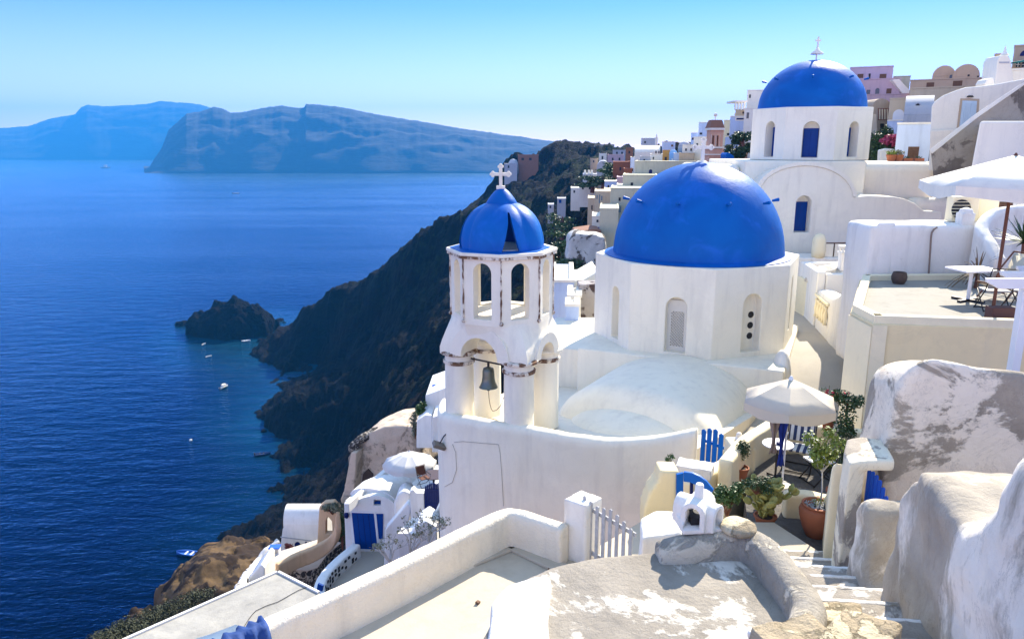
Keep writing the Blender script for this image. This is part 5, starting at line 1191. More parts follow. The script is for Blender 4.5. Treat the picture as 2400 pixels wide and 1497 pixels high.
# terraced rows at the left, in shade
V = [
 ('small white terrace house stepping down the slope by green bushes', 1338, 1360, 441, 458, 196, 8, 'white', [(1344, 1348, 446, 452, 'd')], 'flat'),
 ('white terrace house with row of tiny arches left of the cypress bushes', 1358, 1400, 434, 446, 180, 8, 'white', [(1364, 1368, 438, 444, 'd'), (1380, 1385, 438, 444, 'd')], 'flat'),
 ('lone white hut lowest on the dark slope', 1284, 1298, 480, 494, 235, 8, 'grey', [(1288, 1292, 482, 488, 'd')], 'flat'),  # white hut greyed: shade and haze put into its wall colour
 ('white hut with blue awning among dark green bushes', 1306, 1326, 466, 480, 225, 8, 'grey', [(1310, 1316, 468, 476, 'b')], 'flat'),  # grey walls again stand in for shade and haze
 ('grey white house with three chimney stubs', 1366, 1399, 409, 438, 190, 9, 'grey', [(1380, 1385, 416, 424, 'd')], 'flat'),
 ('pale barrel vaulted house beside a round green bush', 1399, 1428, 377, 404, 205, 12, 'grey', [], 'vy'),
 ('pale pink house with ragged parapet below the castle hill', 1424, 1462, 363, 384, 230, 12, 'pink', [(1434, 1438, 370, 376, 'd'), (1450, 1454, 370, 376, 'd')], 'flat'),
 ('tall narrow brown house against the sea horizon', 1467, 1484, 347, 372, 190, 9, 'brown', [(1473, 1477, 354, 360, 'd')], 'flat'),
 ('big rust red house below the narrow brown house', 1437, 1476, 380, 418, 172, 10, 'rust', [(1452, 1456, 392, 400, 'd')], 'flat'),
 ('narrow pale blue house squeezed beside the rust red house', 1478, 1488, 369, 412, 165, 8, 'cool', [(1481, 1484, 395, 402, 'd')], 'flat'),
 ('white vaulted house with two small dark windows on the ridge', 1488, 1548, 341, 382, 150, 10, 'white', [(1536, 1539, 354, 360, 'd'), (1543, 1546, 354, 360, 'd')], 'vx'),
 ('low grey roofed house behind the small white belfry', 1503, 1537, 325, 345, 172, 8, 'grey', [(1510, 1514, 331, 336, 'd')], 'flat'),
 ('white cube house with one reddish window on the ridge', 1552, 1583, 333, 356, 150, 9, 'cool', [(1573, 1578, 339, 344, 'r')], 'flat'),
 ('bright orange house with a dark brown door', 1553, 1570, 353, 377, 140, 6, 'ochre', [(1558, 1563, 368, 376, 'd')], 'flat'),
 ('sky blue rounded house beside the bright orange house', 1569, 1588, 351, 378, 135, 6, 'blue', [(1574, 1577, 372, 376, 'w')], 'vy'),
 ('low pale blue annex in front of the grey domed house', 1579, 1594, 360, 380, 130, 6, 'cool', [], 'flat'),
 ('grey domed chapel behind the white dome cross', 1590, 1620, 331, 362, 140, 9, 'grey', [(1604, 1609, 341, 346, 'd')], 'dome'),
 ('low brown terrace building behind the nearest white cross', 1592, 1628, 360, 380, 125, 6, 'tan', [], 'flat'),
 ('small grey white house above the grey domed chapel', 1620, 1642, 312, 336, 150, 8, 'cool', [(1622, 1626, 323, 328, 'd')], 'flat'),
 ('blue grey house with a dark window left of the pink belfry', 1638, 1672, 288, 325, 140, 9, 'cool', [(1640, 1646, 311, 316, 'd')], 'flat'),
 ('white cave house with awning below the blue grey house', 1626, 1662, 322, 352, 128, 7, 'white', [(1632, 1636, 336, 342, 'd')], 'flat'),
 ('small blue domed chapel just left of the pink belfry', 1651, 1664, 328, 346, 122, 4, 'white', [], 'dome'),
 ('long cream house with an arched dark blue door below the ridge', 1488, 1640, 379, 415, 118, 9, 'cream', [(1521, 1529, 397, 411, 'n', 1), (1512, 1517, 407, 411, 'd')], 'flat'),
 ('cream house with one tall dark window left of the dome', 1460, 1540, 411, 450, 110, 9, 'cream', [(1478, 1484, 428, 441, 'd')], 'flat'),
 ('faded lilac blue house under the pink cube house', 1417, 1446, 426, 446, 150, 8, 'cool', [(1424, 1428, 434, 440, 'd')], 'flat'),
 ('small pink cube house right of the lilac blue house', 1446, 1460, 416, 436, 140, 7, 'pink', [(1456, 1459, 432, 436, 'd')], 'flat'),
 ('plain cream house with tiny window and green shutter below it', 1431, 1520, 442, 560, 102, 9, 'cream', [(1450, 1455, 463, 471, 'd'), (1449, 1456, 482, 498, 's')], 'flat'),
 ('cream apartment house with three grey blue shuttered doors', 1394, 1436, 450, 500, 112, 8, 'cream2', [(1398, 1401, 457, 466, 's'), (1404, 1407, 456, 476, 's'), (1409, 1412, 459, 470, 's')], 'flat'),
 ('buff house with two tall dark windows left of the apartment house', 1378, 1398, 466, 512, 118, 8, 'cream2', [(1386, 1389, 481, 492, 'd'), (1393, 1396, 481, 492, 'd')], 'flat'),
 ('tall blank cream wall house directly left of the large dome', 1406, 1450, 490, 592, 92, 9, 'cream', [], 'flat'),
 ('small white house with blue door under the blank cream house', 1388, 1408, 508, 546, 98, 7, 'white', [(1398, 1403, 515, 521, 'd'), (1400, 1406, 532, 541, 'b')], 'flat'),
 ('pale yellow house with dark awning right of the pink belfry', 1697, 1722, 283, 322, 112, 8, 'cream', [(1704, 1713, 312, 318, 'd'), (1712, 1717, 288, 293, 'd')], 'flat'),
 ('white house with tall blue windows behind the dark pine tree', 1714, 1756, 283, 352, 100, 8, 'white', [(1734, 1738, 292, 302, 'g'), (1744, 1747, 292, 304, 'g'), (1750, 1753, 294, 305, 'g')], 'flat'),
 ('white house with slim columns at the top left of the high church', 1745, 1790, 256, 300, 88, 8, 'white', [(1750, 1756, 264, 278, 'g')], 'flat'),
 ('bluish white top house left of the farther blue dome', 1752, 1800, 213, 256, 96, 8, 'white', [(1756, 1760, 222, 230, 'd')], 'flat'),
 ('buff house under the slim white terrace columns', 1724, 1762, 258, 277, 92, 6, 'cream2', [(1740, 1744, 262, 267, 'd'), (1756, 1759, 261, 266, 'r')], 'flat'),
 ('small white block under the buff terrace house', 1712, 1764, 274, 290, 90, 6, 'cool', [(1726, 1744, 277, 281, 'n')], 'flat'),
 ('low grey white house right below the pine tree', 1700, 1718, 322, 350, 104, 6, 'cool', [(1712, 1716, 326, 333, 'n')], 'flat'),
 ('low white house between the grey domed chapel and the belfry', 1600, 1628, 340, 362, 133, 7, 'white', [(1606, 1610, 348, 354, 'd'), (1618, 1622, 348, 354, 'd')], 'flat'),
 ('white cube with a blue window above the dark pine tree', 1722, 1746, 268, 292, 94, 6, 'white', [(1730, 1734, 275, 282, 'n')], 'flat'),
 ('pale vaulted house tucked behind the tall pine tree', 1700, 1732, 318, 352, 98, 6, 'cool', [(1710, 1714, 332, 338, 'd')], 'vy'),
 ('white terrace block left of the bright orange house', 1524, 1553, 362, 382, 132, 6, 'white', [(1530, 1533, 368, 374, 'd')], 'flat'),
 ('grey roofed shed rising behind the long cream house', 1500, 1526, 368, 384, 126, 5, 'grey', [(1508, 1512, 373, 378, 'd')], 'flat'),
 ('low peach house at the foot of the peach belfry', 1697, 1752, 362, 378, 80, 4, 'peach', [(1724, 1730, 367, 374, 'd')], 'flat'),
 ('white hut with a dark door at the foot of the castle hill', 1404, 1422, 360, 376, 300, 8, 'white', [(1410, 1414, 366, 374, 'd')], 'flat'),
 ('tan cliff house left of the hut below the castle hill', 1384, 1402, 372, 386, 310, 8, 'tan', [(1390, 1393, 376, 381, 'd')], 'flat'),
 ('pale terrace house right below the castle ruin', 1436, 1466, 352, 366, 290, 10, 'grey', [(1444, 1448, 356, 361, 'd'), (1456, 1460, 356, 361, 'd')], 'flat'),
 ('white terrace house under the pale barrel vaulted house', 1396, 1420, 420, 440, 182, 7, 'white', [(1402, 1405, 426, 432, 'd'), (1411, 1414, 426, 432, 'd')], 'flat'),
 ('ochre shed below the lilac blue house', 1416, 1440, 444, 458, 132, 6, 'cream2', [(1424, 1428, 448, 454, 'd')], 'flat'),
 ('white house with two doors below the small pink cube', 1446, 1470, 434, 452, 126, 6, 'white', [(1452, 1455, 440, 447, 'b'), (1461, 1464, 440, 447, 'b')], 'flat'),
 ('rust coloured house wing right of the big rust red house', 1462, 1482, 396, 424, 160, 7, 'rust', [(1468, 1472, 406, 413, 'd')], 'flat'),
]
for lb, u0, u1, v0, v1, Y_, D_, mt, wn_, rf_ in V: H(lb, u0, u1, v0, v1, Y_, D_, mt, wn_, rf_, ext=4, group='houses on the ridge')
# posts of the terrace, small details on the ridge
tp = PY(1722, 236, 91)
pgx = thing('terrace_pergola', 'slim white pergola on the buff house high left of the second church', 'pergola', tuple(PY(1735, 258, 91)))
for u in (1723, 1730, 1737, 1744):
    q0, q1 = PY(u, 258, 91), PY(u, 239, 91); B().box(q0.x - .1, q0.x + .1, 90.9, 91.1, q0.z, q1.z).done('post', WHITE2, pgx)
q0, q1 = PY(1720, 240, 91), PY(1752, 236, 91); B().box(q0.x, q1.x, 90.8, 94, q0.z, q1.z).done('roof_slab', WHITE2, pgx)
bf = thing('belfry', 'tiny white belfry on the vaulted ridge house', 'bell tower', tuple(PY(1539, 342, 149)))
q0, q1 = PY(1536, 342, 149), PY(1542, 322, 149); B().box(q0.x, q1.x, 149, 149.5, q0.z, q1.z).done('tower_wall', WHITE2, bf)
B().lathe(((q0.x + q1.x) / 2, 149.2, q1.z), [(.25, 0), (.15, .3), (.02, .7)], 8).done('spire', WHITE2, bf)
for u in (1371, 1380, 1387):
    q = PY(u, 409, 191); B().lathe((q.x, 191, q.z - .3), [(.5, 0), (.4, .6), (.25, 1.0), (.3, 1.3), (.05, 1.4)], 8).done('chimney_stub', WHITE2, label='small white chimney stub on the grey white house, %s' % {1371: 'leftmost', 1380: 'middle one', 1387: 'rightmost'}[u], cat='chimney', group='chimney stubs on the grey white house')
# peach belfry
pt = thing('peach_belfry', 'peach and white belfry with hipped brown roof on the ridge', 'bell tower', tuple(PY(1680, 373, 84)))
Yb = 84; k_ = lambda u, v, Y=Yb: PY(u, v, Y)
def bxp(u0, u1, v0, v1, y0, y1, b=None):
    a, c = k_(u0, v1), k_(u1, v0); return (b or B()).box(a.x, c.x, y0, y1, a.z, c.z)
bxp(1659, 1698, 349, 392, 84, 86).done('base', MC['peach'], pt)
for v in (363, ): bxp(1657, 1699, v - 2, v + 1, 83.9, 86.1).done('moulding', WHITE2, pt)
bxp(1656, 1701, 344, 348, 83.8, 86.2).done('cornice', WHITE2, pt)
cu = [bxp(1669, 1675, 318, 343, 83, 87), bxp(1680, 1685, 318, 343, 83, 87)]
bxp(1665, 1697, 305, 344, 84.1, 85.9).done('lantern_wall', MC['peach'], pt, cuts=cu)
for u in (1667, 1677.5, 1687, 1695): bxp(u - 1, u + 1, 316, 344, 84, 84.1).done('pilaster', WHITE2, pt)
bxp(1663, 1699, 300, 305, 83.9, 86.1).done('cornice', WHITE2, pt)
a, c = k_(1664, 300), k_(1698, 300); zt = k_(1680, 281).z; hx = (c.x - a.x) / 2; cx = (a.x + c.x) / 2
B().add([(a.x, 83.9, a.z), (c.x, 83.9, a.z), (c.x, 86.1, a.z), (a.x, 86.1, a.z), (cx - hx * .72, 84.3, zt), (cx + hx * .72, 84.3, zt), (cx + hx * .72, 85.7, zt), (cx - hx * .72, 85.7, zt)], [(0, 3, 2, 1), (4, 5, 6, 7), (0, 1, 5, 4), (1, 2, 6, 5), (2, 3, 7, 6), (3, 0, 4, 7)]).done('hipped_roof', MC['brown'], pt)
B().tube([(cx, 85, zt), (cx, 85, zt + .35)], .05, 6).done('finial_rod', WHITE2, pt)
B().lathe((cx, 85, zt + .35), [(.02, 0), (.2, .12), (.22, .25), (.12, .38), (.02, .42)], 10).done('finial', WHITE2, pt, sm=True)
# trees and blue tarp
def tree(label, u, v0, v1, Y, r, mat, seed, name='pine_tree', n=1500, size=.22, trunk=None):
    q0, q1 = PY(u, v1, Y), PY(u, v0, Y); h = q1.z - q0.z; rnd = random.Random(seed)
    rt = thing(name, label, 'tree', (q0.x, Y, q0.z)); bl_ = []
    for k in range(16):
        f = rnd.uniform(.12, 1); bl_.append(((q0.x + rnd.uniform(-r, r) * (1 - f * .55), Y + rnd.uniform(-r, r) * .6, q0.z + h * f * .92), (r * .42, r * .42, h * .13)))
    leaf_cloud(B(), bl_, n, size, seed, .5).done('crown', mat, rt)
    b = B(); b.tube([(q0.x, Y, q0.z - 1), (q0.x + .1, Y, q0.z + h * .5), (q0.x, Y, q0.z + h * .85)], [r * .13, r * .09, r * .03], 7)
    for c_, _ in bl_[:8]: b.tube([(q0.x + .05, Y, q0.z + (c_[2] - q0.z) * .6), c_], [r * .05, r * .02], 5)
    b.done('trunk', WOODB, rt); return rt
tree('dark tall pine tree left of the high church', 1738, 306, 372, 78, 1.6, LEAFM[1], 51, n=2600, size=.16)
tree('low spreading dark tree left of the tall pine', 1722, 340, 372, 80, 1.3, LEAFM[1], 52, n=1300, size=.15)
for lb, u, v0, v1, Y_, r_, s_ in (('round green bush beside the pale barrel vaulted house', 1430, 381, 412, 185, 3.2, 61), ('wide green bush below the three chimney stubs', 1388, 412, 442, 175, 4.0, 62), ('green bush above the lilac blue house', 1412, 410, 436, 165, 3.0, 63), ('bright green tree on the dark slope below the terraces', 1318, 500, 552, 170, 4.5, 64), ('bushy olive tree left of the weathered rubble wall', 1332, 540, 600, 120, 3.5, 65), ('dark green tree under the weathered rubble wall', 1350, 598, 640, 85, 3.0, 66), ('small olive bush lower left of the rubble wall', 1310, 575, 620, 100, 3.0, 67)):
    tree(lb, u, v0, v1, Y_, r_, LEAFM[0] if s_ in (61, 64, 65) else LEAFM[1], s_, 'leafy_tree', 1300, .3)
b = B(); q0, q1 = PY(1701, 372, 76), PY(1722, 360, 76); b.ext([PY(1701, 373, 76), PY(1701, 362, 76), PY(1706, 357, 76), PY(1720, 365, 76), PY(1722, 373, 76)], (0, 2, 0)); b.done('blue_dome_roof', DOMEB, label='small low blue painted roof below the pine tree', cat='roof', bev=.1)
# weathered wall and terraces below the cream houses
b = B(); b.ext([PY(u, v, 84) for u, v in ((1326, 640), (1334, 560), (1348, 547), (1398, 549), (1420, 556), (1425, 640))], (0, 4, 0)); clay(b, 'rubble_wall', weathered('rubble_paint', (.62, .60, .54), (.14, .12, .10), .46, .35, 1, 1.0), None, .3, 4, .3, .6, label='white weathered rubble retaining wall left of the large dome', cat='wall')
b = B(); b.ext([PY(u, v, 90) for u, v in ((1345, 552), (1350, 543), (1390, 537), (1410, 540), (1410, 552))], (0, 5, 0)); b.done('terrace_wall', MC['brown'], label='brown edged terrace above the weathered rubble wall', cat='wall', bev=.1)
# houses between bell tower and church
H('white house with a rounded roof hump seen between bell tower and church', 1290, 1345, 661, 800, 31, 5, 'cool', [], 'flat', ext=4)
B().lathe((PY(1308, 660, 33).x, 33, PY(1308, 662, 33).z), [(.42, 0), (.4, .12), (.3, .2), (.02, .24)], 20).done('roof_hump', WHITE2, label='low rounded white roof hump behind the bell tower', cat='roof', sm=True)
H('small white house with a dark opening beside the old stone wall', 1331, 1362, 696, 800, 28, 2, 'white', [(1336, 1350, 702, 716, 'd')], 'flat', ext=4)
H('low white stair block in front of the small house with dark opening', 1326, 1357, 718, 800, 26.5, 1.2, 'cool', [], 'flat', ext=4, name='stair_block', cat='stairs')
b = B(); b.ext([PY(u, v, 29) for u, v in ((1357, 800), (1357, 667), (1402, 667), (1402, 800))], (0, 1, 0)); b.done('old_stone_wall', weathered('old_stone', (.42, .38, .36), (.09, .06, .055), .47, .9, 1, 1.2), label='old grey brown stone wall left of the main church drum', cat='wall', bev=.05)
b = B(); b.ext([PY(u, v, 33) for u, v in ((1330, 680), (1335, 658), (1366, 656), (1404, 634), (1404, 680))], (0, 3, 0)); b.done('sloping_roof_wall', WHITE2, label='sunlit white sloping roof edge above the old stone wall', cat='wall', bev=.06)
# ================================================================== HOUSES UPPER RIGHT
H('mauve house with three windows highest behind the second dome', 1993, 2094, 160, 200, 92, 8, 'mauve', [(2010, 2024, 174, 184, 'r'), (2036, 2041, 173, 186, 'd'), (2062, 2078, 174, 186, 'r')], ext=2)
H('pink house with an arched window below the mauve house', 2014, 2112, 188, 232, 86, 8, 'pink', [(2031, 2040, 211, 222, 'g'), (2052, 2062, 207, 222, 'g', 1), (2078, 2090, 208, 221, 'r')], ext=3)
H('low pink house with a tiny arched window', 2020, 2130, 224, 262, 80, 6, 'pink', [(2048, 2054, 236, 243, 'g', 1)], ext=3)
H('plain beige block right of the mauve house', 2094, 2134, 181, 215, 96, 8, 'cream', ext=3)
b = B(); b.ext([PY(u, v, 84) for u, v in ((2092, 188), (2108, 186), (2136, 216), (2134, 232), (2118, 224))], (0, 2, 0)); b.done('outside_stair', WHITE2, label='pale diagonal outside stair right of the pink house', cat='stairs', bev=.05)
oc_ = thing('arched_facade', 'ochre arched facade with little columns behind the second dome', 'house', tuple(PY(2066, 310, 66)))
cu = [B().ext([PY(2066 + x * 3, 300 - z, 66) for x, z in ((-4, 0), (4, 0), (4, 12), (-4, 12))], (0, .4, 0))]
o_ = [(2046, 312), (2088, 312), (2088, 250)] + [(2067 + 21 * math.cos(math.pi * k / 10), 250 - 19 * math.sin(math.pi * k / 10)) for k in range(1, 10)] + [(2046, 250)]
B().ext([PY(u, v, 66) for u, v in o_], (0, 3, 0)).done('wall', MC['tan'], oc_)
for u in (2062, 2068, 2074, 2080):
    B().ext([PY(u - 1, 280, 65.9), PY(u + 1.4, 280, 65.9), PY(u + 1.4, 256, 65.9), PY(u - 1, 256, 65.9)], (0, .1, 0)).done('column', CREAM2, oc_)
B().ext([PY(u, v, 65.96) for u, v in ((2058, 282), (2086, 282), (2086, 254), (2058, 254))], (0, .03, 0)).done('recess', MC['brown'], oc_)
B().ext([PY(u, v, 65.9) for u, v in ((2064, 306), (2072, 306), (2072, 290), (2064, 290))], (0, .08, 0)).done('door', DARK, oc_)
B().ext([PY(u, v, 64) for u, v in ((2040, 315), (2040, 270), (2054, 268), (2056, 315))], (0, 2, 0)).done('wall', MC['cream2'], oc_)
h_, _ = H('cream house with a pale blue arch right of the ochre facade', 2086, 2130, 233, 290, 64, 6, 'cream2', [(2094, 2120, 257, 290, 'w', 1)], ext=3)
H('low white terrace block under the pale blue arch', 2080, 2124, 284, 312, 60, 4, 'cool', ext=3)
H('grey white vaulted house with a small vent', 2124, 2192, 220, 300, 50, 5, 'grey', [(2147, 2156, 243, 248, 'd', 1)], 'vx', ext=3)
H('brown vaulted house with domed roof on the skyline', 2188, 2242, 155, 200, 82, 9, 'tan', [(2226, 2232, 176, 184, 'g')], 'vy', ext=3, roofm='tan')
H('larger brown vaulted house on the skyline with small square window', 2236, 2300, 152, 206, 80, 9, 'tan', [(2268, 2273, 175, 180, 'd'), (2290, 2295, 178, 184, 'd')], 'vy', ext=3, roofm='tan')
b_, L_ = H('long tan garden wall with openwork balustrade on the skyline', 2134, 2302, 190, 216, 76, 2, 'tan', [(2172, 2190, 194, 206, 'r'), (2234, 2256, 190, 204, 'r')], ext=3, name='garden_wall', cat='wall')
H('low pinkish white terrace wall under the tan garden wall', 2134, 2300, 209, 240, 60, 6, 'cream2', [], ext=3, name='terrace_wall', cat='wall')
hb, _ = H('light blue white house with brown glazed window behind the terracotta planters', 2104, 2186, 292, 385, 41, 3.5, colm('light_blue_lime', (.60, .68, .80)), [(2129, 2155, 344, 376, 'r')], ext=2)
# big white house with door, rising wall
wh = thing('white_house', 'big white house with a pale blue door and rising curved wall', 'house', tuple(PY(2290, 330, 32)))
o_ = [(2176, 400), (2183, 250), (2190, 238), (2210, 224), (2240, 212), (2262, 205), (2300, 202), (2336, 197), (2400, 185), (2480, 170), (2480, 400)]
B().ext([PY(u, v, 32) for u, v in o_], (3.4, 5, 0)).done('wall', WHITE2, wh, bev=.06, seg=3)
B().ext([PY(u, v, 31.97) for u, v in ((2243, 301), (2252, 231), (2296, 232), (2292, 301))], (0, .1, 0)).done('door_frame', MC['tan'], wh, bev=.01)
dr = B().ext([PY(u, v, 31.93) for u, v in ((2249, 301), (2257, 236), (2290, 237), (2285, 301))], (0, .1, 0)).done('door', colm('pale_blue_door', (.5, .62, .7)), wh)
for du in (0, 16): B().ext([PY(u + du, v, 31.91) for u, v in ((2256, 296), (2261, 241), (2272, 241), (2268, 296))], (0, .06, 0)).done('door_panel', colm('door_panel_blue', (.46, .58, .66)), dr, bev=.01)
B().ext([PY(u, v, 31.9) for u, v in ((2268, 228), (2272, 224), (2280, 224), (2283, 228))], (0, .1, 0)).done('door_lamp', METAL, wh)
B().ext([PY(u, v, 31.7) for u, v in ((2180, 306), (2268, 302), (2268, 400), (2178, 400))], (.16, .28, 0)).done('lower_wall', WHITE2, wh, bev=.03)
ct = thing('chimney_tower', 'white tapered chimney tower with a finial on the skyline', 'chimney', tuple(PY(2352, 205, 40)))
B().ext([PY(u, v, 40) for u, v in ((2330, 215), (2338, 142), (2346, 130), (2364, 130), (2370, 142), (2378, 215))], (0, 1.2, 0)).done('tower_wall', WHITE2, ct, bev=.05)
B().ext([PY(u, v, 39.98) for u, v in ((2342, 145), (2366, 145), (2366, 149), (2342, 149))], (0, .1, 0)).done('vent', MC['grey'], ct)
q = PY(2354, 130, 40.5); B().lathe(tuple(q), [(.22, 0), (.1, .12), (.06, .22), (.02, .45)], 10).done('finial', WHITE2, ct)
H('cream tower house with a dark arched opening at the top right corner', 2378, 2440, 110, 180, 52, 6, 'tan', [(2392, 2420, 118, 132, 'n', 1), (2382, 2392, 146, 158, 'g'), (2396, 2410, 146, 158, 'g')], ext=3)
H('tan wall house left of the white chimney tower', 2332, 2352, 130, 205, 48, 4, 'tan', ext=3)
H('low white terrace between chimney tower and corner house', 2366, 2480, 166, 215, 42, 4, 'white', ext=3, name='terrace_wall', cat='wall')
B().ext([PY(u, v, 50) for u, v in ((2384, 144), (2440, 134), (2440, 138), (2384, 148))], (0, 1.5, 0)).done('awning', flat('teal_awning', (.02, .25, .2)), label='small teal awning at the top right corner', cat='awning')
B().ext([PY(u, v, 38) for u, v in ((2308, 196), (2314, 186), (2330, 182), (2332, 205), (2310, 206))], (0, .8, 0)).done('white_cloth_heap', WHITE2, label='small white covered heap left of the chimney tower', cat='heap', bev=.05)
# grey brown stair wall with white edge, lower white wall
GB = weathered('grey_brown_render', (.40, .34, .26), (.22, .18, .14), .5, .35, 1, .5)
sw = thing('stair_wall', 'grey brown triangular wall under a white diagonal stair edge', 'wall', tuple(PY(2250, 420, 28)))
B().ext([PY(u, v, 28) for u, v in ((2182, 356), (2290, 272), (2480, 132), (2480, 300), (2300, 300), (2276, 440), (2190, 440))], (.6, .8, 0)).done('wall', GB, sw)
B().ext([PY(u, v, 27.94) for u, v in ((2178, 352), (2288, 266), (2400, 192), (2480, 138), (2480, 146), (2400, 200), (2291, 276), (2184, 361))], (.66, 1.0, 0)).done('stair_edge', WHITE2, sw, bev=.02)
B().ext([PY(u, v, 26) for u, v in ((2262, 470), (2297, 284), (2480, 284), (2480, 470))], (1.4, 2.0, 0)).done('white_wall', WHITE2, label='plain white wall rising above the large terrace umbrella', cat='wall', bev=.08, seg=3)
H('white house with a brown framed window half hidden under the big umbrella', 2262, 2460, 445, 560, 23.6, 2, 'white', [(2325, 2375, 472, 503, 'r')], ext=1)
H('dark block coloured as the shaded gap between the second church and the umbrella', 2190, 2222, 458, 540, 36, 2, colm('shadow_grey', (.10, .10, .12)), [(2200, 2216, 490, 512, 'n')], ext=1, name='shaded_gap', cat='shed')  # near-black wall colour stands in for the shade of the void
# garden behind the second church
gq = thing('garden_plants', 'dark green spiky plants right of the second church drum', 'plant', tuple(PY(2060, 376, 47)))
bl_ = [(tuple(PY(u, v, 47 + (u % 3) * .4)), (.4, .4, .5)) for u, v in ((2046, 340), (2052, 325), (2058, 350), (2064, 332), (2072, 318), (2080, 310), (2086, 345), (2050, 362), (2070, 360), (2090, 330))]
leaf_cloud(B(), bl_, 1500, .14, 71, .25).done('foliage', LEAFM[1], gq); leaf_cloud(B(), bl_, 500, .13, 72, .3).done('new_leaves', LEAFM[0], gq)
bq_ = thing('bougainvillea', 'pink flowering bougainvillea left of the light blue house', 'plant', tuple(PY(2092, 345, 45)))
leaf_cloud(B(), [(tuple(PY(u, v, 45)), (.4, .3, .22)) for u, v in ((2078, 330), (2088, 324), (2098, 322), (2092, 336), (2100, 332))], 420, .09, 73, .8).done('flowers', flat('magenta_petals', (.45, .05, .12), .6, .2, 8, 0), bq_)
leaf_cloud(B(), [(tuple(PY(u, v, 45.3)), (.5, .3, .3)) for u, v in ((2080, 340), (2092, 342), (2100, 345))], 400, .1, 74, .5).done('foliage', LEAFM[1], bq_)
B().ext([PY(u, v, 44) for u, v in ((2062, 390), (2064, 352), (2080, 348), (2098, 350), (2100, 390))], (0, .4, 0)).done('garden_wall', WHITE2, label='low white garden wall under the bougainvillea', cat='wall', bev=.06)
for u, lb in ((2088, 'yellow flowering pot on the ledge left of the light blue house'), (2105, 'round terracotta pot on the ledge left of the light blue house')):
    q = PY(u, 378, 38.8); o = pot('flower_pot', lb, (q.x, 38.8, q.z), .26, .32); leaf_cloud(B(), [((q.x, 38.8, q.z + .42), (.26, .2, .16))], 160, .06, u).done('foliage', LEAFM[2 if u == 2088 else 3], o)
for u0, u1, lb in ((2116, 2138, 'left terracotta planter box under the brown glazed window'), (2142, 2165, 'right terracotta planter box under the brown glazed window')):
    q0, q1 = PY(u0, 378, 38.8), PY(u1, 371, 38.8); o = thing('planter_box', lb, 'planter', ((q0.x + q1.x) / 2, 38.8, q0.z)); B().box(q0.x, q1.x, 38.7, 39.0, q0.z, q1.z).done('box', TERRA, o, bev=.02); leaf_cloud(B(), [(((q0.x + q1.x) / 2, 38.85, q1.z + .04), (.2, .12, .07))], 60, .04, u0).done('foliage', LEAFM[1], o)
B().box(PY(2040, 378, 38.5).x, PY(2192, 378, 38.5).x, 38.5, 41, -3, PY(2100, 379, 38.5).z).done('ledge_wall', WHITE2, label='long white ledge carrying pots behind the second church', cat='wall', bev=.06)
# ================================================================== LOWER LEFT VILLAGE
def solid(name, mat, pts, Y, vec, bev=.04, par=None, **kw):
    return B().ext([PY(u, v, Y) for u, v in pts], vec).done(name, mat, par, bev=bev, seg=2, **kw)
COOLW = plaster('white_lime_lower', (.80, .78, .74), (.5, .47, .42), .4, .4)
BEIGE = weathered('beige_ruin', (.62, .50, .38), (.42, .34, .26), .45, .5, 1, .9)
RUB = weathered('rubble', (.50, .44, .36), (.06, .05, .045), .52, 4.5, 1, 1.4)
# white house with blue doors
gh = thing('white_vaulted_house', 'white vaulted house with big blue double door and small square blue window', 'house', tuple(PY(865, 1290, 36)))
Fy = 36.0; back = Vector((1.7, 5.2, 0))
fo = [(812, 1330), (806, 1180), (812, 1172), (830, 1168)] + [(830 + (925 - 830) * k / 8, 1176 - 15 * math.sin(math.pi * k / 8)) for k in range(1, 8)] + [(925, 1178), (925, 1340)]
fo = [(812, 1340), (806, 1178), (836, 1172), (850, 1166), (868, 1162), (886, 1161), (902, 1165), (916, 1172), (924, 1180), (926, 1340)]
cw_ = [B().ext([PY(u, v, 35.8) for u, v in ((874, 1175), (891, 1175), (891, 1189), (874, 1189))], (0, .5, 0))]
B().ext([PY(u, v, Fy) for u, v in fo], back).done('wall', COOLW, gh, bev=.05, cuts=cw_)
B().ext([PY(u, v, 36.2) for u, v in ((872, 1174), (892, 1174), (892, 1190), (872, 1190))], (0, .05, 0)).done('window', BLUED, gh)
d1_ = B().ext([PY(u, v, 35.95) for u, v in ((824, 1201), (876, 1203), (885, 1287), (833, 1285))], (0, .04, 0)).done('door', BLUED, gh)
B().ext([PY(u, v, 35.96) for u, v in ((819, 1197), (881, 1199), (890, 1290), (828, 1290))], (0, .03, 0)).done('door_frame', WMETAL, gh)
d2_ = B().ext([PY(u, v, 35.95) for u, v in ((882, 1204), (898, 1204), (897, 1263), (888, 1262))], (0, .04, 0)).done('door', BLUED, gh)
for k in range(1, 4): B().ext([PY(824 + 13 * k + 0 - .4, 1203, 35.94), PY(824 + 13 * k + .4, 1203, 35.94), PY(833 + 13 * k + .4, 1285, 35.94), PY(833 + 13 * k - .4, 1285, 35.94)], (0, .02, 0)).done('door_board_line', NAVY, d1_)
q = PY(812, 1207, 35.9); B().ball(tuple(q), .13, 10, 1.4).done('wall_lamp', NAVY, gh, sm=True)
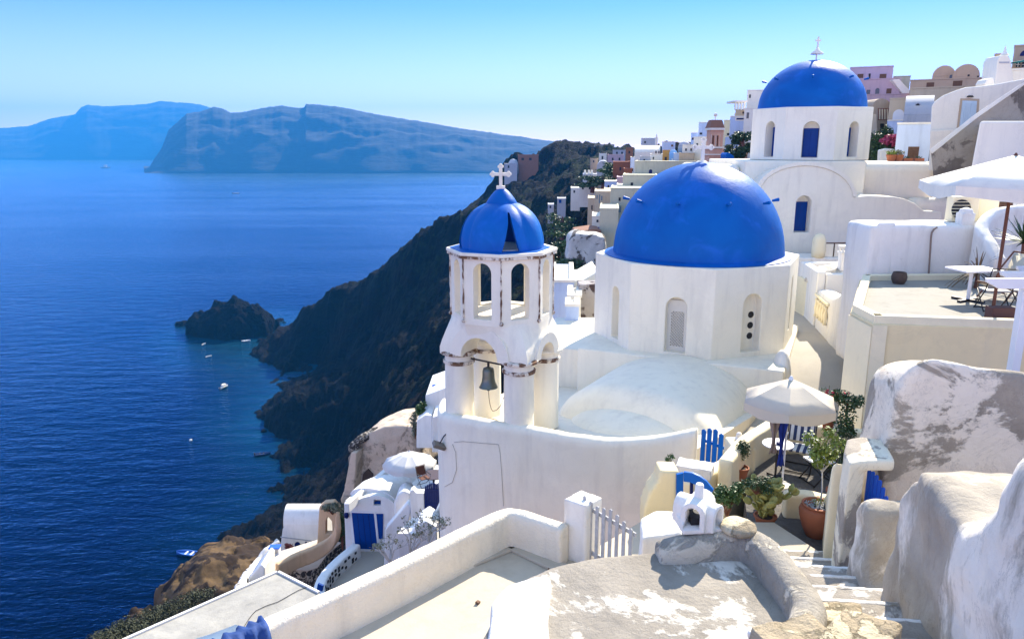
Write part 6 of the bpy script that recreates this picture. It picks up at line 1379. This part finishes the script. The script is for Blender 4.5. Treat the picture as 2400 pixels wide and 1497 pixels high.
# flat roof wing behind with umbrella terrace
fl2 = [PY(806, 1180, 36.4), PY(908, 1092, 42.5), PY(990, 1075, 43.5), PY(1050, 1100, 40), PY(985, 1150, 36.5), PY(930, 1178, 36.2)]
z_ = -18.1
pp2 = [PZ(808, 1172, z_), PZ(908, 1090, z_), PZ(1000, 1070, z_), PZ(1060, 1110, z_), PZ(985, 1155, z_), PZ(925, 1164, z_)]
B().prism([(p_.x, p_.y) for p_ in pp2], -24, z_ - .02).done('roof_terrace', COOLW, None, label='sunny white roof terrace under the white ten sided umbrella', cat='roof', bev=.03)
w_ = [PZ(806, 1180, z_ + .35), PZ(908, 1092, z_ + .35)]
B().ext([w_[0], w_[1], w_[1] + Vector((.25, 0, 0)), w_[0] + Vector((.25, 0, 0))], (0, 0, -.5)).done('terrace_parapet', COOLW, label='low white parapet along the left edge of the umbrella terrace', cat='wall', bev=.03)
b = B(); M_ = PZ(868, 1140, z_); M2 = PZ(895, 1145, z_)
rings = [[Vector((M_.x - .2 + .55 * i_ * 3.2 - 1.2 + 0, 0, 0)) for _ in range(1)] for i_ in range(1)]
ax = (PZ(925, 1105, z_) - PZ(875, 1150, z_)).normalized(); sx_ = Vector((ax.y, -ax.x, 0)); c0 = PZ(873, 1163, z_)
b.loft([[c0 + ax * t_ + sx_ * (1.35 * s__ * math.cos(math.pi * j / 16)) + Vector((0, 0, -.1 + .55 * s__ * math.sin(math.pi * j / 16))) for j in range(17)] for t_, s__ in ((0, 1), (1.2, 1), (2.0, .8), (2.4, .3))])
b.done('vault_roof', COOLW, gh, sm=True, ang=40)
q = PZ(966, 1148, z_)
umbrella('ten_sided_umbrella', 'bright white ten sided umbrella on the lower left roof terrace', (q.x, q.y - .6, z_), 1.42, 2.5, .62, 10, flat('white_fabric', (.66, .64, .6), .8, .05), WMETAL, .18, rad(12), .025)
# shaded seating under it by the tower wall
ds = [PZ(1000, 1130, -17.9), PZ(1050, 1130, -17.9)]
lt = thing('lounge_table', 'dark round table in the shade right of the ten sided umbrella', 'table', tuple(PY(1018, 1135, 35)))
q = PY(1016, 1112, 35); B().lathe(tuple(q), [(.05, -.02), (.6, -.02), (.6, .02), (.05, .02)], 20).done('tabletop', flat('dark_table', (.06, .03, .035), .5), lt); B().tube([q, q + Vector((0, 0, -.75))], .05, 8).done('table_leg', METAL, lt)
q = PY(994, 1138, 34.6); chair('terrace_chair', 'brown chair in the shade right of the ten sided umbrella', tuple(q), .6, WOODB, METAL)
# tall blue gate between white pillars
Gy = 33
tg = thing('slatted_gate', 'tall navy blue slatted gate with arched top left of the courtyard wall', 'gate', tuple(PY(1014, 1218, Gy)))
for k in range(9):
    u = 996 + 4.3 * k; vt_ = 1140 - 8 * math.sin(math.pi * (k + .5) / 9)
    B().ext([PY(u, 1222, Gy), PY(u + 3.6, 1222, Gy), PY(u + 3.6, vt_, Gy), PY(u, vt_ + .5, Gy)], (0, .05, 0)).done('slat', NAVY, tg)
for v in (1146, 1180, 1212): B().ext([PY(995, v, Gy - .03), PY(1035, v, Gy - .03), PY(1035, v + 4, Gy - .03), PY(995, v + 4, Gy - .03)], (0, .03, 0)).done('rail', NAVY, tg)
B().ext([PY(u, v, Gy + .12) for u, v in ((994, 1224), (994, 1150), (1036, 1150), (1036, 1224))], (0, .04, 0)).done('backing', NAVY, tg)
solid('gate_pillar', COOLW, [(964, 1240), (960, 1152), (968, 1147), (975, 1155), (994, 1156), (997, 1240)], Gy + .1, (0, .5, 0), label='white pillar with notched top left of the navy slatted gate', cat='pillar')
solid('slanting_wall', COOLW, [(1000, 1250), (1040, 1160), (1048, 1150), (1052, 1260)], 31.5, (0, .6, 0), label='bright white sloping stair side right of the navy slatted gate', cat='wall')
solid('curved_terrace_wall', COOLW, [(925, 1290), (923, 1180), (930, 1160), (945, 1150), (962, 1156), (966, 1290)], 34.5, (0, 1.2, 0), .12, label='curved white wall between vaulted house and notched pillar', cat='wall')
solid('stair_wall', COOLW, [(900, 1330), (903, 1240), (955, 1180), (963, 1186), (960, 1210), (930, 1330)], 33.4, (0, .6, 0), .06, label='white diagonal stair wall right of the blue double door', cat='wall')
stp = thing('white_steps', 'little flight of white steps below the navy slatted gate', 'steps', tuple(PY(985, 1240, 32)))
for k in range(6):
    a_ = PY(990 - 6 * k, 1212 + 6 * k, 32.4 - .25 * k); B().box(a_.x - .5, a_.x + .35, a_.y - .3, a_.y, a_.z - 1.2, a_.z).done('step', COOLW, stp, bev=.02)
solid('slanting_wall', COOLW, [(925, 1330), (960, 1250), (985, 1222), (1000, 1232), (1000, 1330)], 31, (0, .5, 0), .06, label='white stair cheek below the little white steps', cat='wall')
solid('corner_block', COOLW, [(972, 1300), (974, 1236), (998, 1220), (1024, 1236), (1026, 1300)], 30.2, (0, 1.5, 0), .08, label='small white cube block just above the long parapet', cat='wall')
# white cubes beside the tower
tw = thing('white_cube_house', 'white cube house with navy window and terrace against the bell tower wall', 'house', tuple(PY(1020, 1040, 42)))
solid('upper_wall', COOLW, [(999, 1050), (997, 926), (1060, 903), (1060, 1050)], 42, (0, 4, 0), .05, tw)
solid('terrace_wall', COOLW, [(976, 1050), (977, 985), (998, 972), (1012, 974), (1014, 1050)], 40.5, (0, 2, 0), .05, tw)
solid('lower_wall', COOLW, [(1013, 1060), (1013, 978), (1060, 964), (1060, 1060)], 39.5, (0, 2, 0), .05, tw)
B().ext([PY(u, v, 39.46) for u, v in ((1031, 1011), (1031, 1000), (1046, 1001), (1046, 1013))], (0, .06, 0)).done('window', NAVY, tw)
q = PY(1034, 918, 43.5); umbrella('blue_umbrella', 'tiny bright blue umbrella on the white cube house roof', (q.x, 43.5, q.z - .2), .55, .75, .12, 8, flat('bright_blue_fabric', (.01, .16, .75), .7), WMETAL, .05, 0, .02)
q = PY(1034, 922, 43); t9 = thing('roof_table', 'small pale table under the tiny blue umbrella', 'table', tuple(q)); B().lathe(tuple(q + Vector((0, 0, .25))), [(.02, 0), (.4, 0), (.4, .03), (.02, .03)], 14).done('tabletop', WHITE2, t9); B().tube([q, q + Vector((0, 0, .26))], .03, 6).done('table_leg', METAL, t9)
q = PY(984, 958, 41.5); bush('green_bush', 'bright green bush left of the white cube house', tuple(q), (.42, .35, .5), 700, .09, LEAFM[0], 81)
q = PY(972, 990, 42); bush('dry_bush', 'dry grey shrub hanging below the bright green bush', tuple(q), (.35, .35, .95), 700, .08, LEAFM[3], 82)
# ruined beige building
b = B(); b.ext([PY(u, v, 45.5) for u, v in ((795, 1180), (812, 1115), (822, 1040), (845, 1022), (870, 1010), (900, 1000), (930, 998), (968, 1000), (985, 1010), (990, 1100), (930, 1180))], (1.0, 3.5, 0))
clay(b, 'ruined_building', BEIGE, None, .14, 4, .22, .7, 21, label='beige roofless ruin with rubble wall behind the umbrella terrace', cat='ruin')
path2 = spline([PY(818, 1046, 45), PY(840, 1024, 45.3), PY(866, 1008, 45.8), PY(895, 997, 46.3), PY(930, 995, 46.8), PY(966, 997, 47)], .2)
clay(wallstrip(path2, .5, [p_.z - .55 for p_ in path2]), 'rubble_wall', RUB, None, .07, 2, .1, 2, 22, label='dark speckled rubble wall curving over the beige ruin', cat='wall')
solid('ruin_buttress', BEIGE, [(800, 1180), (822, 1060), (836, 1060), (828, 1180)], 44.6, (.3, 1, 0), .08, label='narrow tapering beige buttress at the left end of the ruin', cat='buttress')
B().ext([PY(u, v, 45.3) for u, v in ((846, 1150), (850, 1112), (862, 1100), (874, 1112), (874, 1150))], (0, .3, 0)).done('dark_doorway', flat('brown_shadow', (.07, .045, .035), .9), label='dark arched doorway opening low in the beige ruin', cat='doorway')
# vaulted chapel low left
vc = thing('small_vaulted_house', 'little white vaulted house low on the left above the sea', 'house', tuple(PY(705, 1290, 47)))
o_ = [(654, 1300), (662, 1235), (672, 1208), (688, 1196), (706, 1192), (756, 1200), (762, 1300)]
solid('wall', COOLW, [(654, 1305), (662, 1240), (668, 1226), (757, 1228), (760, 1305)], 47, (.2, 2.0, 0), .05, vc)
a_, c_ = PY(664, 1232, 47.0), PY(757, 1232, 47.0); rr = .95
B().loft([[Vector((x, 47.0 + rr - rr * math.cos(math.pi * j / 14), a_.z - .05 + 1.15 * math.sin(math.pi * j / 14))) for j in range(15)] for x in (a_.x, c_.x)]).done('vault_roof', COOLW, vc, sm=True, ang=40)
for u, v, r_ in ((697, 1277, .2), (717, 1272, .08)):
    q = PY(u, v, 46.95); B().lathe(tuple(q), [(r_, -.01), (r_, .0)], 14).done('x', DARK, vc) if False else B().ext([q + Vector((r_ * math.cos(k * .5236), 0, r_ * 1.2 * math.sin(k * .5236))) for k in range(12)], (0, .08, 0)).done('round_window', NAVY, vc)
B().ext([PY(657, 1257, 46.96), PY(730, 1266, 46.96), PY(730, 1268, 46.96), PY(657, 1259, 46.96)], (0, .05, 0)).done('string_course', MC['grey'], vc)
q = PY(645, 1292, 44); bt_ = thing('blue_table', 'bright blue table in front of the little vaulted house', 'table', tuple(q)); B().obox(tuple(q + Vector((0, 0, .35))), (.35, .25, .04)).done('tabletop', flat('vivid_blue', (.01, .12, .7)), bt_)
for sx2 in (-1, 1): B().obox(tuple(q + Vector((sx2 * .28, 0, .1))), (.03, .2, .25)).done('leg', WMETAL, bt_)
q = PY(676, 1278, 46); bush('red_flower_bush', 'reddish flower shrub against the little vaulted house', tuple(q), (.35, .25, .28), 260, .07, flat('dull_red', (.25, .06, .05), .7), 83)
# orange wall, arch, terrace with stone front
TANP = plaster('orange_plaster', (.62, .42, .25), (.4, .25, .14), .5, .4)
pth3 = [PZ(648, 1322, -24.3), PZ(690, 1298, -24.2), PZ(730, 1282, -24.0), PZ(765, 1262, -23.6), PZ(785, 1240, -22.9), PZ(792, 1215, -22.0), PZ(790, 1190, -21.3)]
clay(wallstrip(spline(pth3, .2), .34, [p_.z - 1.0 for p_ in spline(pth3, .2)], .3), 'orange_wall', TANP, None, .08, 2, .03, label='orange tan curved wall sweeping down to the stone terrace', cat='wall')
solid('arched_ruin_wall', TANP, [(742, 1290), (748, 1188), (760, 1178), (782, 1176), (795, 1190), (797, 1260), (770, 1290)], 43.6, (0, .5, 0), .06, label='tan ruined wall with arched opening under dry creepers', cat='wall', cuts=[B().ext([PY(u, v, 43) for u, v in ((758, 1262), (758, 1232), (764, 1222), (772, 1232), (774, 1262))], (0, 2, 0))])
q = PY(778, 1190, 43.2); bush('dry_creeper', 'dry yellowish creeper draped over the tan arched wall', tuple(q), (.75, .4, .4), 700, .09, LEAFM[3], 84)
q = PY(800, 1240, 42); bush('dry_creeper', 'dark green creeper hanging left of the blue double door', tuple(q), (.3, .3, 1.3), 800, .08, LEAFM[1], 85)
tp3 = [(600, 1325), (652, 1316), (760, 1262), (800, 1272), (765, 1302), (745, 1330), (720, 1338), (610, 1332)]
B().prism([XY(u, v, -25.4) for u, v in tp3], -31, -25.42).done('stone_terrace', RUB, label='brown rubble stone terrace block with tan top', cat='terrace', bev=.04)
B().prism([XY(u, v, -25.4) for u, v in tp3], -25.41, -25.36).done('terrace_paving', plaster('tan_floor', (.55, .42, .32), (.4, .3, .22), .5, .3), kind='structure')
B().prism([XY(u, v, -25.7) for u, v in ((590, 1330), (655, 1290), (745, 1262), (750, 1290), (652, 1330))], -31, -25.75).done('lower_terrace', plaster('pale_floor', (.62, .56, .48), (.4, .36, .3), .5, .3), kind='structure')
wpl = spline([PY(652, 1262, 46), PY(620, 1290, 45), PY(600, 1315, 44), PY(575, 1345, 40), PY(560, 1372, 37), PY(540, 1400, 34)], .3)
clay(wallstrip(wpl, .5, [p_.z - 1.6 for p_ in wpl]), 'ragged_wall', weathered('ragged_lime', (.74, .70, .64), (.1, .09, .08), .42, 1.2, 1, 1), None, .1, 2, .15, 1.6, 23, label='ragged white wall descending along the cliff edge at far left', cat='wall')
solid('pale_house_end', COOLW, [(572, 1400), (584, 1352), (612, 1322), (620, 1330), (622, 1400)], 39, (0, 2, 0), .08, label='pale wedge shaped house end beside the stone terrace', cat='house')
# sunken courtyard in front of the blue doors with a holed curved wall
cz2 = -21.0
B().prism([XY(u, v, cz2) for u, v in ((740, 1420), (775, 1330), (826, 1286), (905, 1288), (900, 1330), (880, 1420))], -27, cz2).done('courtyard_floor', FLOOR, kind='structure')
hw = spline([PZ(750, 1400, -20.3), PZ(748, 1375, -20.3), PZ(760, 1345, -20.3), PZ(790, 1312, -20.3), PZ(822, 1285, -20.3), PZ(836, 1272, -20.3)], .15)
hww = clay(wallstrip(hw, .55, -24, .3), 'curved_wall', COOLW, None, .08, 3, .02, label='curved white wall with rows of small holes beside the sunken courtyard', cat='wall')
hb_ = B(); rnd = random.Random(8)
for i in range(6, len(hw) - 3, 2):
    d = (hw[i + 1] - hw[i - 1]).normalized(); s_ = Vector((d.y, -d.x, 0))
    for z in (-.16, -.38, -.55):
        if rnd.random() < .7:
            q = hw[i] + s_ * .275 + Vector((0, 0, z + rnd.uniform(-.04, .04))); hb_.obox(tuple(q), (.03, .075, .06), math.atan2(d.y, d.x) + 1.57)
h_o = hb_.done('wall_holes', DARK, hww)
q = PY(751, 1375, 31.0); B().obox(tuple(q), (.14, .05, .16), -.25, 0, .25).done('leaning_board', BLUED, label='small blue panel leaning at the end of the holed curved wall', cat='panel')
# sparse shrub in front
def sparse(name, label, base, spread, h, n, seed, leafm):
    rt = thing(name, label, 'shrub', base); rnd = random.Random(seed); b = B(); lb_ = B(); L = Vector(base)
    for k in range(n):
        a = rnd.uniform(-1, 1); e_ = L + Vector((a * spread, rnd.uniform(-.3, .3), h * rnd.uniform(.5, 1))); m0 = L.lerp(e_, .5) + Vector((rnd.uniform(-.1, .1), 0, .1))
        b.tube([L, m0, e_], [.02, .014, .006], 4)
        for _ in range(5):
            t_ = rnd.uniform(.4, 1); q = m0.lerp(e_, t_); e2_ = q + Vector((rnd.uniform(-.2, .2), rnd.uniform(-.1, .1), rnd.uniform(0, .22))); b.tube([q, e2_], [.007, .004], 4)
            leaf_cloud(lb_, [(tuple(e2_), (.06, .06, .06))], 6, .03, rnd.randint(0, 9999))
    b.done('branches', WOODW, rt); lb_.done('leaves', leafm, rt); return rt
sparse('bare_shrub', 'sparse grey shrub in front of the diagonal stair wall', tuple(PZ(962, 1300, -8.4)), .4, .75, 7, 5, LEAFM[3])
sparse('bare_shrub', 'sparse twiggy shrub just above the long parapet near the white cube', tuple(PZ(1005, 1275, -8.0)), .45, .45, 7, 6, LEAFM[3])
sparse('bare_shrub', 'low sparse shrub left over the sunken courtyard edge', tuple(PZ(915, 1318, -8.6)), .35, .5, 6, 7, LEAFM[3])
clay(B().prism([XY(1060, 1262, -9.3), XY(1095, 1240, -9.3), XY(1160, 1226, -9.3), XY(1290, 1190, -9.3), XY(1480, 1205, -9.3), XY(1500, 1300, -9.3), XY(1200, 1330, -9.3), XY(1090, 1330, -9.3)], -12, -9.35), 'rubble_ground', flat('dark_rubble', (.10, .085, .08), .95, .4, 5, 1.0, obj=False, dist=.06), None, .1, 3, .2, 2.2, 31, kind='structure')
b = B(); rnd = random.Random(3)
for k in range(70):
    u = rnd.uniform(1235, 1500); q = PZ(u, 1205 + rnd.uniform(-12, 60), -9.0); b.obox(tuple(q), (rnd.uniform(.06, .16), rnd.uniform(.06, .14), rnd.uniform(.05, .1)), rnd.random() * 3, rnd.random(), rnd.random())
b.done('loose_rubble', MC['stone'], kind='stuff', label='heap of loose dark building stones behind the white gate', bev=.02)
# grey flat roof at the lower left with the awning umbrella
rz_ = -12.0
rp2 = [PZ(286, 1500, rz_), PZ(652, 1338, rz_), PZ(750, 1388, rz_), PZ(700, 1500, rz_), PZ(560, 1620, rz_), PZ(180, 1620, rz_)]
gr_ = thing('flat_roofed_house', 'house with a plain grey concrete flat roof at the lower left', 'house', (rp2[0].x + 3, rp2[0].y + 2, -22))
B().prism([(p_.x, p_.y) for p_ in rp2], -26, rz_ - .06).done('wall', MC['pink'], gr_)
B().prism([(p_.x, p_.y) for p_ in rp2], rz_ - .055, rz_).done('roof', weathered('grey_roof_screed', (.44, .42, .37), (.34, .33, .31), .5, .5, 1, .4, soft=.15), gr_, bev=.02)
lip = B()
for a_, c_ in ((rp2[0], rp2[1]), (rp2[1], rp2[2])):
    d = (c_ - a_).normalized(); s_ = Vector((d.y, -d.x, 0)); lip.ext([a_, c_, c_ + s_ * .07, a_ + s_ * .07], (0, 0, .05))
lip.done('roof_lip', COOLW, gr_)
B().tube(spline([PZ(560, 1486, rz_ + .02), PZ(600, 1430, rz_ + .02), PZ(650, 1410, rz_ + .02), PZ(700, 1382, rz_ + .02), PZ(735, 1370, rz_ + .02)], .2), .009, 5).done('roof_cable', METAL, label='thin cable lying across the grey flat roof', cat='cable')
q = PY(480, 1535, 10.0)
umbrella('white_umbrella', 'white umbrella top cut by the bottom left edge of the picture', (q.x, 10.0, q.z - 2.6), 1.25, 2.6, .35, 6, WHITE2, WMETAL, .2, rad(30), .03)
B().prism([(q.x - 2.5, 8.5), (q.x + 1.6, 8.5), (q.x + 1.6, 11), (q.x - 2.5, 11)], -14, q.z - 2.6).done('lower_terrace', FLOORL, kind='structure')
# shrubs along the cliff edge at the lower left
rnd = random.Random(77); b = B(); bl_ = []
for k in range(46):
    f = k / 45; u = 225 + (480 - 225) * f + rnd.uniform(-10, 10); v = 1500 - (1500 - 1398) * f + rnd.uniform(-12, 16); q = PY(u, v, 36 + 14 * f); bl_.append((tuple(q), (.7, .7, .45)))
leaf_cloud(b, bl_, 9000, .09, 78, .45); b.done('cliff_scrub', flat('olive_scrub', (.05, .06, .025), .8, .3), kind='stuff', label='olive green scrub along the cliff edge at lower left')
pr_ = []
cp_ = PY(520, 1375, 62)
HILM = weathered('brown_scrub_rock', (.11, .07, .035), (.035, .022, .015), .5, .35, 1, 1.2)
hc = PY(505, 1395, 66)
rockmass('brown_hillock', (hc.x, hc.y + 2, hc.z - 3.0), 6.4, 8, 6.6, 8.8, HILM, 110, .05, kind='structure')
rockmass('brown_hillock', (hc.x - 5, hc.y - 3, hc.z - 6), 5, 6, 6.0, 5.1, HILM, 70, .14, kind='structure')
# ================================================================== BOATS
def boat(name, label, u, v, L_, rz, hullm, topm, cabin=False, motor=True, group='boats moored in the bay'):
    q = PZ(u, v, SEA); rt = thing(name, label, 'boat', (0, 0, 0), group); n_ = 12; rings = []
    for k in range(n_ + 1):
        f = k / n_; x = (f - .5) * L_; w_ = .19 * L_ * (min(1, (1 - f) * 2.6) ** .6) * (.85 + .15 * min(1, f * 5)); h = .11 * L_ * (1 + .5 * f * f)
        rings.append([(x, -w_, h), (x, -w_ * .85, h * .4), (x, -w_ * .3, -.02 * L_), (x, w_ * .3, -.02 * L_), (x, w_ * .85, h * .4), (x, w_, h), (x, w_ * .8, h), (x, w_ * .7, h * .45), (x, -w_ * .7, h * .45), (x, -w_ * .8, h)])
    B().loft(rings).done('hull', hullm, rt, sm=True, ang=40)
    for f in (.3, .55): B().obox(((f - .5) * L_, 0, .09 * L_), (.04 * L_, .14 * L_, .01 * L_)).done('bench', topm, rt)
    if cabin:
        B().obox((.0, 0, .2 * L_), (.16 * L_, .12 * L_, .1 * L_), 0, 0, 0, .85).done('cabin', topm, rt, bev=.03); B().obox((-.02, 0, .31 * L_), (.2 * L_, .14 * L_, .012 * L_)).done('canopy', topm, rt)
        B().obox((.155 * L_, 0, .22 * L_), (.012 * L_, .09 * L_, .05 * L_)).done('windscreen', GLASS, rt)
    if motor: B().obox((-.52 * L_, 0, .1 * L_), (.04 * L_, .04 * L_, .09 * L_)).done('outboard_motor', METAL, rt, bev=.02)
    rt.location = (q.x, q.y, SEA + .05); rt.rotation_euler = (0, 0, rz); return rt
RED = flat('red_paint', (.4, .04, .03), .5); LB = flat('blue_boat_paint', (.03, .14, .5), .5)
boat('motor_boat', 'small white motor boat with cabin canopy and red stripe in mid bay', 525, 908, 5.6, rad(70), WMETAL, WHITE2, True)
boat('rowing_boat', 'dark blue open boat moored close under the dark cliff', 616, 1066, 6.0, rad(12), flat('dark_blue_boat', (.01, .03, .12), .5), METAL)
boat('inflatable_boat', 'blue open boat with black motor nearest at the lower left', 440, 1300, 7.2, rad(172), LB, WMETAL)
boat('rowing_boat', 'tiny white boat beside the rock islet shadow', 577, 800, 5.5, rad(15), WMETAL, WHITE2)
boat('rowing_boat', 'tiny white and grey boat below the left tip of the islet', 478, 807, 3.6, rad(80), WMETAL, METAL)
boat('rowing_boat', 'tiny white boat between islet and cabin motor boat', 489, 836, 3.8, rad(50), WMETAL, METAL)
q = PZ(447, 1032, SEA); B().ball((q.x, q.y, SEA + .2), .6, 12, .8).done('mooring_buoy', WMETAL, label='white mooring buoy alone in the lower bay', cat='buoy', sm=True)
q = PZ(553, 454, SEA); boat('distant_boat', 'tiny white boat far out on the open water', 553, 454, 16, rad(10), WMETAL, WHITE2)
boat('distant_ferry', 'faint white vessel near the far island shore', 247, 394, 50, rad(5), WMETAL, WHITE2, True, False)
make_haze()
